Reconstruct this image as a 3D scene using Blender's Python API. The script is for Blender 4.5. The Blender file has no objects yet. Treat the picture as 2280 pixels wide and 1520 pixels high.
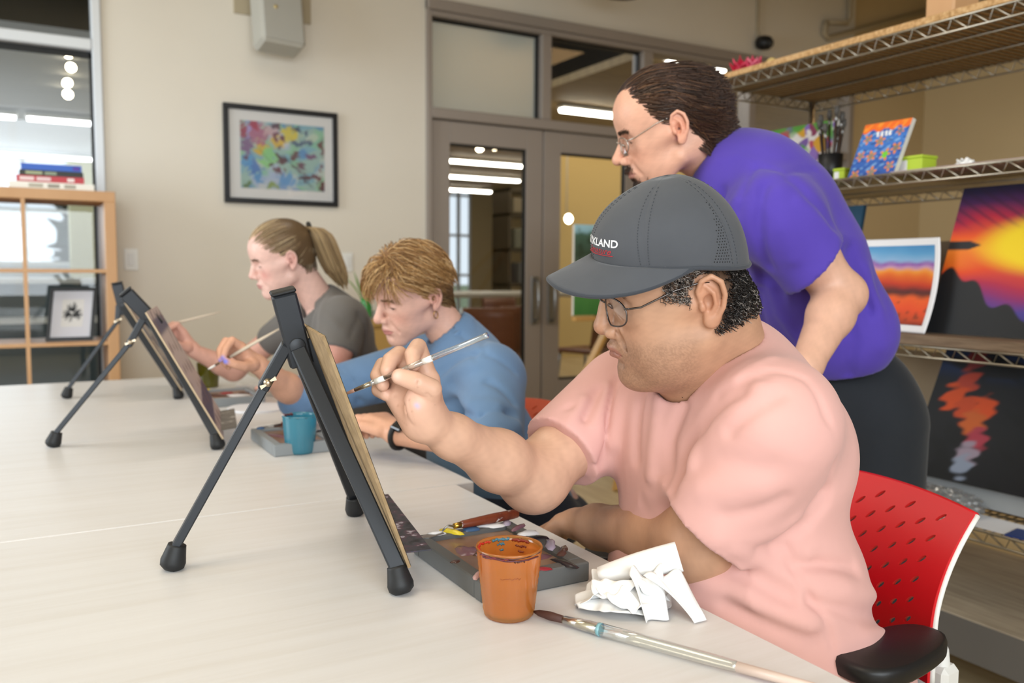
import bpy, bmesh, math, random
import numpy as np
from mathutils import Vector, Matrix
random.seed(7); RNG = np.random.default_rng(7)
scene = bpy.context.scene
COL = scene.collection
PI = math.pi

# ------------------------------------------------------------------ camera
F_PX = 1900.0
YAW, PITCH, ROLL = math.radians(29.57), math.radians(4.645), math.radians(0.40)
CAM = np.array([0.0, 0.0, 1.16])
FWD = np.array([math.sin(YAW) * math.cos(PITCH), math.cos(YAW) * math.cos(PITCH), -math.sin(PITCH)])
_r = np.array([math.cos(YAW), -math.sin(YAW), 0.0]); _u = np.cross(_r, FWD)
RGT = _r * math.cos(ROLL) + _u * math.sin(ROLL)
UPV = -_r * math.sin(ROLL) + _u * math.cos(ROLL)
cam_data = bpy.data.cameras.new('camera')
cam_data.sensor_width = 36.0
cam_data.lens = F_PX / 2280.0 * 36.0
cam_data.clip_start = 0.02
cam = bpy.data.objects.new('camera', cam_data); COL.objects.link(cam)
M = Matrix.Identity(4)
for i in range(3):
    M[i][0] = RGT[i]; M[i][1] = UPV[i]; M[i][2] = -FWD[i]; M[i][3] = CAM[i]
cam.matrix_world = M
cam_data.dof.use_dof = True
cam_data.dof.focus_distance = 1.13
cam_data.dof.aperture_fstop = 4.6
scene.camera = cam

# ------------------------------------------------------------------ colour management
vs = scene.view_settings
vs.view_transform = 'Standard'; vs.look = 'None'; vs.gamma = 1.0; vs.use_curve_mapping = False
vs.exposure = 0.10

# ------------------------------------------------------------------ world: overcast daylight outside the windows
world = bpy.data.worlds.new('sky'); scene.world = world; world.use_nodes = True
wn = world.node_tree.nodes; wl = world.node_tree.links
bg = wn['Background']; bg.inputs['Color'].default_value = (0.80, 0.90, 1.0, 1); bg.inputs['Strength'].default_value = 1.1

# ------------------------------------------------------------------ daylight through the room's windows (areas fill the openings), lamps and added fills
def area_light(name, loc, rot, sx, sy, power, color):
    d = bpy.data.lights.new(name, 'AREA'); d.shape = 'RECTANGLE'; d.size = sx; d.size_y = sy
    d.energy = power; d.color = color
    o = bpy.data.objects.new(name, d); COL.objects.link(o); o.location = loc; o.rotation_euler = rot
    return o
area_light('daylight_back_windows', (-0.75, -3.05, 2.0), (math.radians(90), 0, 0), 4.3, 2.4, 215, (0.88, 0.95, 1.0))
area_light('daylight_left_window', (-3.25, 3.3, 1.9), (0, math.radians(-90), 0), 2.2, 2.4, 95, (0.86, 0.94, 1.0))
for k, (x, y, e, c) in enumerate(((-1.0, 1.0, 22, (1.0, 0.86, 0.68)), (0.6, 2.6, 18, (1.0, 0.90, 0.78)), (4.4, 2.2, 11, (1.0, 0.62, 0.28)))):
    area_light('ceiling_lamp_light', (x, y, 3.45), (0, 0, 0), 1.5, 0.9, e, c)
area_light('hall_lamp_light', (7.0, 10.5, 2.75), (0, 0, 0), 3.0, 6.0, 70, (1.0, 0.84, 0.62))
area_light('side_room_daylight', (-1.5, 15.6, 2.1), (math.radians(-90), 0, 0), 6.0, 1.6, 120, (0.88, 0.95, 1.0))
area_light('side_room_uplight_fill', (-1.0, 11.5, 1.2), (math.radians(180), 0, 0), 4.0, 4.0, 30, (0.92, 0.96, 1.0))  # added fill shining up to brighten the grey ceiling; no lamp stands there
area_light('transom_fill_light', (2.7, 7.6, 3.5), (math.radians(-70), 0, 0), 1.6, 1.0, 45, (0.93, 0.97, 1.0))  # added fill that brightens the frosted transom pane from behind; no clerestory there
# lighter light paths: enough for the glazing, no caustics
scene.cycles.max_bounces = 8; scene.cycles.diffuse_bounces = 3; scene.cycles.glossy_bounces = 3; scene.cycles.transmission_bounces = 6; scene.cycles.transparent_max_bounces = 10
scene.cycles.caustics_reflective = False; scene.cycles.caustics_refractive = False
# ------------------------------------------------------------------ helpers: pixels of the survey -> points in the room
def ray(x, y): return FWD + RGT * (x - 1140) / F_PX - UPV * (y - 760) / F_PX
def atd(x, y, d): return CAM + ray(x, y) * d
def atz(x, y, z): d = ray(x, y); return CAM + d * (z - CAM[2]) / d[2]
def aty(x, y, Y): d = ray(x, y); return CAM + d * Y / d[1]
def atx(x, y, X): d = ray(x, y); return CAM + d * X / d[0]
def V3(*a): return np.array(a, float)
def unit(v): v = np.asarray(v, float); return v / (np.linalg.norm(v) + 1e-12)

def lin(c):
    return tuple(((v / 12.92) if v <= 0.04045 else ((v + 0.055) / 1.055) ** 2.4) for v in c)
def hexc(h):
    return lin(tuple(int(h[i:i + 2], 16) / 255 for i in (0, 2, 4)))

# ------------------------------------------------------------------ object helpers
def tag(o, label=None, cat=None, group=None, kind=None):
    if label: o['label'] = label
    if cat: o['category'] = cat
    if group: o['group'] = group
    if kind: o['kind'] = kind
    return o
def link(name, me, mat=None, parent=None):
    o = bpy.data.objects.new(name, me); COL.objects.link(o)
    if mat is not None and me is not None and len(me.materials) == 0: me.materials.append(mat)
    if parent is not None: o.parent = parent
    return o
def empty(name, loc=(0, 0, 0), rot=None):
    o = bpy.data.objects.new(name, None); COL.objects.link(o); o.location = loc
    o.empty_display_size = 0.05
    if rot is not None: o.rotation_euler = rot
    return o
def keep(o, parent):            # parent while keeping the geometry (authored in room coordinates) where it is
    o.parent = parent
    p = parent; m = Matrix.Identity(4)
    while p is not None: m = Matrix.LocRotScale(p.location, p.rotation_euler, p.scale) @ m; p = p.parent
    o.matrix_parent_inverse = m.inverted()
    return o
def copy_tree(o, parent=None):
    c = o.copy(); COL.objects.link(c)
    if parent is not None: c.parent = parent
    for ch in list(o.children): copy_tree(ch, c)
    return c
def mesh_np(name, verts, faces, smooth=True, cols=None):
    me = bpy.data.meshes.new(name)
    verts = np.asarray(verts, np.float32)
    if isinstance(faces, np.ndarray):
        n, k = faces.shape
        me.vertices.add(len(verts)); me.vertices.foreach_set('co', verts.ravel())
        me.loops.add(n * k); me.loops.foreach_set('vertex_index', faces.astype(np.int32).ravel())
        me.polygons.add(n); me.polygons.foreach_set('loop_start', np.arange(0, n * k, k, dtype=np.int32))
        me.update(calc_edges=True)
    else:
        me.from_pydata([tuple(v) for v in verts], [], [tuple(f) for f in faces]); me.update()
    if smooth: me.polygons.foreach_set('use_smooth', np.ones(len(me.polygons), bool))
    if cols is not None:
        at = me.color_attributes.new('Col', 'FLOAT_COLOR', 'POINT')
        c4 = np.ones((len(verts), 4), np.float32); c4[:, :3] = cols
        at.data.foreach_set('color', c4.ravel())
    return me

class MB:
    """collects boxes, bars, tubes and lathes into ONE mesh"""
    def __init__(s): s.v = []; s.f = []; s.sm = []
    def add(s, v, f, sm=False):
        b = len(s.v); s.v += [tuple(map(float, p)) for p in v]; s.f += [tuple(i + b for i in q) for q in f]; s.sm += [sm] * len(f); return s
    def box(s, c, h, R=None, bev=0.0):
        c = np.asarray(c, float); h = np.asarray(h, float)
        R = np.eye(3) if R is None else np.asarray(R, float)
        if bev <= 0:
            P = [c + R @ (h * np.array(q)) for q in ((-1,-1,-1),(1,-1,-1),(1,1,-1),(-1,1,-1),(-1,-1,1),(1,-1,1),(1,1,1),(-1,1,1))]
            return s.add(P, [(0,3,2,1),(4,5,6,7),(0,1,5,4),(1,2,6,5),(2,3,7,6),(3,0,4,7)])
        b = min(bev, h.min() * 0.98); P = []; idx = {}
        for sx in (-1, 1):
            for sy in (-1, 1):
                for sz in (-1, 1):
                    for ax in range(3):
                        q = np.array([sx, sy, sz]) * (h - b); q[ax] = (sx, sy, sz)[ax] * h[ax]
                        idx[(sx, sy, sz, ax)] = len(P); P.append(c + R @ q)
        Fc = []
        cen = c
        def quad(*ks):
            q = [idx[k] for k in ks]; a, b_, c_ = (np.array(P[q[0]]), np.array(P[q[1]]), np.array(P[q[2]]))
            n = np.cross(b_ - a, c_ - a); m = np.mean([P[i] for i in q], 0) - cen
            Fc.append(tuple(q if n @ m > 0 else q[::-1]))
        for ax in range(3):
            o1, o2 = [a for a in range(3) if a != ax]
            for sg in (-1, 1):
                ks = []
                for (a, b2) in ((-1,-1),(1,-1),(1,1),(-1,1)):
                    k = [0, 0, 0]; k[ax] = sg; k[o1] = a; k[o2] = b2; ks.append((*k, ax))
                quad(*ks)
            for a in (-1, 1):
                for b2 in (-1, 1):
                    k0 = [0, 0, 0]; k0[ax] = -1; k0[o1] = a; k0[o2] = b2; k1 = list(k0); k1[ax] = 1
                    quad((*k0, o1), (*k1, o1), (*k1, o2), (*k0, o2))
        for sx in (-1, 1):
            for sy in (-1, 1):
                for sz in (-1, 1): quad((sx, sy, sz, 0), (sx, sy, sz, 1), (sx, sy, sz, 2))
        return s.add(P, Fc)
    def bar(s, a, b, w, t, side=(0, 0, 1), bev=0.0):
        a = np.asarray(a, float); b = np.asarray(b, float); z = unit(b - a); x = np.asarray(side, float); x = unit(x - z * (x @ z)); y = np.cross(z, x)
        return s.box((a + b) / 2, (w / 2, t / 2, np.linalg.norm(b - a) / 2), np.array([x, y, z]).T, bev)
    def tube(s, pts, rad, n=8, caps=True, closed=False):
        pts = [np.asarray(p, float) for p in pts]; m = len(pts)
        rad = [rad] * m if np.isscalar(rad) else list(rad)
        P = []; prev = None
        for i in range(m):
            if closed: t = unit(pts[(i + 1) % m] - pts[i - 1])
            else: t = unit(pts[min(i + 1, m - 1)] - pts[max(i - 1, 0)])
            if prev is None:
                a = np.array([0, 0, 1.0]) if abs(t[2]) < 0.9 else np.array([1.0, 0, 0]); x = unit(np.cross(a, t))
            else: x = unit(prev - t * (prev @ t))
            prev = x; y = np.cross(t, x)
            for k in range(n):
                a = 2 * PI * k / n; P.append(pts[i] + rad[i] * (math.cos(a) * x + math.sin(a) * y))
        Fc = []
        for i in range(m if closed else m - 1):
            j = (i + 1) % m
            for k in range(n): Fc.append((i * n + k, i * n + (k + 1) % n, j * n + (k + 1) % n, j * n + k))
        if caps and not closed: Fc.append(tuple(range(n))[::-1]); Fc.append(tuple((m - 1) * n + k for k in range(n)))
        return s.add(P, Fc, True)
    def lathe(s, c, prof, n=24, axis=(0, 0, 1), cap=(True, True)):
        c = np.asarray(c, float); z = unit(axis); a = np.array([1.0, 0, 0]) if abs(z[0]) < 0.9 else np.array([0, 1.0, 0])
        x = unit(a - z * (a @ z)); y = np.cross(z, x); P = []; Fc = []
        for (r, h) in prof:
            for k in range(n):
                t = 2 * PI * k / n; P.append(c + z * h + r * (math.cos(t) * x + math.sin(t) * y))
        for i in range(len(prof) - 1):
            for k in range(n): Fc.append((i * n + k, i * n + (k + 1) % n, (i + 1) * n + (k + 1) % n, (i + 1) * n + k))
        if cap[0]: Fc.append(tuple(range(n))[::-1])
        if cap[1]: Fc.append(tuple((len(prof) - 1) * n + k for k in range(n)))
        return s.add(P, Fc, True)
    def prism(s, poly, ex):      # poly: 3-D points, extruded by vector ex
        poly = [np.asarray(p, float) for p in poly]; ex = np.asarray(ex, float); n = len(poly)
        nrm = np.zeros(3)
        for i in range(n): nrm += np.cross(poly[i], poly[(i + 1) % n])
        if nrm @ ex > 0: poly = poly[::-1]
        P = poly + [p + ex for p in poly]
        return s.add(P, [tuple(range(n)), tuple(range(2 * n - 1, n - 1, -1))] + [((i + 1) % n, i, n + i, n + (i + 1) % n) for i in range(n)])
    def grid(s, G, thick=None, sm=True):   # G[i][j] points -> surface; thick: offset vector or normal thickness
        G = np.asarray(G, float); a, b, _ = G.shape
        if thick is None:
            return s.add(G.reshape(-1, 3), [(i * b + j, (i + 1) * b + j, (i + 1) * b + j + 1, i * b + j + 1) for i in range(a - 1) for j in range(b - 1)], sm)
        du = np.gradient(G, axis=0); dv = np.gradient(G, axis=1); N = np.cross(du, dv); N /= np.linalg.norm(N, axis=2, keepdims=True) + 1e-12
        G2 = G - N * thick; P = np.concatenate([G.reshape(-1, 3), G2.reshape(-1, 3)]); o = a * b; Fc = []
        for i in range(a - 1):
            for j in range(b - 1):
                q = (i * b + j, (i + 1) * b + j, (i + 1) * b + j + 1, i * b + j + 1); Fc.append(q); Fc.append(tuple(o + k for k in q[::-1]))
        rim = [(i, 0) for i in range(a)] + [(a - 1, j) for j in range(1, b)] + [(i, b - 1) for i in range(a - 2, -1, -1)] + [(0, j) for j in range(b - 2, 0, -1)]
        L = [i * b + j for i, j in rim]
        for k in range(len(L)):
            x, y = L[k], L[(k + 1) % len(L)]; Fc.append((y, x, o + x, o + y))
        return s.add(P, Fc, sm)
    def mesh(s, name):
        me = bpy.data.meshes.new(name); me.from_pydata(s.v, [], s.f); me.update()
        me.polygons.foreach_set('use_smooth', np.array(s.sm, bool)); return me
    def build(s, name, mat, parent=None, at=None):
        """parts are authored in room coordinates; at = the parent's location, taken off the vertices"""
        if parent is not None and at is None: at = np.array(parent_origin(parent))
        if at is not None: s.v = [tuple(np.array(p) - at) for p in s.v]
        o = link(name, s.mesh(name), mat, parent)
        if parent is None and at is not None: o.location = at
        return o
def parent_origin(p):
    t = np.zeros(3)
    while p is not None: t = t + np.array(p.location); p = p.parent
    return t

# ------------------------------------------------------------------ materials
def mat(name, col, rough=0.6, metal=0.0, spec=0.5, bump=None, trans=0.0, ior=1.45, sss=0.0, sss_r=(1, .4, .25), sss_s=0.006, alpha=1.0, coat=0.0, sheen=0.0, emit=None, es=0.0):
    m = bpy.data.materials.new(name); m.use_nodes = True
    b = m.node_tree.nodes['Principled BSDF']
    if len(col) == 3: col = (*col, 1)
    b.inputs['Base Color'].default_value = col; b.inputs['Roughness'].default_value = rough; b.inputs['Metallic'].default_value = metal
    b.inputs['Specular IOR Level'].default_value = spec; b.inputs['IOR'].default_value = ior
    b.inputs['Transmission Weight'].default_value = trans; b.inputs['Alpha'].default_value = alpha
    b.inputs['Coat Weight'].default_value = coat; b.inputs['Sheen Weight'].default_value = sheen
    if sss > 0:
        b.inputs['Subsurface Weight'].default_value = sss; b.inputs['Subsurface Radius'].default_value = sss_r; b.inputs['Subsurface Scale'].default_value = sss_s
    if emit is not None:
        b.inputs['Emission Color'].default_value = (*emit, 1); b.inputs['Emission Strength'].default_value = es
    if bump: add_bump(m, *bump)
    return m
def nodes(m): return m.node_tree.nodes, m.node_tree.links, m.node_tree.nodes['Principled BSDF']
def add_bump(m, scale, strength, dist=0.002, kind='noise', stretch=(1, 1, 1), coord='Object'):
    n, l, b = nodes(m)
    tc = n.new('ShaderNodeTexCoord'); mp = n.new('ShaderNodeMapping'); mp.inputs['Scale'].default_value = stretch
    t = n.new('ShaderNodeTexNoise' if kind == 'noise' else 'ShaderNodeTexVoronoi'); t.inputs['Scale'].default_value = scale
    bp = n.new('ShaderNodeBump'); bp.inputs['Strength'].default_value = strength; bp.inputs['Distance'].default_value = dist
    l.new(tc.outputs[coord], mp.inputs['Vector']); l.new(mp.outputs['Vector'], t.inputs['Vector']); l.new(t.outputs[0], bp.inputs['Height'])
    if b.inputs['Normal'].is_linked:
        l.new(b.inputs['Normal'].links[0].from_socket, bp.inputs['Normal'])
    l.new(bp.outputs['Normal'], b.inputs['Normal'])
def ramp_noise(m, scale, stops, detail=4, stretch=(1, 1, 1), coord='Object', kind='noise', rough=0.5, distort=0.0):
    """base colour from a noise through a colour ramp"""
    n, l, b = nodes(m)
    tc = n.new('ShaderNodeTexCoord'); mp = n.new('ShaderNodeMapping'); mp.inputs['Scale'].default_value = stretch
    if kind == 'noise':
        t = n.new('ShaderNodeTexNoise'); t.inputs['Scale'].default_value = scale; t.inputs['Detail'].default_value = detail; t.inputs['Roughness'].default_value = rough; t.inputs['Distortion'].default_value = distort; out = t.outputs[0]
    elif kind == 'wave':
        t = n.new('ShaderNodeTexWave'); t.inputs['Scale'].default_value = scale; t.inputs['Detail'].default_value = detail; t.inputs['Distortion'].default_value = distort; out = t.outputs[1]
    else:
        t = n.new('ShaderNodeTexVoronoi'); t.inputs['Scale'].default_value = scale; out = t.outputs[0]
    r = n.new('ShaderNodeValToRGB'); e = r.color_ramp.elements
    while len(e) < len(stops): e.new(0.5)
    for k, (p, c) in enumerate(stops): e[k].position = p; e[k].color = (*c, 1) if len(c) == 3 else c
    l.new(tc.outputs[coord], mp.inputs['Vector']); l.new(mp.outputs['Vector'], t.inputs['Vector']); l.new(out, r.inputs['Fac']); l.new(r.outputs['Color'], b.inputs['Base Color'])
    return r
def vcol(m):
    n, l, b = nodes(m); a = n.new('ShaderNodeVertexColor'); a.layer_name = 'Col'; l.new(a.outputs['Color'], b.inputs['Base Color']); return m

def thin_glass(name, tint=(1, 1, 1), refl=.07, rough=0.0, body=None, body_fac=0.0, translucent=False):
    """a thin clear sheet: lets light straight through, mirrors a little, optionally a coloured body"""
    m = bpy.data.materials.new(name); m.use_nodes = True; n = m.node_tree.nodes; l = m.node_tree.links; n.remove(n['Principled BSDF']); out = n['Material Output']
    tr = n.new('ShaderNodeBsdfTransparent'); tr.inputs['Color'].default_value = (*tint, 1); cur = tr.outputs[0]
    if body is not None:
        d = n.new('ShaderNodeBsdfDiffuse'); d.inputs['Color'].default_value = (*body, 1); mx = n.new('ShaderNodeMixShader'); mx.inputs[0].default_value = body_fac
        src = d.outputs[0]
        if translucent:
            t = n.new('ShaderNodeBsdfTranslucent'); t.inputs['Color'].default_value = (*body, 1); m2 = n.new('ShaderNodeMixShader'); m2.inputs[0].default_value = .55; l.new(d.outputs[0], m2.inputs[1]); l.new(t.outputs[0], m2.inputs[2]); src = m2.outputs[0]
        l.new(cur, mx.inputs[1]); l.new(src, mx.inputs[2]); cur = mx.outputs[0]
    g = n.new('ShaderNodeBsdfGlossy'); g.inputs['Roughness'].default_value = rough; lw = n.new('ShaderNodeLayerWeight'); lw.inputs['Blend'].default_value = .25
    mp = n.new('ShaderNodeMapRange'); mp.inputs['To Min'].default_value = refl; mp.inputs['To Max'].default_value = min(1, refl * 6); l.new(lw.outputs['Facing'], mp.inputs['Value'])
    m3 = n.new('ShaderNodeMixShader'); l.new(mp.outputs[0], m3.inputs[0]); l.new(cur, m3.inputs[1]); l.new(g.outputs[0], m3.inputs[2]); l.new(m3.outputs[0], out.inputs['Surface'])
    return m

# ------------------------------------------------------------------ signed-distance modelling, meshed with surface nets
def s_ell(c, r, R=None):
    c = np.asarray(c, np.float32); r = np.asarray(r, np.float32)
    def f(P):
        q = P - c
        if R is not None: q = q @ np.asarray(R, np.float32)      # R columns = local axes
        k0 = np.sqrt(((q / r) ** 2).sum(-1)); k1 = np.sqrt(((q / (r * r)) ** 2).sum(-1)) + 1e-9
        return k0 * (k0 - 1.0) / k1
    return f
def s_cap(a, b, ra, rb=None):
    a = np.asarray(a, np.float32); b = np.asarray(b, np.float32); rb = ra if rb is None else rb
    ba = b - a; L = float(ba @ ba) + 1e-12
    def f(P):
        q = P - a; t = np.clip((q @ ba) / L, 0, 1)
        return np.sqrt(((q - t[..., None] * ba) ** 2).sum(-1)) - (ra + (rb - ra) * t)
    return f
def s_poly(pts, rad):
    n = len(pts); rad = [rad] * n if np.isscalar(rad) else list(rad)
    fs = [s_cap(pts[i], pts[i + 1], rad[i], rad[i + 1]) for i in range(n - 1)]
    def f(P):
        d = fs[0](P)
        for g in fs[1:]: d = np.minimum(d, g(P))
        return d
    return f
def s_box(c, h, R=None, r=0.0):
    c = np.asarray(c, np.float32); h = np.asarray(h, np.float32) - r
    def f(P):
        q = P - c
        if R is not None: q = q @ np.asarray(R, np.float32)
        q = np.abs(q) - h
        return np.sqrt((np.maximum(q, 0) ** 2).sum(-1)) + np.minimum(q.max(-1), 0) - r
    return f
def s_plane(p, n):               # inside = behind the plane
    p = np.asarray(p, np.float32); n = unit(n).astype(np.float32)
    return lambda P: (P - p) @ n
class SDF:
    def __init__(s): s.p = []
    def u(s, f, k=0.0): s.p.append((f, 'u', k)); return s
    def s(s, f, k=0.0): s.p.append((f, 's', k)); return s
    def i(s, f, k=0.0): s.p.append((f, 'i', k)); return s
    def d(s, f): s.p.append((f, 'd', 0.0)); return s
    def ev(s, P, act=None):
        d = np.full(P.shape[:-1], 1.0, np.float32)
        for j, (f, op, k) in enumerate(s.p):
            if act is not None and not act[j]: continue
            if op == 'd': d = d + f(P); continue
            b = f(P)
            if op == 'u':
                if k > 0:
                    h = np.clip(0.5 + 0.5 * (b - d) / k, 0, 1); d = b + (d - b) * h - k * h * (1 - h)
                else: d = np.minimum(d, b)
            else:
                if op == 's': b = -b
                if k > 0:
                    h = np.clip(0.5 - 0.5 * (b - d) / k, 0, 1); d = b + (d - b) * h + k * h * (1 - h)
                else: d = np.maximum(d, b)
        return d
    def mesh(s, lo, hi, h, n=14):
        lo = np.asarray(lo, np.float64); hi = np.asarray(hi, np.float64)
        nb = np.maximum(1, np.ceil((hi - lo) / (n * h)).astype(int))
        ib = np.stack(np.meshgrid(*[np.arange(k) for k in nb], indexing='ij'), -1).reshape(-1, 3)
        cen = (lo + (ib + 0.5) * n * h).astype(np.float32)
        hd = 0.87 * (n + 2) * h
        dc = s.ev(cen); kmax = max([k for _, _, k in s.p] + [0])
        acts = []
        for f, op, k in s.p:
            if op == 'd':
                if hasattr(f, 'bound'): acts.append(np.linalg.norm(cen - f.bound[0], axis=1) < hd + f.bound[1])
                else: acts.append(np.ones(len(cen), bool))
                continue
            b = f(cen)
            acts.append(b > -(hd * 1.2 + 1.5 * k) if op == 'i' else b < hd * 1.2 + (max(1.6 * k, 1.3 * kmax) if op == 'u' else 1.1 * k))
        acts = np.array(acts)
        sel = np.abs(dc) < hd * 1.2 + kmax * 0.6
        off = np.stack(np.meshgrid(*[np.arange(-1, n + 1)] * 3, indexing='ij'), -1)
        N = n + 2
        tot = nb * n + 3
        vid = []; vpos = []; quads = []
        cn = np.array([[0,0,0],[1,0,0],[0,1,0],[1,1,0],[0,0,1],[1,0,1],[0,1,1],[1,1,1]])
        ed = [(0,1),(2,3),(4,5),(6,7),(0,2),(1,3),(4,6),(5,7),(0,4),(1,5),(2,6),(3,7)]
        for b in np.nonzero(sel)[0]:
            base = ib[b] * n
            G = off + base
            P = (lo + G * h).astype(np.float32)
            d = s.ev(P, acts[:, b])
            ins = d < 0
            if ins.all() or not ins.any(): continue
            # cells -1..n-1  (local index 0..n)
            m = N - 1
            cs = [ins[c[0]:c[0] + m, c[1]:c[1] + m, c[2]:c[2] + m] for c in cn]
            cnt = sum(c.astype(np.int8) for c in cs)
            act = (cnt > 0) & (cnt < 8)
            if not act.any(): continue
            I = np.argwhere(act)
            D8 = np.stack([d[I[:, 0] + c[0], I[:, 1] + c[1], I[:, 2] + c[2]] for c in cn], 1)
            acc = np.zeros((len(I), 3)); w = np.zeros(len(I))
            for (e0, e1) in ed:
                a = D8[:, e0]; c = D8[:, e1]; x = (a < 0) != (c < 0)
                t = np.where(x, a / (a - c + 1e-20), 0)
                acc += np.where(x[:, None], cn[e0] + t[:, None] * (cn[e1] - cn[e0]), 0); w += x
            g = I - 1 + base + 1                      # global cell index, >= 0
            vid.append((g[:, 0] * tot[1] + g[:, 1]) * tot[2] + g[:, 2])
            vpos.append(lo + (I - 1 + base + acc / w[:, None]) * h)
            # edges owned by this block: start corner local 1..n (global 0..n-1)
            for ax in range(3):
                sl0 = [slice(1, n + 1)] * 3; sl1 = list(sl0); sl1[ax] = slice(2, n + 2)
                a = ins[tuple(sl0)]; c = ins[tuple(sl1)]; X = np.argwhere(a != c)
                if len(X) == 0: continue
                flip = a[X[:, 0], X[:, 1], X[:, 2]]
                g = X + base + 1; o1, o2 = (ax + 1) % 3, (ax + 2) % 3
                def cid(da, db):
                    q = g.copy(); q[:, o1] += da; q[:, o2] += db
                    return (q[:, 0] * tot[1] + q[:, 1]) * tot[2] + q[:, 2]
                Q = np.stack([cid(0, 0), cid(-1, 0), cid(-1, -1), cid(0, -1)], 1)
                Q[~flip] = Q[~flip][:, ::-1]
                quads.append(Q)
        vid = np.concatenate(vid); vpos = np.concatenate(vpos); quads = np.concatenate(quads)
        uid, first = np.unique(vid, return_index=True)
        vp = vpos[first]
        q = np.searchsorted(uid, quads); q = np.clip(q, 0, len(uid) - 1)
        ok = (uid[q] == quads).all(1)
        return vp, q[ok]
def fold(pts, r, amp):
    """cloth fold: raises (amp > 0) or sinks the surface along a polyline"""
    n = len(pts); pts = [np.asarray(p, np.float32) for p in pts]; c = s_poly(pts, 0.0); ctr = np.mean(pts, 0); R = max(np.linalg.norm(p - ctr) for p in pts) + 2.6 * r
    f = lambda P: (-amp * np.exp(-(c(P) / r) ** 2)).astype(np.float32)
    f.bound = (ctr, R); return f
def hit(S, x, y, d0, d1, n=70):
    """first surface point of a field along a sight line"""
    t = np.linspace(d0, d1, n); P = (CAM + ray(x, y) * t[:, None]).astype(np.float32); d = S.ev(P); k = np.argmax(d < 0)
    return P[k] if d[k] < 0 else P[np.argmin(d)]
def folds_seen(S, L, d0, d1):
    for pts, r, a in L: S.d(fold([hit(S, x, y, d0, d1) for x, y in pts], r, a))
def join_meshes(parts):
    """[(verts, quads, cols)] -> one"""
    V = []; Q = []; C = []; b = 0
    for v, q, c in parts: V.append(v); Q.append(q + b); C.append(c); b += len(v)
    return np.concatenate(V), np.concatenate(Q), np.concatenate(C)
def vnoise(P, s, seed=0):
    """cheap smooth 3-D noise in [-1,1]"""
    P = np.asarray(P) * s; r = np.random.default_rng(seed); o = np.zeros(P.shape[:-1])
    for _ in range(5):
        k = r.normal(size=3); k /= np.linalg.norm(k); k *= r.uniform(0.7, 1.6); o = o + np.sin(P @ k * 2 * PI + r.uniform(0, 6.28))
    return o / 3.2
def smooth01(x, a, b): t = np.clip((x - a) / (b - a), 0, 1); return t * t * (3 - 2 * t)
# ------------------------------------------------------------------ materials of the room
WALLC = hexc('E3DCCF')
m_wall = mat('wall_paint', WALLC, rough=0.85, bump=(420, 0.06, 0.001)); ramp_noise(m_wall, 1.3, [(0.3, tuple(c * 0.97 for c in WALLC)), (0.7, tuple(min(1, c * 1.02) for c in WALLC))])
m_warmtint = mat('wall_warm_light_tint', hexc('CDB78E'), rough=0.85, bump=(420, 0.06, 0.001))  # same wall paint, with the dim warm light on the right put into its colour
m_ceil = mat('ceiling_paint', hexc('C9BFA8'), rough=0.9)
m_floor = mat('floor_wood', hexc('C8B48C'), rough=0.35, spec=0.5)
ramp_noise(m_floor, 3.0, [(0.25, hexc('A98F66')), (0.5, hexc('C4AF86')), (0.75, hexc('D6C6A2'))], stretch=(6, 0.6, 1), detail=6)
m_alu = mat('window_aluminium', hexc('D4D8DC'), rough=0.4, metal=0.15)
m_frame = mat('frame_taupe', hexc('9A9088'), rough=0.5)
m_glass = thin_glass('window_glass', (.985, .99, .988), .030)
m_frost = thin_glass('frosted_film', (.8, .85, .83), .22, .32, hexc('DDE4E0'), .90, True)
m_gasket = mat('black_gasket', hexc('1A1A1A'), rough=0.6)
m_steel = mat('brushed_steel', hexc('9A9A9A'), rough=0.35, metal=0.9)
m_white = mat('white_plastic', hexc('ECECE8'), rough=0.45)
m_beige = mat('painted_conduit', hexc('B3A68C'), rough=0.7)
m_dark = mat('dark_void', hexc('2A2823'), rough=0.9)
m_black = mat('black_plastic', hexc('141416'), rough=0.45)
m_lamp = mat('lamp_tube', (1, 1, 1), emit=(1.0, 0.93, 0.80), es=14.0)
m_lampcool = mat('lamp_tube_cool', (1, 1, 1), emit=(0.95, 0.97, 1.0), es=5.0)
m_spot = mat('spot_bulb', (1, 1, 1), emit=(1.0, 0.83, 0.55), es=22.0)

WY = 5.07            # inner face of the glazed front wall
def struct(name, mb, m, parent=None, label=None):
    o = mb.build(name, m, parent)
    if parent is None: tag(o, label, None, None, 'structure')
    return o
def slab(x0, x1, y0, y1, z0, z1, bev=0.0, mb=None):
    mb = mb or MB(); return mb.box(((x0 + x1) / 2, (y0 + y1) / 2, (z0 + z1) / 2), (abs(x1 - x0) / 2, abs(y1 - y0) / 2, abs(z1 - z0) / 2), None, bev)

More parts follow.
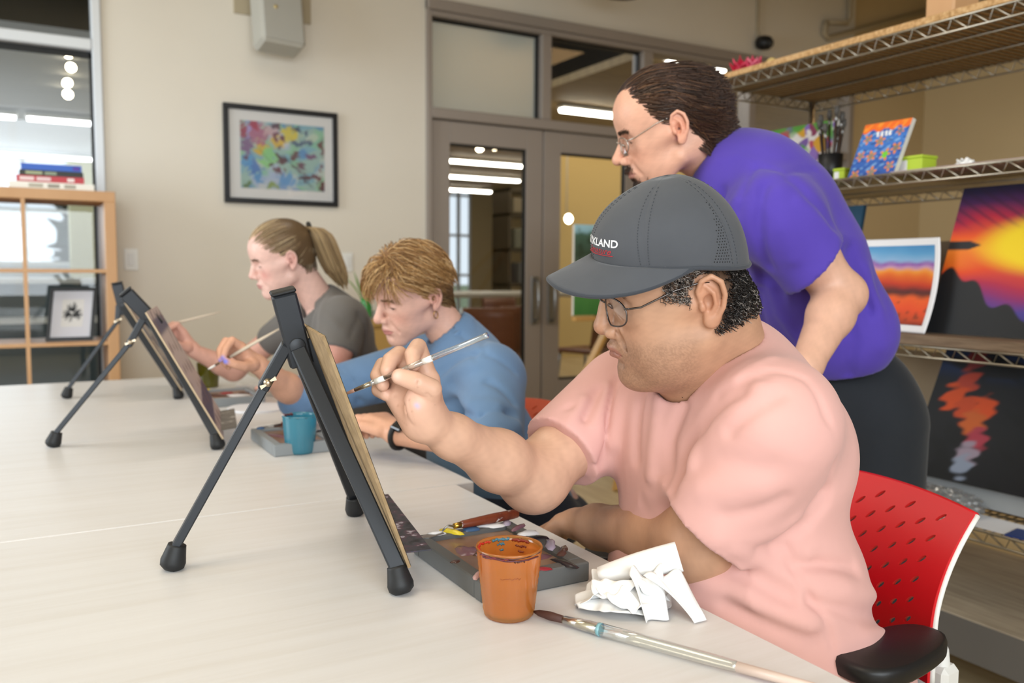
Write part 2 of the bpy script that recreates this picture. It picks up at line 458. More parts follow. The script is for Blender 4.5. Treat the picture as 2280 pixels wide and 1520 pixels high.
XL, XR, YB, ZC = -3.4, 7.2, -3.2, 3.9
struct('floor', slab(XL - .2, XR + .2, YB - .2, 19, -0.1, 0), m_floor, label='pale wood plank floor under the tables and rack')
struct('shading_bulkhead', slab(XL, XR, 1.55, 1.75, 2.45, ZC), m_ceil, label='unseen bulkhead added overhead to shade the upper front wall')  # unseen, put in to keep window light off the upper wall
struct('ceiling', slab(XL - .2, XR + .2, YB - .2, WY + .15, ZC, ZC + .1), m_ceil, label='plain painted ceiling high above the tables')
mb = slab(-3.6, -1.62, WY, WY + .14, 0, ZC); slab(-1.62, .381, WY, WY + .14, 3.2, ZC, mb=mb); slab(-1.62, .381, WY, WY + .14, 0, .12, mb=mb)
slab(.381, 2.235, WY, WY + .14, 0, ZC, mb=mb); slab(2.235, 6.22, WY, WY + .14, 2.86, ZC, mb=mb); struct('wall_front_warm_tint', slab(6.22, XR + .2, WY, WY + .14, 0, ZC), m_warmtint, label='wall strip right of the glazing, dim warm light tinted into its colour')
struct('wall_front', mb, m_wall, label='beige painted wall with the framed picture, doors and glazing')
struct('wall_right', slab(XR, XR + .15, YB - .2, WY, 0, ZC), m_warmtint, label='side wall behind the wire rack, dim warm light tinted into its colour')
# wall_back holds the daylight windows of the studio
mb = slab(XL - .15, XL, YB - .2, 2.1, 0, ZC); slab(XL - .15, XL, 4.5, WY, 0, ZC, mb=mb); slab(XL - .15, XL, 2.1, 4.5, 0, .8, mb=mb); slab(XL - .15, XL, 2.1, 4.5, 3.0, ZC, mb=mb)
struct('wall_left', mb, m_wall, label='side wall with a window on the left of the studio')
mb = slab(XL, -2.9, YB - .15, YB, 0, ZC); slab(1.4, XR, YB - .15, YB, 0, ZC, mb=mb); slab(-2.9, 1.4, YB - .15, YB, 0, .8, mb=mb); slab(-2.9, 1.4, YB - .15, YB, 3.3, ZC, mb=mb)
for xx in (-1.5, -.1): slab(xx - .05, xx + .05, YB - .15, YB, .8, 3.3, mb=mb)
struct('wall_back', mb, m_wall, label='window wall behind the tables')

# ---- glazed opening on the left of the front wall (bookcase stands before it)
w1 = empty('window_1', (.0, WY, 1.6)); tag(w1, 'white framed window behind the bookcase', None, None, 'structure')
def fbar(x0, x1, z0, z1, y0=WY - .02, y1=WY + .10): return slab(x0, x1, y0, y1, z0, z1, .006)
fbar(.335, .381, .12, 3.2).build('frame_jamb', m_alu, w1); fbar(-1.62, -1.57, .12, 3.2).build('frame_jamb', m_alu, w1)
fbar(-1.57, .335, 2.297, 2.357).build('frame_rail', m_alu, w1); fbar(-1.57, .335, 3.15, 3.2).build('frame_rail', m_alu, w1); fbar(-1.57, .335, .12, .18).build('frame_rail', m_alu, w1)
fbar(-.66, -.61, .18, 2.297).build('frame_mullion', m_alu, w1)
for (x0, x1, z0, z1) in ((-1.57, .335, 2.357, 3.15), (-1.57, -.66, .18, 2.297), (-.61, .335, .18, 2.297)):
    slab(x0, x1, WY + .035, WY + .041, z0, z1).build('pane', m_glass, w1)
slab(-1.57, .335, WY + .025, WY + .05, 2.265, 2.297).build('gasket', m_gasket, w1); slab(.322, .335, WY + .025, WY + .05, .18, 2.29).build('gasket', m_gasket, w1)

# ---- storefront: transoms, double doors, side bays
t1 = empty('trim_1', (2.25, WY, 0)); tag(t1, 'taupe metal storefront frame around the double doors', None, None, 'structure')
def sf(n, x0, x1, z0, z1, m=m_frame, y0=WY - .025, y1=WY + .11): return slab(x0, x1, y0, y1, z0, z1, .005).build(n, m, t1)
sf('jamb', 2.235, 2.272, 0, 2.86); sf('head_rail', 2.272, 6.22, 2.765, 2.80); sf('head_cap', 2.235, 6.22, 2.80, 2.868, y0=WY - .045)
sf('transom_rail', 2.272, 3.955, 2.135, 2.20); sf('mullion', 3.084, 3.160, 2.20, 2.765); sf('mullion', 3.945, 4.035, 0, 2.765); sf('mullion', 5.00, 5.075, 0, 2.765); sf('jamb', 6.165, 6.225, 0, 2.80)
sf('transom_rail', 4.035, 5.00, 2.135, 2.20); sf('sill_rail', 4.035, 6.165, 0, .12); sf('transom_rail', 5.075, 6.165, 2.135, 2.20)
sf('frosted_pane', 2.272, 3.084, 2.20, 2.765, m_frost, WY + .04, WY + .046); sf('pane', 3.16, 3.945, 2.20, 2.765, m_glass, WY + .04, WY + .046)
for (x0, x1) in ((4.035, 5.0), (5.075, 6.165)):
    sf('pane', x0, x1, 2.20, 2.765, m_glass, WY + .04, WY + .046); sf('pane', x0, x1, .12, 2.135, m_glass, WY + .04, WY + .046)
for (x0, x1) in ((2.272, 3.084), (3.16, 3.945)):
    sf('gasket', x0, x1, 2.748, 2.765, m_gasket, WY + .02, WY + .06); sf('gasket', x1 - .022, x1, 2.2, 2.748, m_gasket, WY + .02, WY + .06)
def door_leaf(n, x0, x1, gx0, gx1, hx, lab):
    d = empty(n, (x0, WY, 0)); tag(d, lab, None, None, 'structure'); y0, y1 = WY + .005, WY + .05
    for (a, b, c, e, nm) in ((x0, gx0, .01, 2.128, 'stile'), (gx1, x1, .01, 2.128, 'stile'), (gx0, gx1, 1.99, 2.128, 'top_rail'), (gx0, gx1, .01, .40, 'kick_rail')):
        slab(a, b, y0, y1, c, e, .003).build(nm, m_frame, d)
    slab(gx0, gx1, WY + .022, WY + .030, .40, 1.99).build('pane', m_glass, d)
    for (a, b, c, e) in ((gx0, gx1, 1.975, 1.99), (gx1 - .014, gx1, .415, 1.975), (gx0, gx1, .40, .415)):
        slab(a, b, WY + .012, WY + .04, c, e).build('gasket', m_gasket, d)
    h = slab(hx - .03, hx + .03, WY - .006, WY + .005, .80, 1.13, .002).build('pull_plate', m_steel, d)
    MB().tube([(hx, WY - .004, 1.11), (hx, WY - .05, 1.09), (hx, WY - .055, .97), (hx, WY - .05, .84), (hx, WY - .004, .82)], .011, 10).build('pull_handle', m_steel, h)
    return d
door_leaf('door_1', 2.276, 3.112, 2.409, 2.982, 3.055, 'taupe glazed door leaf nearest the framed picture')
door_leaf('door_2', 3.124, 3.941, 3.262, 3.82, 3.19, 'taupe glazed door leaf right of the other leaf')

# ---- things on the wall
def wall_switch(x0, x1, z0, z1, n, lab):
    r = empty('light_switch', ((x0 + x1) / 2, WY, (z0 + z1) / 2)); tag(r, lab, 'light switch')
    slab(x0, x1, WY - .007, WY, z0, z1, .003).build('cover_plate', m_white, r)
    for k in range(n):
        c = x0 + (x1 - x0) * (k + .5) / n
        slab(c - .017, c + .017, WY - .011, WY - .007, (z0 + z1) / 2 - .034, (z0 + z1) / 2 + .034, .002).build('rocker', mat('switch_rocker', hexc('E2E2E0'), rough=.4), r)
wall_switch(.460, .530, 1.155, 1.272, 1, 'single white rocker switch on the wall beside the bookcase')
wall_switch(1.632, 1.746, 1.157, 1.271, 2, 'double white switch plate behind the ponytail woman')
sp = empty('wall_speaker', (1.25, WY, 2.55)); tag(sp, 'pale grey loudspeaker hung high above the framed picture', 'speaker')
Rs = np.array(Matrix.Rotation(math.radians(-13), 3, 'X') @ Matrix.Rotation(math.radians(6), 3, 'Z'))
m_spk = mat('speaker_grey', hexc('B9B7AE'), rough=.7); m_grille = mat('speaker_grille', hexc('B2B1AA'), rough=.8, bump=(700, .3, .001, 'voronoi'))
c0 = V3(1.262, 4.90, 2.575)
MB().box(c0, (.125, .085, .20), Rs, .02).build('cabinet', m_spk, sp); MB().box(c0 + Rs @ V3(0, -.083, 0), (.112, .006, .186), Rs, .005).build('grille', m_grille, sp)
MB().tube([c0 + Rs @ V3(0, .08, .05), (1.262, WY, 2.68)], .018, 10).build('bracket_arm', m_spk, sp); slab(1.06, 1.50, WY - .012, WY, 2.60, 2.80, .003).build('bracket_plate', m_beige, sp)
MB().lathe(c0 + Rs @ V3(-.04, -.0885, .0), [(.012, 0), (.010, .003), (0.0005, .004)], 12, Rs @ V3(0, -1, 0)).build('badge', mat('gold_badge', hexc('D8C48A'), rough=.3, metal=.6), sp)

# framed abstract picture
def painting_mat(name, layers, base, rough=.55, scale=6, seed=0.0):
    """blotchy paint: noise masks layered over a base colour"""
    m = mat(name, base, rough=rough); n, l, b = nodes(m); tc = n.new('ShaderNodeTexCoord'); prev = None
    for k, (c, sc_, lo, hi, off) in enumerate(layers):
        mp = n.new('ShaderNodeMapping'); mp.inputs['Location'].default_value = (off, off * 1.7 + seed, off * .3); t = n.new('ShaderNodeTexNoise'); t.inputs['Scale'].default_value = sc_; t.inputs['Detail'].default_value = 3; t.inputs['Distortion'].default_value = .4
        r = n.new('ShaderNodeValToRGB'); r.color_ramp.elements[0].position = lo; r.color_ramp.elements[1].position = hi; r.color_ramp.elements[0].color = (0, 0, 0, 1); r.color_ramp.elements[1].color = (1, 1, 1, 1)
        mx = n.new('ShaderNodeMix'); mx.data_type = 'RGBA'
        l.new(tc.outputs['Object'], mp.inputs['Vector']); l.new(mp.outputs['Vector'], t.inputs['Vector']); l.new(t.outputs[0], r.inputs['Fac']); l.new(r.outputs['Color'], mx.inputs['Factor'])
        if prev is None: mx.inputs['A'].default_value = (*base, 1)
        else: l.new(prev, mx.inputs['A'])
        mx.inputs['B'].default_value = (*c, 1); prev = mx.outputs['Result']
    if prev is not None: l.new(prev, b.inputs['Base Color'])
    return m
m_blackframe = mat('black_wood', hexc('1B1C1F'), rough=.4)
m_mat = mat('mat_board', hexc('E4E4E4'), rough=.8)
pf = empty('framed_picture', (1.32, WY, 1.82)); tag(pf, 'black framed abstract floral painting with white mat on the beige wall', 'picture')
x0, x1, z0, z1 = .988, 1.650, 1.543, 2.099; fw = .030
for (a, b, c, e) in ((x0, x1, z1 - fw, z1), (x0, x1, z0, z0 + fw), (x0, x0 + fw, z0 + fw, z1 - fw), (x1 - fw, x1, z0 + fw, z1 - fw)): slab(a, b, WY - .03, WY - .002, c, e, .002).build('frame_side', m_blackframe, pf)
slab(x0 + fw, x1 - fw, WY - .016, WY - .004, z0 + fw, z1 - fw).build('mat_board', m_mat, pf)
ax0, ax1, az0, az1 = x0 + .092, x1 - .082, z0 + .088, z1 - .088
ART = (ax0, ax1, az0, az1, pf)
slab(x0 + fw, x1 - fw, WY - .024, WY - .0225, z0 + fw, z1 - fw).build('glazing', thin_glass('picture_glass', (1, 1, 1), .05), pf)

# conduit and security camera high on the wall
cd = empty('conduit', (6.1, WY, 3.3)); tag(cd, 'painted conduit pipe bent along the top of the wall', 'pipe')
MB().tube([(6.10, WY - .03, 3.9), (6.115, WY - .03, 3.32), (6.08, WY - .03, 3.27), (5.83, WY - .03, 3.245)], .022, 10).build('upper_pipe', m_beige, cd)
MB().tube([(5.83, WY - .03, 3.25), (5.815, WY - .03, 3.14), (5.86, WY - .03, 3.115), (7.19, WY - .03, 3.55)], .024, 10).build('lower_pipe', m_beige, cd)
sc_ = empty('security_camera', (5.085, WY, 2.97)); tag(sc_, 'small black security camera on the wall above the rack', 'camera')
MB().lathe((5.085, 5.0, 2.965), [(.02, -.05), (.05, -.04), (.056, .0), (.05, .05), (.03, .07)], 16, (.2, -1, -.25)).build('housing', m_black, sc_)
MB().lathe((5.097, 4.935, 2.949), [(.032, 0), (.03, .008), (.002, .012)], 16, (.2, -1, -.25)).build('lens', mat('camera_lens', hexc('30343A'), rough=.1), sc_)
MB().tube([(5.08, 5.02, 3.0), (5.07, WY - .012, 3.06), (5.07, WY - .012, 3.89)], .012, 8).build('cable_cover', m_beige, sc_)
# round ceiling vent / duct end above the doors
dk = empty('ceiling_duct', (4.0, 4.6, 3.0)); tag(dk, 'dark round duct end hanging over the double doors', 'duct')
p = aty(1390, -14, 4.4)
MB().lathe(p, [(.14, 0), (.15, .02), (.15, .9)], 24).build('duct_pipe', mat('duct_metal', hexc('5A554E'), rough=.5, metal=.3), dk)
# ------------------------------------------------------------------ rooms seen through the glazing
m_soffit = mat('wood_soffit', hexc('8A7550'), rough=.7); ramp_noise(m_soffit, 2.2, [(.3, hexc('7B6847')), (.7, hexc('97825C'))], stretch=(1, 8, 1))
m_greyceil = mat('grey_ceiling', hexc('B4BAC0'), rough=.8)
m_yellow = mat('ochre_wall', hexc('C9AE72'), rough=.85)
m_hall = mat('hall_wall', hexc('B8A67E'), rough=.85)
m_chairwood = mat('brown_wood', hexc('7A4326'), rough=.4)
m_counter = mat('pale_counter', hexc('BDB7A6'), rough=.5)
YBK = 19.0
struct('wall_partition', slab(1.55, 1.70, WY + .14, YBK, 0, 4.2), m_hall, label='partition wall between the two rooms behind the glazing')
mb = slab(11.4, 11.55, WY + .14, 8.2, 0, 4.2); slab(11.4, 11.55, 12.6, YBK, 0, 4.2, mb=mb); slab(11.4, 11.55, 8.2, 12.6, 0, .7, mb=mb)
struct('wall_hall_right', mb, m_yellow, label='ochre far side wall seen through the doors')
mb = slab(1.7, 8.95, YBK, YBK + .15, 0, 4.2); slab(9.6, 11.5, YBK, YBK + .15, 0, 4.2, mb=mb)
struct('wall_hall_end', mb, m_hall, label='end wall of the room beyond the doors')
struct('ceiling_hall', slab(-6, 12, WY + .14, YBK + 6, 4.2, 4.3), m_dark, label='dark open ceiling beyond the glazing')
struct('ceiling_soffit', slab(4.45, 8.4, WY + .14, YBK, 2.93, 3.0), m_soffit, label='brown wood soffit beyond the doors')
struct('ceiling_soffit_low', slab(1.7, 4.45, 9.2, YBK, 2.93, 3.0), m_soffit, label='brown wood soffit deeper in the room beyond the doors')
struct('floor_hall', slab(-6, 12, WY + .14, YBK + 6, -.08, 0.002), m_floor, label='pale floor beyond the glazing')
# linear lamps in rows
def strip(x0, x1, y, z, m=m_lamp, lab=''):
    r = empty('linear_lamp', ((x0 + x1) / 2, y, z)); tag(r, lab, 'lamp', 'linear lamps beyond the glazing')
    slab(x0, x1, y - .05, y + .05, z, z + .035, .01).build('diffuser', m, r); slab(x0 - .02, x1 + .02, y - .06, y + .06, z + .035, z + .075, .01).build('housing', m_white, r)
    for xx in (x0 + .2, x1 - .2): MB().tube([(xx, y, z + .07), (xx, y, 2.93)], .004, 6).build('hanger', m_steel, r)
strip(4.57, 5.15, 5.52, 2.84, lab='bright linear lamp seen just above the standing man')
strip(4.93, 6.4, 7.68, 2.84, lab='bright linear lamp seen through the transom over the right door')
strip(5.72, 7.2, 12.08, 2.84, lab='topmost bright linear lamp seen through the left door')
strip(6.2, 8.1, 14.05, 2.84, lab='middle bright linear lamp seen through the left door')
strip(7.5, 8.7, 16.3, 2.84, lab='lowest bright linear lamp seen through the left door')
def spotlamp(p, r, ax, lab):
    o = empty('spot_lamp', p); tag(o, lab, 'lamp', 'warm spot lamps beyond the glazing')
    MB().lathe(p, [(r, 0), (r * .9, .01), (.001, .012)], 18, ax).build('bulb', m_spot, o); MB().lathe(np.array(p) - unit(ax) * .06, [(r * .5, 0), (r * 1.05, .05), (r * 1.05, .06)], 18, ax).build('shade', m_greyceil, o); MB().tube([np.array(p) - unit(ax) * .05, np.array(p) - unit(ax) * .05 + V3(0, 0, max(.05, (2.95 if p[2] < 2.9 else 4.2) - p[2]))], .006, 6).build('stem', m_greyceil, o)
for k, (px, py, Y) in enumerate(((153, 120, 7.9), (158, 150, 8.4), (150, 185, 9.1), (151, 210, 9.7))):
    spotlamp(aty(px, py, Y), .036 + .003 * k, unit((.25 * (-1) ** k, -1, -.5)), ('top', 'second', 'third', 'lowest')[k] + ' of the four warm spot lamps seen in the window')
for k, (px, py) in enumerate(((1069, 329), (1103, 326))): spotlamp(aty(px, py, 10.0), .055, (0, -1, -.6), ('left', 'right')[k] + ' one of the two small warm lamps seen in the left door')
for k, (px, py) in enumerate(((1598, 226), (1611, 220), (1604, 233))): spotlamp(aty(px, py, 8.5), .022, (0, -1, -.6), 'tiny warm lamp of the cluster seen under the top shelf end')
spotlamp(aty(1266, 487, 9.5), .06, (0, -1, 0), 'small bright lamp on the ochre wall seen in the right door')
# ochre wall piece behind right door
struct('wall_hall_ochre', slab(6.25, 8.6, 9.8, 9.95, 0, 2.93), m_yellow, label='ochre wall seen through the right door')
# hall window (bright slit) at the left of the left door
def far_window(x0, x1, y, z0, z1, nx, nz, nm, lab):
    r = empty(nm, (x0, y, z0)); tag(r, lab, None, None, 'structure')
    for k in range(nx + 1):
        xx = x0 + (x1 - x0) * k / nx; slab(xx - .035, xx + .035, y - .06, y + .02, z0, z1).build('frame_mullion', m_alu, r)
    for k in range(nz + 1):
        zz = z0 + (z1 - z0) * k / nz; slab(x0, x1, y - .05, y + .01, zz - .03, zz + .03).build('frame_rail', m_alu, r)
    slab(x0, x1, y - .02, y - .014, z0, z1).build('pane', m_glass, r)
far_window(8.95, 9.6, YBK + .08, .1, 4.0, 2, 4, 'window_2', 'tall bright window at the end of the room beyond the doors')
# dark storage shelving in the hall
hs = empty('storage_shelf', (7.3, 11.9, 0)); tag(hs, 'dark blurred storage shelf seen through the left door', 'shelf')
m_hs = mat('dark_shelf', hexc('4A453C'), rough=.6)
for zz in (.45, .95, 1.45, 1.95, 2.3): slab(5.95, 7.6, 10.6, 11.1, zz, zz + .05).build('shelf_board', m_hs, hs)
for xx in (5.95, 7.58): slab(xx, xx + .04, 10.6, 11.1, 0, 2.35).build('upright', m_hs, hs)
for k, (x, z, w, h, c) in enumerate(((6.15, 2.0, .3, .2, '8A8474'), (6.6, 2.0, .35, .24, '5A5648'), (7.1, 2.0, .3, .18, '9A9484'), (6.2, 1.5, .35, .28, '70766E'), (6.8, 1.5, .5, .22, 'A89E88'), (6.25, 1.0, .3, .3, '6A7078'), (6.75, 1.0, .4, .2, '3A4A66'), (7.2, 1.0, .28, .26, '9AA0A4'))):
    b = slab(x - w / 2, x + w / 2, 10.55, 10.95, z, z + h, .01).build('storage_box', mat('boxcol_%d' % k, hexc(c), rough=.7)); tag(b, ('blurred %s on the dark shelf beyond the left door' % ('grey box', 'dark box', 'pale box', 'grey-green bin', 'tan carton', 'slate bin', 'navy bin', 'light grey box')[k]), 'box', 'boxes on the storage shelf')
# table and wooden chairs close behind the left door
tb = empty('hall_table', (3.6, 7.0, 0)); tag(tb, 'pale topped table beyond the glazed doors', 'table')
slab(3.0, 6.2, 6.75, 7.7, .93, .97, .008).build('table_top', m_counter, tb)
for (x, y) in ((3.1, 6.85), (6.1, 6.85), (3.1, 7.6), (6.1, 7.6)): slab(x - .03, x + .03, y - .03, y + .03, 0, .93).build('leg', m_steel, tb)
def hall_chair(x, y, rz, lab):
    r = empty('wooden_chair', (x, y, 0), (0, 0, rz)); tag(r, lab, 'chair', 'brown chairs beyond the doors')
    def P(mb, n, m): return link(n, mb.mesh(n), m, r)
    P(MB().box((0, 0, .47), (.21, .20, .02), None, .01), 'seat', m_chairwood)
    G = [[(.21 * u * 1.0, -.19 - .05 * (1 - u * u) - .06 * v, .50 + .38 * v) for v in np.linspace(0, 1, 6)] for u in np.linspace(-1, 1, 13)]
    P(MB().grid(G, .018), 'backrest', m_chairwood)
    for (sx, sy) in ((-1, -1), (1, -1), (-1, 1), (1, 1)): P(MB().tube([(sx * .18, sy * .17, .46), (sx * .21, sy * .21, 0)], .012, 8), 'leg', m_steel)
p1 = aty(1118, 720, 6.35); hall_chair(p1[0], 6.35, .15, 'brown wooden chair nearest the left door glass')
p2 = aty(1062, 700, 7.2); hall_chair(p2[0] - .45, 6.05, -.6, 'brown wooden chair turned sideways behind the left door')
p3 = aty(1310, 730, 6.3); hall_chair(p3[0], 6.3, .3, 'brown wooden chair seen through the right door')
p4 = aty(1140, 660, 7.9); hall_chair(p4[0], 7.95, PI, 'brown wooden chair across the table beyond the left door')
# ---- room behind the left window: grey ceiling, far windows, sill, trees
struct('ceiling_grey', slab(-6, 1.55, 7.75, YBK - 3, 2.95, 3.05), m_greyceil, label='grey ceiling seen through the left window')
struct('wall_far', slab(-6, 1.55, 15.9, 16.05, 0, 1.22), m_greyceil, label='low wall under the far windows')
struct('wall_far_pier', slab(.62, 1.02, 15.5, 15.9, 0, 2.95), mat('olive_column', hexc('BFC0A0'), rough=.8), label='olive column at the far windows')
far_window(-6, 1.5, 15.95, 1.25, 2.95, 5, 2, 'window_3', 'far bright window seen through the left window')
strip(-.9, -.05, 11.32, 2.84, m_lampcool, 'short cool linear lamp at the left edge of the window view'); strip(.06, .78, 11.3, 2.84, m_lampcool, 'long cool linear lamp seen in the middle of the window')
strip(-2.5, 1.1, 15.0, 2.84, m_lampcool, 'farthest cool linear lamp seen in the window')
cr = empty('far_counter', (0, 9, 0)); tag(cr, 'long white counter seen through the bookcase', 'counter')
slab(-2.5, 1.5, 9.2, 9.9, 1.02, 1.07, .005).build('counter_top', m_white, cr); slab(-2.4, 1.4, 9.3, 9.85, .0, 1.02).build('counter_front', mat('slate_front', hexc('5C6B72'), rough=.5), cr)
slab(-2.5, 1.5, 8.2, 8.6, .70, .74).build('low_ledge', m_white, cr)
wb = slab(-2.4, 1.45, 12.6, 13.0, .95, 1.03).build('timber_ledge', mat('timber_brown', hexc('9C7450'), rough=.6)); tag(wb, 'brown timber ledge deep behind the bookcase', 'ledge')
# trees outside
m_leaf = mat('tree_leaf', hexc('3E5648'), rough=.9)
def tree(c, r, n, seed, lab):
    rg = np.random.default_rng(seed); o = empty('tree', (c[0], c[1], 0)); tag(o, lab, 'tree', 'trees outside the far window')
    P = rg.normal(size=(n, 3)); P /= np.linalg.norm(P, axis=1, keepdims=True); P = np.array(c) + P * np.array(r) * rg.uniform(.4, 1, (n, 1)) ** .4
    v = []; f = []
    for k in range(n):
        a = rg.normal(size=3) * .28; b = rg.normal(size=3) * .28; v += [P[k] - a, P[k] + b, P[k] + a, P[k] - b]; f.append((4 * k, 4 * k + 1, 4 * k + 2, 4 * k + 3))
    q = link('foliage', mesh_np('foliage', np.array(v) - V3(c[0], c[1], 0), np.array(f), False), m_leaf, o); MB().tube([(c[0], c[1], 0), (c[0], c[1], c[2])], .18, 8).build('trunk', m_chairwood, o)
tree((1.75, 26, 2.2), (.7, .8, 2.4), 700, 1, 'tall dark tree by the olive column outside the far window')
tree((-2.6, 27, 1.2), (1.6, 1.2, .9), 600, 2, 'low round shrub tree outside the far window')
tree((-5.6, 28, 1.4), (1.5, 1.2, 1.3), 600, 3, 'dark tree at the left edge outside the far window')
tree((8.6, 24, 1.6), (.8, .8, 2.0), 500, 4, 'tree outside the tall window beyond the doors')
struct('ground_outside', slab(-30, 40, YBK + 6.0, 80, -.3, -.2), mat('lawn', hexc('6E7A58'), rough=.95), label='lawn outside the far windows')
# ------------------------------------------------------------------ work tables pushed end to end
m_top = mat('laminate_top', hexc('E6E3DF'), rough=0.36, spec=0.5)
ramp_noise(m_top, 5.0, [(0.28, hexc('D8D5D2')), (0.5, hexc('DDDBDA')), (0.75, hexc('E1E0E0'))], stretch=(0.5, 9, 1), detail=7, rough=.65)
add_bump(m_top, 90, 0.05, 0.0006, 'noise', (1, 8, 1))
m_edge = mat('table_edge', hexc('D8C8AE'), rough=.5)
m_tleg = mat('table_leg_metal', hexc('55585C'), rough=.4, metal=.6)
def work_table(x0, x1, y0, y1, lab):
    r = empty('work_table', ((x0 + x1) / 2, (y0 + y1) / 2, 0)); tag(r, lab, 'table', 'work tables')
    slab(x0, x1, y0, y1, .715, .74, .002).build('tabletop', m_top, r)
    slab(x0 + .001, x1 + .0006, y0 + .002, y1 - .002, .706, .7145).build('edge_band', m_edge, r)
    for sx in (x0 + .12, x1 - .22):
        for sy in (y0 + .12, y1 - .12): slab(sx - .025, sx + .025, sy - .025, sy + .025, 0, .706, .004).build('leg', m_tleg, r)
    slab(x0 + .12, x1 - .22, y0 + .11, y0 + .14, .64, .70).build('apron', m_tleg, r); slab(x0 + .12, x1 - .22, y1 - .14, y1 - .11, .64, .70).build('apron', m_tleg, r)
work_table(-.95, .727, -.40, 1.5005, 'nearest white laminate work table with the orange cup')
work_table(-.93, .768, 1.504, 3.555, 'farther white laminate work table with the teal cup')

# ------------------------------------------------------------------ cube bookcase before the window
m_beech = mat('beech_veneer', hexc('C99B6C'), rough=.5)
ramp_noise(m_beech, 4, [(.3, hexc('BE8F61')), (.7, hexc('CFA377'))], stretch=(1, 1, .15), detail=5)
bc = empty('bookcase', (-.35, 4.86, 0)); tag(bc, 'beech cube bookcase standing in front of the window', 'bookcase')
BX0, BX1, BY0, BY1, BZ = -1.09, .391, 4.66, 5.04, 1.54
slab(BX0, BX1, BY0, BY1, BZ - .05, BZ, .002).build('top_panel', m_beech, bc); slab(BX0, BX1, BY0, BY1, 0, .05, .002).build('bottom_panel', m_beech, bc)
slab(BX1 - .05, BX1, BY0, BY1, .05, BZ - .05, .002).build('side_panel', m_beech, bc); slab(BX0, BX0 + .05, BY0, BY1, .05, BZ - .05, .002).build('side_panel', m_beech, bc)
SH = [.08 + .345 * k for k in range(5)]
for zz in (1.142, .786, .43): slab(BX0 + .05, BX1 - .05, BY0 + .002, BY1, zz, zz + .018, .001).build('shelf_board', m_beech, bc)
for k in (1, 2, 3):
    xx = .341 - .3475 * k
    zs = [.05, .43, .786, 1.142, BZ - .05]
    for a, b in zip(zs[:-1], zs[1:]): slab(xx - .009, xx + .009, BY0 + .003, BY1, a + (.018 if a > .06 else 0), b).build('divider', m_beech, bc)
# books lying on the bookcase
def book(x0, x1, z0, z1, cover, lab, y0=4.69, yd=.24, rz=0.0, inner='E9E4D6', band=None):
    c = ((x0 + x1) / 2, y0 + yd / 2, z0); r = empty('book', c, (0, 0, rz)); tag(r, lab, 'book', 'books on the bookcase')
    hx = (x1 - x0) / 2; h = z1 - z0; cm = mat('cover_' + lab.split()[0], hexc(cover), rough=.45)
    def P(n, a, b, m): return link(n, MB().box((np.array(a) + np.array(b)) / 2, (np.array(b) - np.array(a)) / 2).mesh(n), m, r)
    P('page_block', (-hx + .003, -yd / 2 + .006, .003), (hx - .003, yd / 2 - .004, h - .003), mat('paper', hexc(inner), rough=.8))
    P('cover_board', (-hx, -yd / 2, 0), (hx, yd / 2, .003), cm); P('cover_board', (-hx, -yd / 2, h - .003), (hx, yd / 2, h), cm); P('spine', (-hx, -yd / 2, .003), (hx, -yd / 2 + .005, h - .003), cm)
    if band:
        for (a, b, c_) in band: P('title_print', (a, -yd / 2 - .0006, h * .22), (b, -yd / 2, h * .78), mat('title_ink', hexc(c_), rough=.6))
    return r
book(-.060, .302, 1.540, 1.572, 'F1EEE4', 'white thick book at the bottom of the stack', band=[(-.10, -.04, 'B9B4A4'), (-.02, .03, '9F9A8E'), (.05, .10, 'B0AA9C')])
book(-.028, .258, 1.5725, 1.602, 'C23A44', 'red book third down in the stack', band=[(-.13, -.07, 'F0D8D8'), (-.06, .0, 'EAD0D2'), (.07, .10, 'F2E6E4')])
book(-.016, .254, 1.6025, 1.628, '23251F', 'black book second down in the stack', band=[(-.11, -.04, 'A8B08E'), (-.03, .02, '93A08A')], rz=.01)
book(-.006, .250, 1.6285, 1.658, '2C5FC0', 'blue book on top of the stack', rz=-.015, band=[(.09, .12, '5A3FA0')])
# small framed print leaning in the bookcase
fp = empty('small_framed_print', (.187, 4.80, .804)); tag(fp, 'small black framed ink flower print leaning in the bookcase', 'picture')
def lean_frame(r, x0, x1, zb, zt, yb, yt, fw, xs=0.0):
    """frame of four sides + sheet, bottom at (yb, zb) leaning to (yt, zt)"""
    U = V3(x1 - x0, 0, 0); Vv = V3(xs, yt - yb, zt - zb); O = V3(x0, yb, zb); n = unit(np.cross(U, Vv)); t = .012; lu = np.linalg.norm(U); lv = np.linalg.norm(Vv); eu = U / lu; ev = Vv / lv
    def part(nm, u0, u1, v0, v1, d0, d1, m):
        poly = [O + eu * a + ev * b + n * d0 for a, b in ((u0, v0), (u1, v0), (u1, v1), (u0, v1))]; return MB().prism(poly, n * (d1 - d0)).build(nm, m, r)
    part('frame_side', 0, lu, 0, fw, 0, t, m_blackframe); part('frame_side', 0, lu, lv - fw, lv, 0, t, m_blackframe); part('frame_side', 0, fw, fw, lv - fw, 0, t, m_blackframe); part('frame_side', lu - fw, lu, fw, lv - fw, 0, t, m_blackframe)
    part('mat_board', fw, lu - fw, fw, lv - fw, .002, .005, mat('cool_mat', hexc('DADCE6'), rough=.8)); sh = part('print_sheet', lu * .28, lu * .74, lv * .26, lv * .78, .0052, .006, m_mat)
    rg = random.Random(3); c = O + eu * lu * .5 + ev * lv * .53 + n * .0062
    for k in range(70):
        a = rg.uniform(0, 2 * PI); q = rg.uniform(.012, .052); w = rg.uniform(.0022, .0045); d = eu * math.cos(a) + ev * math.sin(a)
        MB().bar(c + d * q * .35, c + d * q, w, .0006, np.cross(n, d)).build('ink_stroke', m_black, sh)
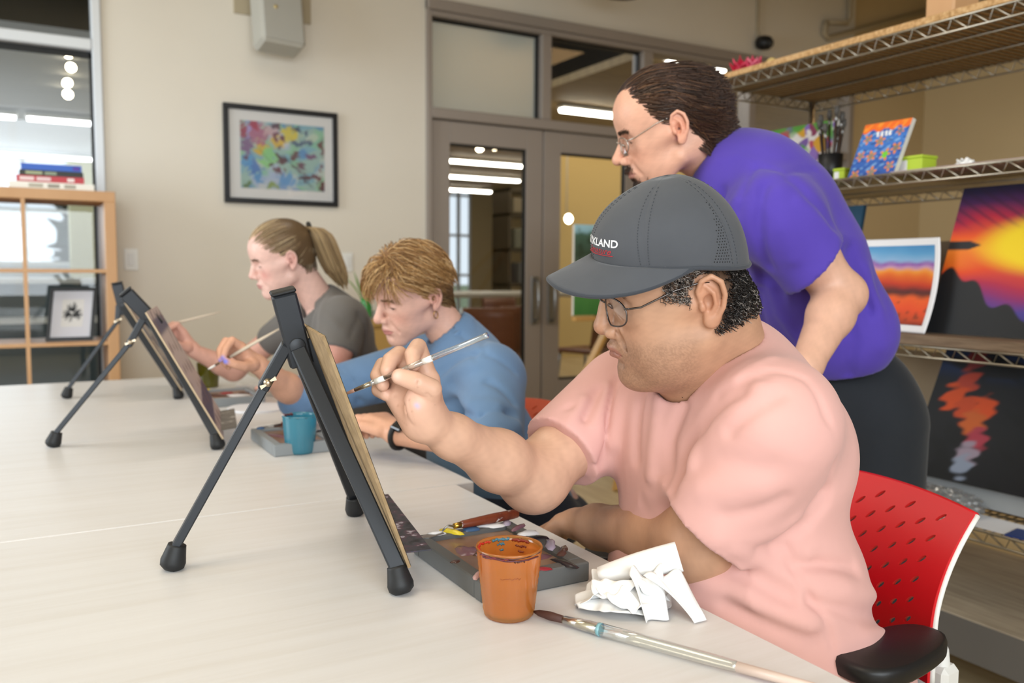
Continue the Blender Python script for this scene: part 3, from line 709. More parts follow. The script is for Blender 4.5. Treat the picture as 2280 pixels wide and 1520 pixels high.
lean_frame(fp, .068, .278, .806, 1.066, 4.745, 4.80, .017, .030)

# ------------------------------------------------------------------ tabletop easels
m_easel = mat('easel_black_alu', hexc('2B2E33'), rough=.42, metal=.25, spec=.5); add_bump(m_easel, 900, .08, .0004)
m_rubber = mat('rubber_foot', hexc('1B1C1E'), rough=.55)
m_hard = mat('hardboard', hexc('9A8263'), rough=.8); ramp_noise(m_hard, 60, [(.3, hexc('87704F')), (.7, hexc('A98F6C'))], detail=6)
m_hardl = mat('pale_panel', hexc('C9B394'), rough=.8)
m_screw = mat('screw_steel', hexc('B8A890'), rough=.3, metal=.9)
def easel(N, Fr, Rr, A, T, J, lab, board, plate_m, tilt=0.0):
    """tripod: near foot N, far foot Fr, rear foot Rr, apex A, head top T, rear joint J"""
    N, Fr, Rr, A, T, J = [np.array(p, float) for p in (N, Fr, Rr, A, T, J)]
    r = empty('tabletop_easel', (A[0], A[1], .74)); tag(r, lab, 'easel', 'tabletop easels')
    up = unit(T - A); side = unit(Fr - N); front = unit(np.cross(side, up))
    if front[0] < 0: front = -front
    h0 = A - up * .055
    hd = MB().bar(h0, T, .026, .034, side, .003).build('head_block', m_easel, r)
    MB().bar(T, T + up * .006, .027, .035, side, .002).build('end_cap', m_black, hd)
    MB().lathe(h0 + up * .030 - side * .0132, [(.0115, 0), (.0115, .0022), (.010, .003), (.0005, .003)], 20, -side).build('pivot_button', m_easel, hd)
    for P, s in ((N, -1), (Fr, 1)):
        top = A + side * s * .012 - up * .03; d = unit(P - top); foot = P + V3(0, 0, .020) - d * .012
        lg = MB().bar(top, foot, .013, .021, side, .002).build('front_leg', m_easel, r)
        c = P + V3(0, 0, .0); ax = unit(-d + V3(0, 0, .9))
        MB().lathe(c + V3(0, 0, .0), [(.004, .0005), (.011, .001), (.0165, .006), (.0175, .013), (.0155, .022), (.0130, .034), (.0125, .037), (.010, .037)], 18, ax).build('rubber_foot', m_rubber, lg)
    d1 = unit(J - (A - up * .02)); ol = MB().bar(A - up * .02 - front * .012, J + d1 * .012, .026, .016, side, .002).build('rear_upper_leg', m_easel, r)
    d2 = unit(Rr - J); rl = MB().bar(J, Rr + V3(0, 0, .02) - d2 * .012, .012, .020, np.cross(d2, side), .002).build('rear_lower_leg', m_easel, r)
    MB().lathe(Rr, [(.004, .0005), (.011, .001), (.0165, .006), (.0175, .013), (.0155, .022), (.0130, .034), (.0125, .037), (.010, .037)], 18, unit(-d2 + V3(0, 0, .9))).build('rubber_foot', m_rubber, rl)
    wn_ = MB(); c = J - side * .016
    wn_.lathe(c + side * .005, [(.0062, 0), (.0062, .004), (.0040, .005), (.0040, .009), (.0005, .009)], 14, -side)
    for s in (-1, 1):
        wd = unit(d2 * .8 + np.cross(side, d2) * .5) * s; wn_.prism([c + wd * .003, c + wd * .012 + np.cross(side, wd) * .003, c + wd * .013 - np.cross(side, wd) * .003, c + wd * .003 - np.cross(side, wd) * .002], -side * .003)
    wn_.build('wing_nut', m_screw, rl)
    # sliding spine that clamps the panel, two lip clips and the paint-spattered ledge
    b0 = (N + Fr) / 2; dn = unit(b0 - A)
    sp = MB().bar(A - front * -.012 + dn * .02, A + dn * .27 + front * .012, .010, .016, side, .001).build('spine', m_easel, r)
    return r, A, side, front, dn
E1 = easel((.413, 1.013, .74), (.482, 1.392, .74), (.162, 1.252, .74), (.325, 1.205, 1.078), (.3115, 1.2, 1.128), (.294, 1.226, 1.002), 'black tabletop easel nearest the camera in front of the capped man', None, None)
E2 = easel((.379, 2.061, .74), (.448, 2.44, .74), (.037, 2.269, .74), (.240, 2.25, 1.064), (.206, 2.25, 1.104), (.215, 2.26, .985), 'black tabletop easel in front of the woman in the blue sweatshirt', None, None)
E3 = easel((.420, 2.935, .74), (.485, 3.31, .74), (.096, 3.11, .74), (.269, 3.11, 1.064), (.259, 3.11, 1.112), (.259, 3.11, .992), 'black tabletop easel farthest away, in front of the ponytail woman', None, None)

# painted panels on the easels: a board with a painted face
def paint_grid(func, nu, nv, O, eu, ev, lu, lv, n, off):
    u, v = np.meshgrid(np.linspace(0, 1, nu), np.linspace(0, 1, nv), indexing='ij')
    P = O + eu * (u[..., None] * lu) + ev * (v[..., None] * lv) + n * off
    C = np.clip(func(u, v), 0, 1); i = np.arange(nu * nv).reshape(nu, nv)
    Q = np.stack([i[:-1, :-1], i[1:, :-1], i[1:, 1:], i[:-1, 1:]], -1).reshape(-1, 4)
    return P.reshape(-1, 3), Q, C.reshape(-1, 3)
m_paint = vcol(mat('oil_paint', (.5, .5, .5), rough=.5)); add_bump(m_paint, 180, .15, .0006)
m_paintm = vcol(mat('poster_print', (.5, .5, .5), rough=.6))
def panel(name, O, eu, ev, lu, lv, n, thick, func, bm, lab, cat='painting', nu=70, nv=70, group=None, pm=None, border=0.0):
    O = np.array(O, float); eu = unit(eu); ev = unit(ev); n = unit(n)
    r = empty(name, O); tag(r, lab, cat, group)
    MB().prism([O, O + eu * lu, O + eu * lu + ev * lv, O + ev * lv], -n * thick).build('backing', bm, r)
    O2 = O + eu * border + ev * border
    P, Q, C = paint_grid(func, nu, nv, O2, eu, ev, lu - 2 * border, lv - 2 * border, n, .0006)
    if np.cross(eu, ev) @ n < 0: Q = Q[:, ::-1]
    link('painted_face', mesh_np('painted_face', P - O, Q, False, C), pm or m_paint, r)
    return r
def H(h): return np.array(hexc(h))
def blend(*stops):
    """piecewise-linear colours over t"""
    xs = np.array([s[0] for s in stops]); cs = np.array([H(s[1]) for s in stops])
    return lambda t: np.stack([np.interp(t, xs, cs[:, k]) for k in range(3)], -1)
def n2(u, v, s, seed=0): return vnoise(np.stack([u, v, np.zeros_like(u)], -1), s, seed)
def over(C, c, w): return C + (H(c) - C) * np.clip(w, 0, 1)[..., None]
def muddy(base, spots):
    def f(u, v):
        C = np.ones(u.shape + (3,)) * H(base)
        for k, (c, s, th) in enumerate(spots): C = over(C, c, smooth01(n2(u, v, s, 11 + k), th, th + .25))
        return C
    return f
# the abstract floral sheet inside the frame on the wall
def floral(u, v):
    w_ = 1 - v; C = np.ones(u.shape + (3,)) * H('9DBDB8'); du = u + .03 * n2(u, v, 6, 1); dv = w_ + .03 * n2(u, v, 6, 2)
    for (c, sd, th, k) in (('6FA9C9', 3, .05, .6), ('8FC79F', 5, .2, .7), ('B7BFE0', 8, .3, .7), ('4F86C6', 12, .35, .7), ('D8D8CC', 14, .45, .5)): C = over(C, c, smooth01(n2(u, v, 2.6, sd), th, th + .35) * k)
    for (cx, cz, rx, rz, c) in ((.58, .14, .10, .13, 'D9C648'), (.43, .27, .07, .10, 'D8B43A'), (.24, .40, .07, .11, 'D8B030'), (.33, .52, .10, .16, '8FCF86'), (.20, .18, .12, .14, 'B0688E'), (.36, .14, .09, .10, 'C8A8B0'), (.04, .16, .06, .11, 'A03A58'), (.17, .07, .05, .06, 'A84058'), (.07, .38, .08, .12, '7E5A8A'), (.15, .68, .09, .13, '3F74C0'), (.08, .62, .06, .1, '5A9AD0'), (.10, .14, .03, .14, 'A79AD0'), (.68, .08, .05, .05, '2F3C68'), (.79, .12, .03, .04, '3B4A78'), (.70, .28, .08, .06, '45587E'), (.82, .25, .05, .04, '4A5A80'), (.97, .32, .04, .14, '6E2F40'), (.42, .20, .03, .05, '6A3A5A'), (.50, .24, .03, .04, '6A3A5A'), (.43, .36, .03, .04, '5E2B3A'), (.44, .50, .025, .03, '54304A'),
        (.64, .47, .045, .055, '6A3444'), (.49, .56, .05, .06, '5E2B3A'), (.37, .62, .03, .03, '5A3A4A'), (.45, .72, .05, .05, '6E2438'), (.06, .55, .025, .03, '6A3040'), (.84, .46, .05, .05, '7A4E7A'), (.71, .64, .06, .07, '6A3A5A'), (.76, .80, .075, .08, '5A2434'), (.89, .79, .06, .06, '642C3E'), (.96, .93, .05, .08, '5E2430'), (.96, .63, .025, .04, '7A3A4A'), (.43, .05, .04, .05, '5A3450'), (.06, .95, .06, .05, '5E7A4A'), (.36, .95, .08, .05, '8AA050'), (.20, .86, .06, .06, '4E90C8'), (.55, .85, .10, .10, '5C98D0')):
        C = over(C, c, smooth01(1.25 - np.hypot((du - cx) / rx, (dv - cz) / rz) + .45 * n2(u, v, 16, int(cx * 90)), 0, .6) * .9)
    C = over(C, '2E4A5A', smooth01(.018 - np.abs(w_ - .55 - (u - .5) * .95 - .06 * np.sin(u * 9)), 0, .012) * (u > .52) * (u < .85) * .8); C = over(C, '4A7A6A', smooth01(.014 - np.abs(w_ - .45 - (u - .25) * 1.5), 0, .01) * (u < .48) * (u > .22) * .6)
    return C
P, Q, C = paint_grid(floral, 150, 120, V3(ART[0], WY - .0186, ART[2]), V3(1, 0, 0), V3(0, 0, 1), ART[1] - ART[0], ART[3] - ART[2], V3(0, -1, 0), 0)
link('artwork', mesh_np('artwork', P - np.array(ART[4].location), Q, False, C), m_paintm, ART[4])
def board_on(E, lu, s0, lv, func, bm, lab, t0=.045, off=.022, nm='painted_panel', thick=.004):
    r, A, side, front, dn = E
    ev = -dn; n = unit(np.cross(side, ev)); n = n if n[0] > 0 else -n
    O = A + dn * (t0 + lv) + side * s0 + n * off
    return panel(nm, O, side, ev, lu, lv, n, thick, func, bm, lab), O, side, ev, n
B1 = board_on(E1, .375, -.195, .325, muddy('B9A88C', [('6A4A3A', 3, .1), ('7C8A6A', 4, .3), ('D8C8B0', 6, .4), ('5A6A8A', 5, .5)]), m_hard, 'brown hardboard painting panel on the nearest easel', t0=.004)
B2 = board_on(E2, .36, -.195, .34, lambda u, v: over(over(over(np.ones(u.shape + (3,)) * H('C9B6B4'), '4A4468', (smooth01(v, .80, .84) - smooth01(v, .92, .95))), '4A4468', smooth01(.10 - np.abs(v - .20 - .06 * u), 0, .02)), '7A5A5A', smooth01(n2(u, v, 5, 3), .45, .7) * .7), m_hardl, 'mauve sunset painting on pale board on the middle easel', t0=.010)
B3 = board_on(E3, .36, -.195, .33, muddy('B8B0A8', [('6A7A90', 3, .1), ('8A6A60', 5, .3)]), m_hardl, 'pale painting panel on the farthest easel', t0=.02)
# ledge plates that hold the panels
def ledge(E, s0, w, t, ext, m, lab):
    r, A, side, front, dn = E
    c = A + dn * t; n = unit(np.cross(side, -dn)); n = n if n[0] > 0 else -n
    p = [c + side * s0 + n * .024, c + side * (s0 + w) + n * .024, c + side * (s0 + w) + n * (.024 + ext) + dn * .012, c + side * s0 + n * (.024 + ext) + dn * .012]
    MB().prism(p, dn * .002).build('ledge_plate', m, r)
m_spatter = mat('spattered_metal', hexc('3A3A42'), rough=.5); ramp_noise(m_spatter, 55, [(.30, hexc('17181C')), (.48, hexc('3E4048')), (.60, hexc('5A3F4E')), (.66, hexc('C8C2CC')), (.72, hexc('33507A')), (.80, hexc('2C4A38'))], detail=5)
m_greyplate = mat('grey_plate', hexc('75716C'), rough=.55); ramp_noise(m_greyplate, 40, [(.4, hexc('6C6864')), (.62, hexc('7E7A74')), (.7, hexc('B4B0AA'))])
ledge(E1, -.165, .30, .318, .034, m_spatter, ''); ledge(E2, -.165, .30, .335, .034, m_greyplate, ''); ledge(E3, -.165, .30, .335, .034, m_greyplate, '')

# ------------------------------------------------------------------ cups
def cup(c, h, rt, rb, col, liq, lvl, lab, smear=None, bf=.36):
    r = empty('plastic_cup', (c[0], c[1], .74)); tag(r, lab, 'cup', 'rinse cups')
    m = thin_glass('cup_plastic_' + lab.split()[0], tuple(.30 + .70 * v for v in hexc(col)), .05, .12, hexc(col), bf, True); prof = []
    rr = lambda z: rb + (rt - rb) * (z / h) ** .9
    pr_ = [(rb * .2, .003), (rb * .92, .0005), (rb, .003)] + [(rr(z) + .00035 * math.sin(z * 900), z) for z in np.linspace(.006, h - .004, 22)] + [(rt + .0006, h - .002), (rt, h), (rt - .002, h - .001)] + [(rr(z) - .0022, z) for z in np.linspace(h - .006, .006, 12)] + [(rb * .2, .0045)]
    o = MB().lathe((0, 0, 0), pr_, 40, cap=(True, True)); link('cup_wall', o.mesh('cup_wall'), m, r)
    lm = mat('rinse_water_' + lab.split()[0], hexc(liq), rough=.12); L = [(.001, .0052)] + [(rr(z) - .0024, z) for z in np.linspace(.0055, h * lvl, 8)] + [(.001, h * lvl)]
    link('rinse_water', MB().lathe((0, 0, 0), L, 40).mesh('rinse_water'), lm, r)
    rg = random.Random(sum(map(ord, lab)))
    for k, (a0, a1, z, t, cc) in enumerate(smear or []):
        zz = h * z; pts = [(((rr(zz) - (.0022 if cc[0] == '-' else -.0004)) * math.cos(a)), ((rr(zz) - (.0022 if cc[0] == '-' else -.0004)) * math.sin(a)), zz + rg.uniform(-.0012, .0012)) for a in np.linspace(math.radians(a0), math.radians(a1), 14)]
        link('paint_smear', MB().tube(pts, [t * rg.uniform(.4, 1.1) for _ in pts], 6).mesh('paint_smear'), mat('smear_%d' % k, hexc(cc.strip('-')), rough=.4), r)
    return r
cup((.502, .888), .0875, .0405, .0305, 'F2AC52', '96561F', .50, 'orange translucent cup of paint water nearest the camera',
    [(0, 358, .955, .0013, '4A1E1A'), (190, 300, .93, .0016, '5A2A30'), (120, 170, .96, .0022, '-C62E1E'), (140, 165, .91, .0016, '-B84A2A'), (60, 95, .95, .0022, '-3E6E80'), (70, 85, .88, .0018, '-3E6E80'), (72, 80, .80, .0014, '-4A6A78'), (20, 55, .94, .0024, '-7A2A1A'), (25, 48, .86, .0018, '-6A2A1A'), (30, 42, .78, .0014, '-7A3A22'), (250, 268, .905, .0012, '4A2A20'), (225, 262, .66, .0006, '8A4A20'), (100, 115, .94, .0016, '-C23A2A'), (180, 240, .945, .0014, '6A2430')], bf=.42)
cup((.537, 1.938), .089, .0395, .0320, '5AB6CE', '3A94AC', .52, 'teal cup standing on the grey palette of the woman in blue', [(0, 358, .97, .0010, '2A4650'), (100, 150, .96, .005, '-6A3A40'), (150, 170, .97, .004, '-C8C0C0')], bf=.75)
cup((.556, 3.19), .088, .0395, .0320, 'A09A1E', '7A5A22', .55, 'olive green cup in front of the ponytail woman', [(0, 358, .97, .0010, '5A5418')], bf=.6)

# ------------------------------------------------------------------ paint palettes (shallow boxes with a mixing pane)
m_pal = mat('palette_grey', hexc('5C5D5C'), rough=.5); m_pal2 = mat('palette_grey_pale', hexc('8A8F92'), rough=.5)
m_mix = mat('mixing_pane', hexc('8A6B56'), rough=.25); ramp_noise(m_mix, 9, [(.35, hexc('7A5A48')), (.55, hexc('957660')), (.75, hexc('A88C78'))], detail=3)
def dollop(mb, c, r, h, seed):
    rg = np.random.default_rng(seed); n = 12; P = []; Fc = []
    rad = 1 + .35 * np.sin(np.arange(n) * 2 * PI / n * 2 + rg.uniform(0, 6)) + rg.uniform(-.15, .15, n)
    ang = rg.uniform(0, PI)
    for k, (q, z) in enumerate(((1.0, 0), (.85, .6), (.45, 1.0))):
        for j in range(n):
            a = 2 * PI * j / n; x = r * q * rad[j] * math.cos(a); y = r * q * rad[j] * .5 * math.sin(a)
            P.append((c[0] + x * math.cos(ang) - y * math.sin(ang), c[1] + x * math.sin(ang) + y * math.cos(ang), c[2] + h * z))
    P.append((c[0], c[1], c[2] + h))
    for k in range(2):
        for j in range(n): Fc.append((k * n + j, k * n + (j + 1) % n, (k + 1) * n + (j + 1) % n, (k + 1) * n + j))
    for j in range(n): Fc.append((2 * n + j, 2 * n + (j + 1) % n, 3 * n))
    mb.add(P, Fc, True); return mb
PAINTC = {k: mat('paint_' + k, hexc(c), rough=.25) for k, c in dict(yellow='E6CF3C', white='E4E4E6', blue='3F5F86', black='1E1C22', red='8E2430', mauve='7A5660', brown='4E342E', lilac='A79CB0', pink='C6A09C').items()}
def palette(x0, x1, y0, y1, m, lab, dabs, z0=.74, hgt=.027):
    r = empty('paint_palette', ((x0 + x1) / 2, (y0 + y1) / 2, z0)); tag(r, lab, 'palette', 'paint palettes'); w = .020
    for (a, b, c, e) in ((x0, x1, y0, y0 + w), (x0, x1, y1 - w, y1), (x0, x0 + w, y0 + w, y1 - w), (x1 - w, x1, y0 + w, y1 - w)): slab(a, b, c, e, z0, z0 + hgt, .002).build('frame_side', m, r)
    slab(x0 + w, x1 - w, y0 + w, y1 - w, z0 + .002, z0 + hgt - .007).build('mixing_pane', m_mix, r)
    for k, (u, v, rad, hh, c, onrim) in enumerate(dabs):
        dollop(MB(), (x0 + (x1 - x0) * u, y0 + (y1 - y0) * v, z0 + hgt - (.0005 if onrim else .0072)), rad, hh, k + 3).build('paint_dab', PAINTC[c], r)
    return r
palette(.488, .655, .935, 1.155, m_pal, 'grey palette box beside the orange cup with brown paint', [(.35, .95, .018, .005, 'yellow', 1), (.20, .955, .014, .005, 'white', 1), (.55, .955, .02, .004, 'blue', 1), (.75, .955, .022, .004, 'white', 1), (.92, .95, .014, .005, 'lilac', 1), (.95, .82, .016, .004, 'mauve', 1), (.95, .68, .02, .004, 'white', 1), (.95, .55, .016, .004, 'black', 1), (.95, .40, .02, .004, 'lilac', 1), (.95, .25, .018, .004, 'brown', 1),
    (.30, .62, .03, .003, 'mauve', 0), (.42, .52, .026, .004, 'brown', 0), (.70, .35, .035, .003, 'mauve', 0), (.80, .55, .02, .003, 'pink', 0), (.62, .70, .02, .002, 'brown', 0), (.55, .04, .014, .003, 'red', 1), (.8, .05, .02, .003, 'black', 1), (.45, .045, .013, .002, 'lilac', 1), (.04, .4, .01, .002, 'brown', 1), (.05, .12, .012, .003, 'pink', 1)])
palette(.472, .620, 1.915, 2.150, m_pal2, 'pale grey palette box under the teal cup', [(.3, .6, .03, .004, 'mauve', 0), (.55, .45, .03, .004, 'pink', 0), (.15, .95, .015, .005, 'blue', 1), (.5, .95, .02, .006, 'brown', 1), (.8, .95, .02, .004, 'white', 1), (.95, .5, .015, .004, 'black', 1)])
palette(.470, .640, 2.700, 2.930, m_pal2, 'grey palette box in front of the ponytail woman', [(.3, .5, .04, .005, 'brown', 0), (.6, .4, .04, .004, 'white', 0), (.5, .7, .03, .004, 'red', 0), (.8, .6, .02, .004, 'brown', 0), (.2, .95, .015, .004, 'yellow', 1)])
# palette knife
pk = empty('palette_knife', (.60, 1.14, .768)); tag(pk, 'palette knife with brown wooden handle lying across the grey palette', 'palette knife')
m_hdl = mat('knife_handle', hexc('7A3A22'), rough=.4); ramp_noise(m_hdl, 70, [(.5, hexc('7A3A22')), (.66, hexc('6A2E1C')), (.70, hexc('C9BDB6'))])
a, b = V3(.562, 1.145, .776), V3(.668, 1.152, .778); d = unit(b - a)
MB().tube([a, a + d * .004, a + d * .02, a + d * .06, b - d * .012, b - d * .003, b], [.0050, .0060, .0066, .0078, .0076, .0066, .002], 12).build('handle', m_hdl, pk)
MB().tube([a - d * .012, a], [.0042, .0050], 12).build('ferrule', mat('brass', hexc('C8A24A'), rough=.3, metal=1), pk)
MB().tube([a - d * .012, a - d * .022 + V3(0, 0, .003), a - d * .032 + V3(0, 0, -.004)], [.0018, .0016, .0014], 8).build('neck', m_steel, pk)
MB().prism([a - d * .032 + V3(0, .007, -.006), a - d * .032 + V3(0, -.007, -.006), a - d * .058 + V3(0, -.008, -.008), a - d * .075 + V3(0, 0, -.0085), a - d * .058 + V3(0, .008, -.008)], (0, 0, .001)).build('blade', m_steel, pk)

# ------------------------------------------------------------------ big clear-handled brush lying on the table
m_acry = thin_glass('clear_acrylic', (.93, .96, .95), .16, .04, (.85, .88, .86), .06)
m_acryblue = mat('aqua_ring', hexc('9CD3DC'), rough=.2, trans=.4)
m_ferr = mat('nickel_ferrule', hexc('CDBFA8'), rough=.18, metal=1)
m_brist = mat('brown_bristle', hexc('4A2C24'), rough=.6); add_bump(m_brist, 300, .5, .001, stretch=(1, 1, 8))
def brush(name, tip, end, prof, lab, mats, cat='paintbrush'):
    tip = np.array(tip, float); end = np.array(end, float); L = np.linalg.norm(end - tip); d = (end - tip) / L
    r = empty(name, tip); tag(r, lab, cat, 'paintbrushes')
    for (nm, m, pts) in prof: MB().tube([tip + d * (t * L) for t, _ in pts], [q for _, q in pts], 16).build(nm, mats[m], r)
    return r
BM = dict(acry=m_acry, ring=m_acryblue, ferr=m_ferr, brist=m_brist, white=mat('white_band', hexc('EDE9E2'), rough=.4), pink=mat('pinkish_handle', hexc('D9C3B6'), rough=.3), pale=mat('pale_wood_handle', hexc('D6C7B2'), rough=.5), wet=mat('wet_bristle', hexc('B48A76'), rough=.3))
brush('paintbrush', (.524, .866, .7475), (.700, .500, .7495), [('bristles', 'brist', [(0, .001), (.02, .0038), (.06, .0053), (.11, .0043)]), ('ferrule', 'ferr', [(.105, .0044), (.15, .0048), (.155, .0051), (.16, .0048), (.215, .0055)]), ('clear_sleeve', 'acry', [(.11, .0051), (.16, .0064), (.225, .0075)]), ('aqua_ring', 'ring', [(.222, .0077), (.232, .0079)]), ('handle', 'acry', [(.232, .0077), (.35, .0073), (.55, .0067), (.62, .0060), (.63, .0056)]), ('handle_tail', 'pink', [(.63, .0056), (.8, .0049), (1.0, .004)])], 'large clear handled brush lying on the table edge by the tissue', BM)

# ------------------------------------------------------------------ crumpled tissue
def crumple(u, v, rg, n=5):
    f = np.zeros_like(u)
    for j in range(n):
        a = rg.uniform(0, PI); k = (.55 + .32 * j); q = (u * math.cos(a) + v * math.sin(a)) * k * 2.2 + rg.uniform(0, 6); w = .5 + .5 * np.sin(1.3 * (v * math.cos(a) - u * math.sin(a)) * k + rg.uniform(0, 6))
        s_ = np.sin(q); f += (1 - 2 * np.sqrt(s_ * s_ + .03)) * w / (1 + .6 * j)
    return f
def tissue(c, size, seed, lab, name='crumpled_tissue', sheets=3):
    rg = np.random.default_rng(seed); r = empty(name, c); tag(r, lab, 'tissue')
    m = mat('tissue_paper', hexc('F1F0EE'), rough=.95, spec=.2, bump=(220, .2, .0006)); sx, sy, sz = size
    for k in range(sheets):
        n = 56; u, v = np.meshgrid(np.linspace(-1, 1, n), np.linspace(-1, 1, n), indexing='ij'); a = rg.uniform(0, PI); ca, sa = math.cos(a), math.sin(a)
        e = 1 - .16 * k; sq = np.sqrt(1 - .38 * v * v); sr = np.sqrt(1 - .38 * u * u); X = (u * sq * ca - v * sr * sa) * e; Y = (u * sq * sa + v * sr * ca) * e; f = crumple(u * 1.5, v * 1.5, rg); g = crumple(u * 1.2, v * 1.2, rg)
        dome = np.clip(1 - .80 * (X ** 2 + Y ** 2), 0, 1) ** .55
        Z = sz * (.05 + dome * (.80 + .25 * k) + .36 * f * (.35 + dome)); X = X * sx * .92 + .20 * sx * g * dome + rg.uniform(-.15, .15) * sx; Y = Y * sy * .92 + .20 * sy * f * dome + rg.uniform(-.15, .15) * sy
        Z = np.maximum(Z, .0012 + .0008 * k); link('folded_sheet', MB().grid(np.stack([X, Y, Z], -1), .0007).mesh('folded_sheet'), m, r)
    return r, m
ts, m_ts = tissue((.648, .845, .7402), (.070, .058, .030), 12, 'crumpled white tissue on the table edge beside the orange cup')
def flap(r, G, nm='flap', th=.0008): link(nm, MB().grid(np.array(G) , th).mesh(nm), m_ts, r)
rg = np.random.default_rng(5)
# rolled piece pointing to the upper right, hanging sheet corner and folds
ax0_, ax1_ = V3(-.020, .030, .030), V3(.062, -.028, .062); da = unit(ax1_ - ax0_); s1 = unit(np.cross(da, V3(0, 0, 1))); s2 = np.cross(s1, da)
flap(ts, [[ax0_ + (ax1_ - ax0_) * t + (s1 * math.cos(a) + s2 * math.sin(a)) * (.012 + .007 * t + .0015 * math.sin(3 * a + 5 * t)) for a in np.linspace(-1.6, 3.6, 22)] for t in np.linspace(0, 1, 14)], 'rolled_flap')
flap(ts, [[V3(.030 + .050 * (u - .5) * (1 - .62 * v) + .014 * v, -.028 - .062 * v - .012 * u * (1 - v), .044 * (1 - v) ** .8 + .0015 + .010 * math.sin(9 * u + 2.5 * v) * (1 - v) * (.4 + v)) for v in np.linspace(0, 1, 18)] for u in np.linspace(0, 1, 22)], 'draped_corner')
flap(ts, [[V3(-.012 + .046 * u * (1 - .35 * v) - .004 * v, -.022 - .040 * v + .006 * math.sin(5 * u), .046 * (1 - v) ** .9 + .0015 + .009 * math.sin(8 * u + 3 * v) * (1 - v)) for v in np.linspace(0, 1, 16)] for u in np.linspace(0, 1, 20)], 'folded_edge')
# ------------------------------------------------------------------ chrome wire rack along the right side
m_wire = mat('chrome_wire', hexc('B9B1A2'), rough=.28, metal=.95)
m_chip = mat('chipboard', hexc('BE9464'), rough=.85); ramp_noise(m_chip, 90, [(.3, hexc('9A7446')), (.5, hexc('C09766')), (.7, hexc('D2AE80'))], detail=6)
m_shelfwood = mat('shelf_board_brown', hexc('7A6552'), rough=.6); ramp_noise(m_shelfwood, 30, [(.35, hexc('6E5A48')), (.65, hexc('85705C'))], stretch=(4, .4, 4))
m_lowboard = mat('low_board', hexc('A89A86'), rough=.6); ramp_noise(m_lowboard, 8, [(.3, hexc('978977')), (.7, hexc('B4A794'))], stretch=(6, .6, 1))
RX0, RX1, RY0, RY1 = 2.20, 2.80, .62, 2.46
rk = empty('wire_rack', (2.5, 1.54, 0)); tag(rk, 'chrome wire storage rack holding paintings along the right side', 'shelf')
for (x, y) in ((RX0 + .02, RY0), (RX1 - .02, RY0), (RX0 + .02, RY1), (RX1 - .02, RY1)): MB().tube([(x, y, 0), (x, y, 1.93)], .0125, 12).build('post', m_wire, rk)
def wire_shelf(zb, zt, pitch=.058, wires=True, y1=RY1):
    fr = MB()
    for x in (RX0, RX1):
        fr.tube([(x, RY0, zt), (x, y1, zt)], .0036, 6).tube([(x, RY0, zb), (x, y1, zb)], .0036, 6)
        n = int((y1 - RY0) / pitch); pts = []
        for k in range(n + 1): pts += [(x, RY0 + k * pitch, zb), (x, RY0 + k * pitch + pitch * .80, zt)]
        fr.tube([p for p in pts if p[1] <= y1 + .01], .0028, 6)
    for y in (RY0, y1):
        fr.tube([(RX0, y, zt), (RX1, y, zt)], .0036, 6).tube([(RX0, y, zb), (RX1, y, zb)], .0036, 6)
        fr.tube([p for k in range(11) for p in ((RX0 + k * .0545, y, zb), (RX0 + k * .0545 + .04, y, zt))], .0028, 6)
    sh = fr.build('shelf_truss', m_wire, rk)
    if wires:
        w = MB(); y = RY0 + .02
        while y < y1: w.tube([(RX0, y, zt), (RX1, y, zt)], .0021, 5, False); y += .0245
        for x in (RX0 + .2, RX0 + .4): w.tube([(x, RY0, zt - .005), (x, y1, zt - .005)], .0036, 6)
        tag(w.build('wire_deck', m_wire, sh), None, None, None, 'stuff')
    return sh
s_top = wire_shelf(1.817, 1.852); s_mid = wire_shelf(1.423, 1.453); s_low = wire_shelf(.928, .958); s_bot = wire_shelf(.448, .478)
slab(RX0 - .004, RX1, RY0, RY1 + .02, 1.8545, 1.874, .001).build('chipboard_liner', m_chip, s_top)
slab(RX0 - .006, RX1, RY0, RY1, .961, .990, .002).build('wood_liner', m_shelfwood, s_low)
slab(RX0 - .02, RX1 + .02, .1, 2.42, .19, .235, .003).build('bottom_board', m_lowboard, rk); slab(RX0 - .022, RX0 - .016, .1, 2.42, .12, .232).build('board_edge', mat('grey_edge', hexc('6E6A66'), rough=.5), rk)

m_canvas = mat('canvas_edge', hexc('D9D4CA'), rough=.8); m_paper = mat('white_paper', hexc('E9E8EC'), rough=.7)
# sunset canvas
def sunset(u, v):
    C = blend((0, '2A2C6E'), (.14, '4A3C90'), (.24, '8A2A6A'), (.34, 'B02848'), (.44, 'E04A20'), (.55, 'F0862A'), (.66, 'E8551E'), (.78, 'B8203A'), (.90, '4A1C50'), (1, '1C1C48'))(np.clip(v + .05 * n2(u, v, 3, 1), 0, 1))
    r = np.sqrt(((u - .52) / .40) ** 2 + ((v - .60) / .22) ** 2); C = over(C, 'F4D21E', smooth01(1.1 - r, 0, .5)); C = over(C, 'F8EE5A', smooth01(.5 - r, 0, .4) * .5)
    st = np.sin((u * 1.0 + v * 1.1) * 2 * PI * 13) ; C = over(C, '3A1638', smooth01(st, .1, .9) * smooth01(v, .68, .8) * .55)
    red = smooth01(.28 - np.hypot(u - .95, (v - .82)), 0, .2); C = over(C, 'D0181C', red * .9)
    hill = .36 - .50 * u + .03 * np.sin(u * 40) + .09 * smooth01(.16 - np.abs(u - .10), 0, .12); C = over(C, '1E2024', smooth01(hill - v, -.005, .01))
    isl = smooth01(.035 - np.abs(v - .60) - np.maximum(0, (u - .10)) * .5, 0, .01) * (u < .20); C = over(C, '26262A', isl)
    return over(C, '14142E', smooth01(v - .10 * u * 0, .90, 1.0) * .8)
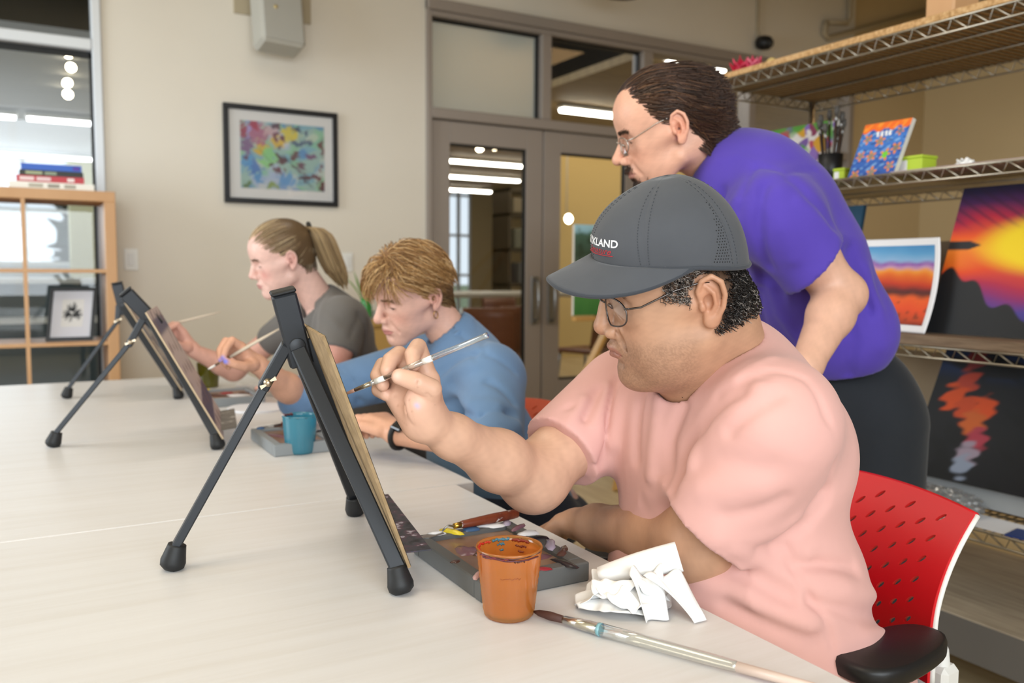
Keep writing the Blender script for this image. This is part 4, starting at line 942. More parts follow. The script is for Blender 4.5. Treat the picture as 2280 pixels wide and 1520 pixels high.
def lean(bl, br_x, zt, depth):  # helper: bottom-left point, returns frame vectors of a picture leaning back (+X)
    pass
O = atx(2062, 748, 2.30); O[2] = .992
lu = 1.05; ev = unit(V3(.13, 0, .46)); eu = V3(0, -1, 0); n = unit(np.cross(eu, ev)); n = n if n[0] < 0 else -n
panel('canvas_painting', O, eu, unit(V3(.12, -.02, .43)), .62, .44, n, .018, sunset, m_canvas, 'large canvas of a yellow and red sunset over black hills on the rack', nu=150, nv=110)
# curved print with white border
def bands(u, v):
    C = blend((0, '6A2018'), (.08, 'C04A28'), (.20, 'E4502A'), (.33, 'E8602A'), (.40, '4A2A26'), (.45, '6A2A2A'), (.52, 'C23A22'), (.62, 'DE6A22'), (.68, 'E89A3A'), (.72, 'B890B8'), (.77, '8A4AA0'), (.82, '8AB0D4'), (.92, '5A9ACA'), (1, '4A8ABE'))(np.clip(v + .02 * n2(u, v, 4, 2) + .04 * (u - .5), 0, 1))
    return over(C, '3A2A22', smooth01(n2(u, v, 9, 5), .5, .8) * (v < .3) * .6)
pb = empty('curled_print', (2.25, 1.6, .992)); tag(pb, 'curled sunset print with white border leaning beside the large canvas', 'print')
A0 = atx(2058, 752, 2.235); U1 = atx(2093, 528, 2.32); A0[2] = .992
w = .36; G = []; nu, nv = 60, 40
for i in range(nu):
    row = []
    for j in range(nv):
        u = i / (nu - 1); v = j / (nv - 1); p = A0 + (U1 - A0) * v + V3(0, w * (1 - u), 0) + V3(.02 * math.sin(PI * (1 - u)) + .030 * v * (1 - v), -.012 * 4 * v * (1 - v) * u, 0); row.append(p)
    G.append(row)
G = np.array(G); Gb = G.copy()
sheet = MB().grid(G, -.0008).build('paper_sheet', m_paper, pb)
ui = np.linspace(0, 1, nu); sub = G[4:-3, 3:-3]; C = bands(*np.meshgrid(np.linspace(0, 1, sub.shape[0]), np.linspace(0, 1, sub.shape[1]), indexing='ij'))
k = np.arange(sub.shape[0] * sub.shape[1]).reshape(sub.shape[:2]); Q = np.stack([k[:-1, :-1], k[1:, :-1], k[1:, 1:], k[:-1, 1:]], -1).reshape(-1, 4)
link('printed_image', mesh_np('printed_image', sub.reshape(-1, 3) + V3(-.0022, 0, 0) - np.array(pb.location), Q, True, np.clip(C, 0, 1).reshape(-1, 3)), m_paintm, pb)
# grey-brown board and teal edge behind them
b = MB().prism([V3(2.50, 2.02, .992), V3(2.50, 1.60, .992), V3(2.60, 1.60, 1.27), V3(2.60, 2.02, 1.27)], (.01, 0, 0)).build('brown_board', mat('brown_sheet', hexc('6E5C48'), rough=.7)); tag(b, 'plain brown board standing behind the sunset paintings', 'board')
bt = MB().prism([V3(2.45, 2.10, .992), V3(2.45, 1.995, .992), V3(2.53, 1.995, 1.40), V3(2.53, 2.10, 1.40)], (.015, 0, 0)).build('teal_canvas', mat('teal_paint', hexc('1E4A66'), rough=.6)); tag(bt, 'narrow dark teal canvas edge under the middle shelf', 'canvas')
# dark fish painting standing upside down on the bottom wire shelf
def darkfish(u, v):
    C = np.ones(u.shape + (3,)) * H('17181C'); C = over(C, '24365E', smooth01(v, .72, .9) * smooth01(n2(u, v, 3, 4), -.2, .4)); C = over(C, '101214', smooth01(n2(u, v, 6, 8), .1, .5) * .8)
    pts = [(.17, .92, .05), (.16, .75, .05), (.12, .62, .055), (.20, .55, .06), (.28, .57, .05), (.25, .45, .055), (.29, .33, .05), (.27, .22, .05), (.26, .12, .045)]
    cs = ['7A2A2A', 'B8402A', 'D8501E', 'C84A22', 'D85020', 'C8602A', 'A83A4A', '9A8A9A', '8A94A8']
    for (a, b_, r), c in zip(pts, cs): C = over(C, c, smooth01(1.25 - np.hypot((u - a) / r, (v - b_) / (r * 1.7)) + .3 * n2(u * .8, v * .8, 14, 3), 0, .5))
    C = over(C, '5A1414', smooth01(.12 - np.hypot(u - 1.0, (v - .4) * .5), 0, .08) * .8)
    return C
O = atx(2020, 985, 2.33); O[2] = .56
panel('canvas_painting', O, V3(.0, -1, -.0), unit(V3(.10, -.05, .38)), .62, .40, n, .018, darkfish, m_canvas, 'dark canvas with orange fish shapes under the sunset canvas', nu=110, nv=90)
gb = MB().box((2.36, 1.36, .530), (.012, .42, .030), None, .002).build('pale_board', mat('pale_grey_board', hexc('9DA0A2'), rough=.7)); tag(gb, 'pale grey board edge under the dark fish canvas', 'board')
wbk = MB().box((2.42, 1.36, .492), (.015, .46, .012), None, .002).build('wood_strip', mat('ochre_strip', hexc('8A6A3A'), rough=.6)); tag(wbk, 'ochre wood strip on the bottom wire shelf', 'board')
lw = MB().prism([V3(2.62, 1.95, .482), V3(2.62, 1.70, .482), V3(2.66, 1.70, .90), V3(2.66, 1.95, .90)], (.012, 0, 0)).build('plywood_sheet', m_hardl); tag(lw, 'light wood panel standing behind the dark fish canvas', 'board')
bx = empty('black_bin', (2.42, 1.80, .482)); tag(bx, 'black plastic bin on the bottom wire shelf beside the dark fish canvas', 'bin')
for (a, c_, e, f_) in ((2.30, 2.32, 1.70, 1.95), (2.54, 2.56, 1.70, 1.95), (2.32, 2.54, 1.70, 1.72), (2.32, 2.54, 1.93, 1.95)): slab(a, c_, e, f_, .482, .62, .004).build('bin_side', m_black, bx)
slab(2.30, 2.56, 1.70, 1.95, .480, .486).build('bin_floor', m_black, bx)
# plastic bag, papers and booklet on the bottom wire shelf
rgb_ = np.random.default_rng(3)
pbg = empty('plastic_bag', (2.30, 1.50, .482)); tag(pbg, 'crumpled clear plastic bag on the bottom wire shelf', 'bag')
th = np.linspace(0, 2 * PI, 40, endpoint=False); ph = np.linspace(.03, PI - .03, 22); T, Pp = np.meshgrid(th, ph); D_ = np.stack([np.sin(Pp) * np.cos(T), np.sin(Pp) * np.sin(T), np.cos(Pp)], -1); f_ = np.zeros(T.shape)
for j in range(8): f_ += (np.abs(((D_ @ (rgb_.normal(size=3) * 2.2) + rgb_.uniform()) % 1) - .5) - .25) * .35
Gp = D_ * (1 + f_ * .6)[..., None] * np.array([.07, .11, .035]); Gp[..., 2] = np.maximum(Gp[..., 2], -.026) + .027
link('film', mesh_np('film', Gp.reshape(-1, 3), [(i * 40 + j, (i + 1) * 40 + j, (i + 1) * 40 + (j + 1) % 40, i * 40 + (j + 1) % 40) for i in range(21) for j in range(40)], False), thin_glass('clear_film', (.9, .9, .9), .15, .1, (.8, .8, .8), .18), pbg)
def sheet_on(name, pts, m, lab, cat='paper', ex=.0015): o = MB().prism([V3(*p) for p in pts], (0, 0, ex)).build(name, m); return tag(o, lab, cat)
sheet_on('paper_sheet', [(2.215, 1.60, .481), (2.215, 1.27, .481), (2.34, 1.27, .481), (2.34, 1.60, .481)], m_paper, 'white paper sheet on the bottom wire shelf behind the red chair')
sheet_on('blue_booklet', [(2.205, 1.265, .481), (2.215, 1.17, .481), (2.30, 1.19, .481), (2.29, 1.28, .481)], mat('booklet_blue', hexc('2A3E7A'), rough=.5), 'blue and white booklet at the edge of the bottom wire shelf', 'booklet', .004)
tissue((2.33, 1.13, .4805), (.035, .03, .018), 9, 'white crumpled tissue on the bottom wire shelf', name='paper_wad')

# ---- things on the middle shelf
def flowers(u, v):
    C = np.ones(u.shape + (3,)) * H('E4DCD6'); q = np.stack([u + .25 * v, v * .55, np.zeros_like(u)], -1)
    for k, (c, sd, th) in enumerate((('7A5AA0', 3, .25), ('4E9A3E', 8, .35), ('8A3A5A', 5, .30), ('E8C020', 12, .42), ('B84A60', 17, .45), ('8A6AB8', 23, .40), ('D8A030', 29, .55), ('E8E0DA', 31, .6))):
        C = over(C, c, smooth01(vnoise(q, 4.5, sd), th, th + .18) * (1 if c != '4E9A3E' else smooth01(v, .5, .7)))
    C = over(C, '5A9A3E', smooth01(v + .2 * n2(u, v, 4, 40), .86, .94)); return C
O = atx(1832, 374, 2.42); O[2] = 1.456
panel('canvas_painting', O + V3(0, .36, 0), V3(0, -1, 0), unit(V3(.08, 0, .30)), .36, .255, V3(-1, 0, .25), .015, flowers, m_canvas, 'bright flower painting on the middle shelf behind the standing man', nu=90, nv=70)
def turtles(u, v):
    C = blend((0, '2A52A0'), (.4, '2E62B4'), (.7, '3A78C8'), (.82, '2A58A8'), (1, '2A58A8'))(v); C = over(C, '8AB8E0', smooth01(n2(u, v, 7, 3), .35, .8) * .7); C = over(C, '1E3A80', smooth01(n2(u, v, 9, 6), .4, .8) * .7)
    for (a, b_, s, c) in ((.17, .72, .09, '8A8070'), (.46, .66, .10, '8A8070'), (.83, .80, .08, '6A7080'), (.86, .50, .10, '7A7468'), (.13, .42, .09, '8A8070'), (.37, .40, .10, '8A8070'), (.67, .40, .105, '6AC832'), (.85, .18, .09, '8A8478'), (.50, .10, .10, '8A8070'), (.14, .08, .09, '9A7A4A')):
        ang = np.arctan2(v - b_, (u - a) * .8); rr = np.hypot((u - a) * 1.0, (v - b_)); s = s * .72; st = s * (1 + .42 * np.cos(5 * ang + a * 9))
        C = over(C, 'E8842A', smooth01(st * 1.15 - rr, 0, .012)); C = over(C, c, smooth01(s * .85 * (1 + .15 * np.cos(5 * ang)) - rr, 0, .012))
    C = over(C, 'EC6A16', smooth01(v - .84 + .03 * np.sin(u * 22) - .03 * u, 0, .02)); C = over(C, 'F8A030', smooth01(n2(u, v, 10, 9), .2, .6) * (v > .87) * .7)
    for k, a in enumerate((.36, .45, .54, .62)): C = over(C, 'F2F0EC', smooth01(.030 - np.abs(u - a - .01 * np.sin(v * 60)), 0, .008) * smooth01(.050 - np.abs(v - .79), 0, .01) * (1 - smooth01(.012 - np.hypot(u - a, v - .79 + .01 * (-1) ** k), 0, .006)))
    return C
O = atx(1886, 392, 2.26); O[2] = 1.456
panel('canvas_painting', O, V3(.02, -1, 0), unit(V3(.05, -.03, .19)), .162, .178, V3(-1, 0, .25), .016, turtles, m_canvas, 'small blue turtle painting with orange top on the middle shelf', nu=120, nv=120)
bk = empty('brush_container', (2.30, 1.93, 1.456)); P_ = atx(1848, 385, 2.33); bk.location = (P_[0], P_[1], 1.456); tag(bk, 'black container of brushes between the two small paintings', 'container')
link('pot', MB().lathe((0, 0, 0), [(.02, .0005), (.036, .0005), (.040, .10), (.037, .10), (.033, .006), (.02, .006)], 24).mesh('pot'), m_black, bk)
for k in range(9):
    a = k * 2.4; b0 = V3(.015 * math.cos(a), .015 * math.sin(a), .01); b1 = V3(.034 * math.cos(a), .034 * math.sin(a), .145 + .018 * ((k * 5) % 4)); d = unit(b1 - b0)
    o = empty('paintbrush', tuple(np.array(bk.location) + b0)); tag(o, 'small brush standing in the black container on the middle shelf', 'paintbrush', 'brushes in the black container')
    link('handle', MB().tube([V3(0, 0, 0), b1 - b0], .004, 8).mesh('handle'), mat('dark_handle', hexc('3A2A22'), rough=.5), o); link('ferrule', MB().tube([b1 - b0, b1 - b0 + d * .02], .0052, 8).mesh('ferrule'), m_steel, o)
    link('bristles', MB().tube([b1 - b0 + d * .02, b1 - b0 + d * .035, b1 - b0 + d * .052], [.0052, .009, .006], 8).mesh('bristles'), mat('grey_bristle', hexc('4E4A46'), rough=.7), o)
m_lime = mat('lime_card', hexc('B4CC3A'), rough=.6)
def lime_box(p, w, d, h, lab):
    r = empty('lime_box', (p[0], p[1], 1.456)); tag(r, lab, 'box', 'lime green boxes'); link('carton', MB().box((0, 0, h / 2), (d / 2, w / 2, h / 2), None, .002).mesh('carton'), m_lime, r); link('lid_flap', MB().box((0, .0, h + .004), (d / 2 + .002, w / 2 + .002, .004), None, .001).mesh('lid_flap'), m_lime, r)
    link('paper_label', MB().box((-d / 2 - .0006, .1 * w, h * .5), (.0006, w * .18, h * .42)).mesh('paper_label'), m_paper, r)
q = atx(1880, 380, 2.34); lime_box(q, .05, .06, .040, 'lime green box half hidden left of the turtle painting'); q = atx(2030, 372, 2.34); lime_box(q, .115, .07, .050, 'lime green box right of the turtle painting')
pkb = MB().box((2.42, 1.36, 1.461), (.17, .33, .005), None, .002).build('pink_board', mat('pinkish_board', hexc('B7A4A0'), rough=.7)); tag(pkb, 'flat pinkish board lying on the middle shelf', 'board')
q = atx(2150, 350, 2.33); tissue((q[0], q[1], 1.4665), (.022, .034, .018), 21, 'white crumpled tissue lying on the pinkish board', name='paper_wad')
# ---- things on the chipboard top
def petal_flower(px, py, X, r_, c1, c2, lab, nm='fabric_flower'):
    q = atx(px, py, X); z = 1.8745; o = empty(nm, (q[0], q[1], z)); tag(o, lab, 'flower', 'fabric flowers on the top shelf'); rg = random.Random(px)
    for k in range(9):
        a = 2 * PI * k / 9; e = .45 + .5 * (k % 3) / 2; c = V3(math.cos(a) * math.cos(e) * r_ * .6, math.sin(a) * math.cos(e) * r_ * .6, r_ * .45 + math.sin(e) * r_ * .6); t1_ = unit(np.cross(c, V3(0, 0, 1))); t2_ = unit(c)
        G = [[c * .3 + t2_ * (r_ * .75 * v) + t1_ * (r_ * .42 * (u - .5) * 2 * math.sin(PI * min(1, v + .15))) + V3(0, 0, .012 * (1 - (2 * u - 1) ** 2)) for u in np.linspace(0, 1, 7)] for v in np.linspace(.02, .98, 7)]
        link('petal', MB().grid(G, .001).mesh('petal'), mat('petal_col', hexc(c1 if k % 2 else c2), rough=.8), o)
petal_flower(1655, 152, 2.36, .085, 'C2183A', 'D8445E', 'red fabric flower on top of the rack'); petal_flower(1680, 155, 2.30, .055, 'C83A5A', 'D86A80', 'pink fabric flower next to the red one on the rack')
petal_flower(1694, 142, 2.42, .035, '3E5A2A', '4E6A30', 'green leaf bunch beside the flowers on the rack', 'leaf_bunch')
q = atx(1718, 138, 2.36); eg = empty('yellow_egg', (q[0], q[1], 1.8745)); tag(eg, 'pale yellow egg shaped ornament on top of the rack', 'ornament')
link('shell', MB().lathe((0, 0, 0), [(.004, .0), (.02, .004), (.026, .022), (.023, .042), (.014, .056), (.002, .062)], 20).mesh('shell'), mat('pale_yellow', hexc('D8BE7A'), rough=.6), eg); link('base_ring', MB().lathe((0, 0, 0), [(.016, 0), (.017, .006)], 20).mesh('base_ring'), m_hardl, eg)
q0 = atx(1580, 190, 2.3); sheet_on('paper_sheet', [(2.24, 2.46, 1.8745), (2.24, 2.20, 1.8745), (2.42, 2.20, 1.905), (2.42, 2.46, 1.905)], m_paper, 'grey-white paper lying at the far end of the rack top')
wz = empty('wooden_stool_foot', (2.45, 1.45, 1.8745)); q = atx(2120, 20, 2.35); wz.location = (q[0], q[1], 1.8745); tag(wz, 'striped wooden block object at the top edge of the rack', 'box')
link('block', MB().box((0, 0, .05), (.06, .045, .05), None, .006).mesh('block'), m_beech, wz); link('base_plate', MB().box((0, .03, .004), (.09, .10, .004), None, .001).mesh('base_plate'), mat('grey_plate2', hexc('77757A'), rough=.6), wz)
# ------------------------------------------------------------------ slotted task chairs
m_whitefr = mat('white_chair_frame', hexc('E8E6E2'), rough=.35)
m_armpad = mat('black_arm_pad', hexc('17171A'), rough=.42)
def slotted_shell(fn, nu, nv, seg=16, margin=.06):
    """surface fn(u,v) tiled with cells, every cell cut by a slanted slot (real hole)"""
    mb = MB(); cache = {}
    P = []; Fc = []
    def vtx(u, v):
        k = (round(u, 5), round(v, 5))
        if k not in cache: cache[k] = len(P); P.append(fn(u, v))
        return cache[k]
    us = np.linspace(0, 1, nu + 1); vs_ = np.linspace(0, 1, nv + 1)
    for i in range(nu):
        for j in range(nv):
            u0, u1, v0, v1 = us[i], us[i + 1], vs_[j], vs_[j + 1]
            rim = [(u0 + (u1 - u0) * a, v0 + (v1 - v0) * b) for a, b in [(0, 0), (.25, 0), (.5, 0), (.75, 0), (1, 0), (1, .25), (1, .5), (1, .75), (1, 1), (.75, 1), (.5, 1), (.25, 1), (0, 1), (0, .75), (0, .5), (0, .25)]]
            hole = (i + j) % 2 == 0 and 0 < i < nu - 1 and 0 < j < nv - 1
            R_ = [vtx(*p) for p in rim]
            uc, vc = (u0 + u1) / 2, (v0 + v1) / 2
            if not hole:
                c = vtx(uc, vc)
                for k in range(16): Fc.append((R_[k], R_[(k + 1) % 16], c))
                continue
            E_ = []
            for k in range(16):
                a = math.atan2(rim[k][1] - vc, (rim[k][0] - uc) * (v1 - v0) / (u1 - u0)); ex = .135 * (u1 - u0) * math.cos(a); ey = .44 * (v1 - v0) * math.sin(a)
                E_.append(vtx(uc + ex + .42 * ey * (u1 - u0) / (v1 - v0), vc + ey))
            for k in range(16): Fc.append((R_[k], R_[(k + 1) % 16], E_[(k + 1) % 16], E_[k]))
    mb.add(P, Fc, True); return mb
def solid(o, t):
    sm = o.modifiers.new('thickness', 'SOLIDIFY'); sm.thickness = t; sm.offset = 0
    dg = bpy.context.evaluated_depsgraph_get(); dg.update(); me = bpy.data.meshes.new_from_object(o.evaluated_get(dg)); o.modifiers.clear(); o.data = me; me.set_sharp_from_angle(angle=.7)
def task_chair(loc, rz, col, lab, arms=True, top=.80):
    """chair frame: +x forward, back at -x"""
    r = empty('task_chair', loc, (0, 0, rz)); tag(r, lab, 'chair', 'slotted task chairs')
    m = mat('shell_' + lab.split()[0], hexc(col), rough=.38, spec=.5)
    def P(n, mb, mm, par=None): return link(n, mb.mesh(n), mm, par or r)
    hw = .215
    def bk_(u, v):
        t = 2 * u - 1; w = hw * (1 - .05 * v + .06 * v ** 3); z = .56 + (top - .56) * v
        x = -.225 + .035 * t * t - .02 * v - .085 * max(0, v - .35) ** 1.8 * 2.2
        return V3(x, t * w, z - .018 * v * t * t)
    sh = slotted_shell(bk_, 15, 17); o = P('backrest', sh, m); solid(o, .006)
    for s in (0, 1): P('back_rim', MB().tube([bk_(s, v) + V3(-.006, (2 * s - 1) * .001, -.002) for v in np.linspace(0, 1, 18)], .0046, 8), m_whitefr)
    P('top_roll', MB().tube([bk_(u, 1) + V3(-.004, 0, -.003) for u in np.linspace(0, 1, 20)], .0062, 10), m)
    def st(u, v): t = 2 * u - 1; return V3(-.20 + .42 * v, t * .215, .455 + .012 * t * t - .02 * max(0, v - .7) ** 2 * 6)
    o = P('seat', slotted_shell(st, 10, 10), m); solid(o, .01)
    P('seat_pan', MB().box((0, 0, .435), (.17, .17, .012), None, .006), m_whitefr)
    for s in (-1, 1):
        P('back_support', MB().tube([(-.06, s * .15, .43), (-.20, s * .19, .45), (-.245, s * .205, .52), (-.235, s * .205, .60)], [.016, .017, .018, .013], 10), m_whitefr)
        P('corner_bracket', MB().box((-.240, s * .200, .545), (.022, .026, .03), None, .008), m_whitefr)
        if arms:
            a = P('arm_support', MB().tube([(-.19, s * .20, .53), (-.12, s * .235, .515), (-.06, s * .25, .56), (-.03, s * .25, .645)], [.014, .015, .015, .012], 10), m_whitefr)
            pts = []
            for k in range(28):
                t = 2 * PI * k / 28; e = 2.6; cx = math.copysign(abs(math.cos(t)) ** (2 / e), math.cos(t)); cy_ = math.copysign(abs(math.sin(t)) ** (2 / e), math.sin(t)); pts.append(V3(-.03 + .100 * cx, s * .25 + (.046 + .006 * cx) * cy_, 0))
            mbp = MB()
            for (z, q) in ((.648, .92), (.653, 1.0), (.667, 1.0), (.6725, .97), (.6740, .90)):
                mbp.v += [tuple(V3(-.03, s * .25, z) + (p - V3(-.03, s * .25, 0)) * q) for p in pts]
            for k in range(4):
                for j in range(28): mbp.f.append((k * 28 + j, k * 28 + (j + 1) % 28, (k + 1) * 28 + (j + 1) % 28, (k + 1) * 28 + j)); mbp.sm.append(True)
            mbp.f += [tuple(range(28))[::-1], tuple(4 * 28 + j for j in range(28))]; mbp.sm += [False, True]
            P('arm_pad', mbp, m_armpad, a)
    P('column', MB().tube([(0, 0, .43), (0, 0, .10)], [.028, .024], 14), m_whitefr)
    for k in range(5):
        a = 2 * PI * k / 5 + .3; e = V3(.27 * math.cos(a), .27 * math.sin(a), .075); lg = P('base_leg', MB().tube([(0, 0, .11), tuple(e * .6 + V3(0, 0, .03)), tuple(e)], [.024, .019, .014], 10), m_whitefr)
        P('castor', MB().lathe((e[0], e[1] - .012, .028), [(.004, 0), (.028, .002), (.028, .022), (.004, .024)], 16, (0, 1, 0)), m_black, lg)
    return r
task_chair((.925, .945, 0), PI + .10, 'C8101C', 'bright red slotted chair of the man in the cap', top=.815)
task_chair((.925, 2.00, 0), PI - .05, 'C4461C', 'orange-red slotted chair of the woman in blue', arms=False, top=.80)
task_chair((1.00, 2.72, 0), PI, 'B8421E', 'orange-red slotted chair of the ponytail woman', arms=False, top=.76)

# ------------------------------------------------------------------ floor easel with a green painting by the doors
pO_ = aty(1277, 702, 3.86)
fe = empty('floor_easel', (2.75, 4.1, 0)); tag(fe, 'light wooden floor easel standing by the glazed doors', 'easel')
m_pine = mat('pine_wood', hexc('C79A58'), rough=.5)
a0 = aty(1345, 745, 3.9); a1 = aty(1268, 905, 3.75); d = unit(a1 - a0); lft0 = a0 - d * .75; lft1 = a0 + d * ((a0[2] - .0) / -d[2])
MB().bar(lft0, lft1, .05, .025, (0, 1, 0), .003).build('front_leg', m_pine, fe)
off = V3(.62, .0, 0); MB().bar(lft0 + V3(.10, 0, 0), lft1 + V3(.62, .05, 0), .05, .025, (0, 1, 0), .003).build('front_leg', m_pine, fe)
MB().bar(lft0 + V3(.06, .02, 0), V3(lft0[0] + .25, 4.75, 0.0), .04, .025, (1, 0, 0), .003).build('rear_leg', m_pine, fe)
MB().box(pO_ + V3(.21, .0, -.02), (.21, .02, .012), None, .003).build('tray', m_pine, fe)
MB().lathe(a0 + d * .16 + V3(0, -.018, 0), [(.010, 0), (.010, .006), (.002, .008)], 12, (0, -1, 0)).build('bolt', m_ferr, fe)
def greenart(u, v):
    C = blend((0, '3E7A3A'), (.22, '4E8A44'), (.3, 'C8D0DA'), (.38, 'E0E4EA'), (.45, '5A6A5A'), (.7, '3A4E3E'), (.88, '4A6A5A'), (.92, '9AC8D8'), (1, 'A8D4E4'))(np.clip(v + .04 * n2(u, v, 4, 2), 0, 1)); return over(C, '2A3A2A', smooth01(n2(u, v, 6, 5), .3, .7) * (v > .45) * .6)
pO = aty(1277, 702, 3.86)
panel('canvas_painting', pO, V3(1, 0, 0), unit(V3(.08, .12, 1)), .42, .50, V3(0, -1, .1), .02, greenart, m_canvas, 'green landscape painting on the floor easel behind the cap brim', nu=50, nv=60)
# yellow side table with flowers behind the women
st_ = empty('side_table', (1.5, 4.4, 0)); tag(st_, 'ochre side cabinet between the two women against the wall', 'cabinet')
q = aty(835, 700, 4.5); m_och = mat('ochre_wood', hexc('C09A58'), rough=.5)
slab(q[0] - .20, q[0] + .35, 4.42, 4.95, 0, .86, .004).build('carcass', m_och, st_); slab(q[0] - .22, q[0] + .37, 4.40, 4.97, .86, .89, .003).build('cabinet_top', m_och, st_)
slab(q[0] - .19, q[0] + .07, 4.41, 4.42, .05, .84).build('cabinet_door', m_och, st_); slab(q[0] + .08, q[0] + .34, 4.41, 4.42, .05, .84).build('cabinet_door', m_och, st_)
fl = empty('green_jar', (q[0] - .02, 4.6, .89)); tag(fl, 'small green jar with leaves on the ochre cabinet', 'jar')
link('jar_body', MB().lathe((0, 0, 0), [(.02, 0), (.035, .01), (.038, .07), (.025, .10), (.028, .12)], 20).mesh('jar_body'), mat('green_glass', hexc('3A8A3E'), rough=.2), fl)
for k in range(10):
    a = k * 2.4; G = [[V3((.02 + .09 * v) * math.cos(a) + .015 * (u - .5) * -math.sin(a) * math.sin(PI * v), (.02 + .09 * v) * math.sin(a) + .015 * (u - .5) * math.cos(a), .11 + .16 * v - .05 * v * v * (k % 3)) for u in (0, .5, 1)] for v in np.linspace(0, 1, 7)]
    link('leaf', MB().grid(G, .001).mesh('leaf'), mat('leaf_lime', hexc('A9B84A' if k % 2 else '6A9A3E'), rough=.6), fl)
sheet_on('paper_stack', [(q[0] + .03, 4.45, .8905), (q[0] + .30, 4.45, .8905), (q[0] + .30, 4.68, .8905), (q[0] + .03, 4.68, .8905)], m_paper, 'stack of pale papers on the ochre cabinet', 'paper', .045)
# white sheets and tissues on the far table
sheet_on('paper_plate', [(.60 + .09 * math.cos(t), 2.62 + .09 * math.sin(t), .7402) for t in np.linspace(0, 2 * PI, 24, endpoint=False)], m_paper, 'round white paper plate near the ponytail woman', 'plate', .006)
tissue((.57, 2.24, .7402), (.085, .06, .012), 31, 'folded white tissue beside the teal cup', name='folded_tissue'); tissue((.66, 3.05, .7402), (.06, .05, .014), 33, 'white tissue near the olive cup', name='folded_tissue')
bs = empty('brown_scraper', (.60, 2.14, .77)); tag(bs, 'brown handled palette knife resting on the pale palette', 'palette knife')
MB().tube([(.545, 2.135, .775), (.555, 2.135, .776), (.60, 2.13, .778), (.615, 2.129, .778)], [.004, .0065, .0075, .003], 10).build('handle', m_hdl, bs); MB().tube([(.50, 2.14, .770), (.545, 2.135, .775)], [.0015, .002], 8).build('blade', m_steel, bs)
# ------------------------------------------------------------------ heads (head frame: x forward, y left, z up, origin between the ear canals)
def head_frame(O, yaw, pitch, roll, sc):
    f, p, r = map(math.radians, (yaw, pitch, roll))
    fw = V3(math.cos(f) * math.cos(p), math.sin(f) * math.cos(p), math.sin(p)); lf = V3(-math.sin(f), math.cos(f), 0); up = np.cross(fw, lf)
    l2 = lf * math.cos(r) + up * math.sin(r); u2 = -lf * math.sin(r) + up * math.cos(r)
    return np.array(O, float), np.array([fw, l2, u2]).T, sc
def to_world(fr, P): O, R, s = fr; return O + (np.asarray(P) * s) @ R.T
def to_head(fr, P): O, R, s = fr; return ((np.asarray(P) - O) @ R) / s

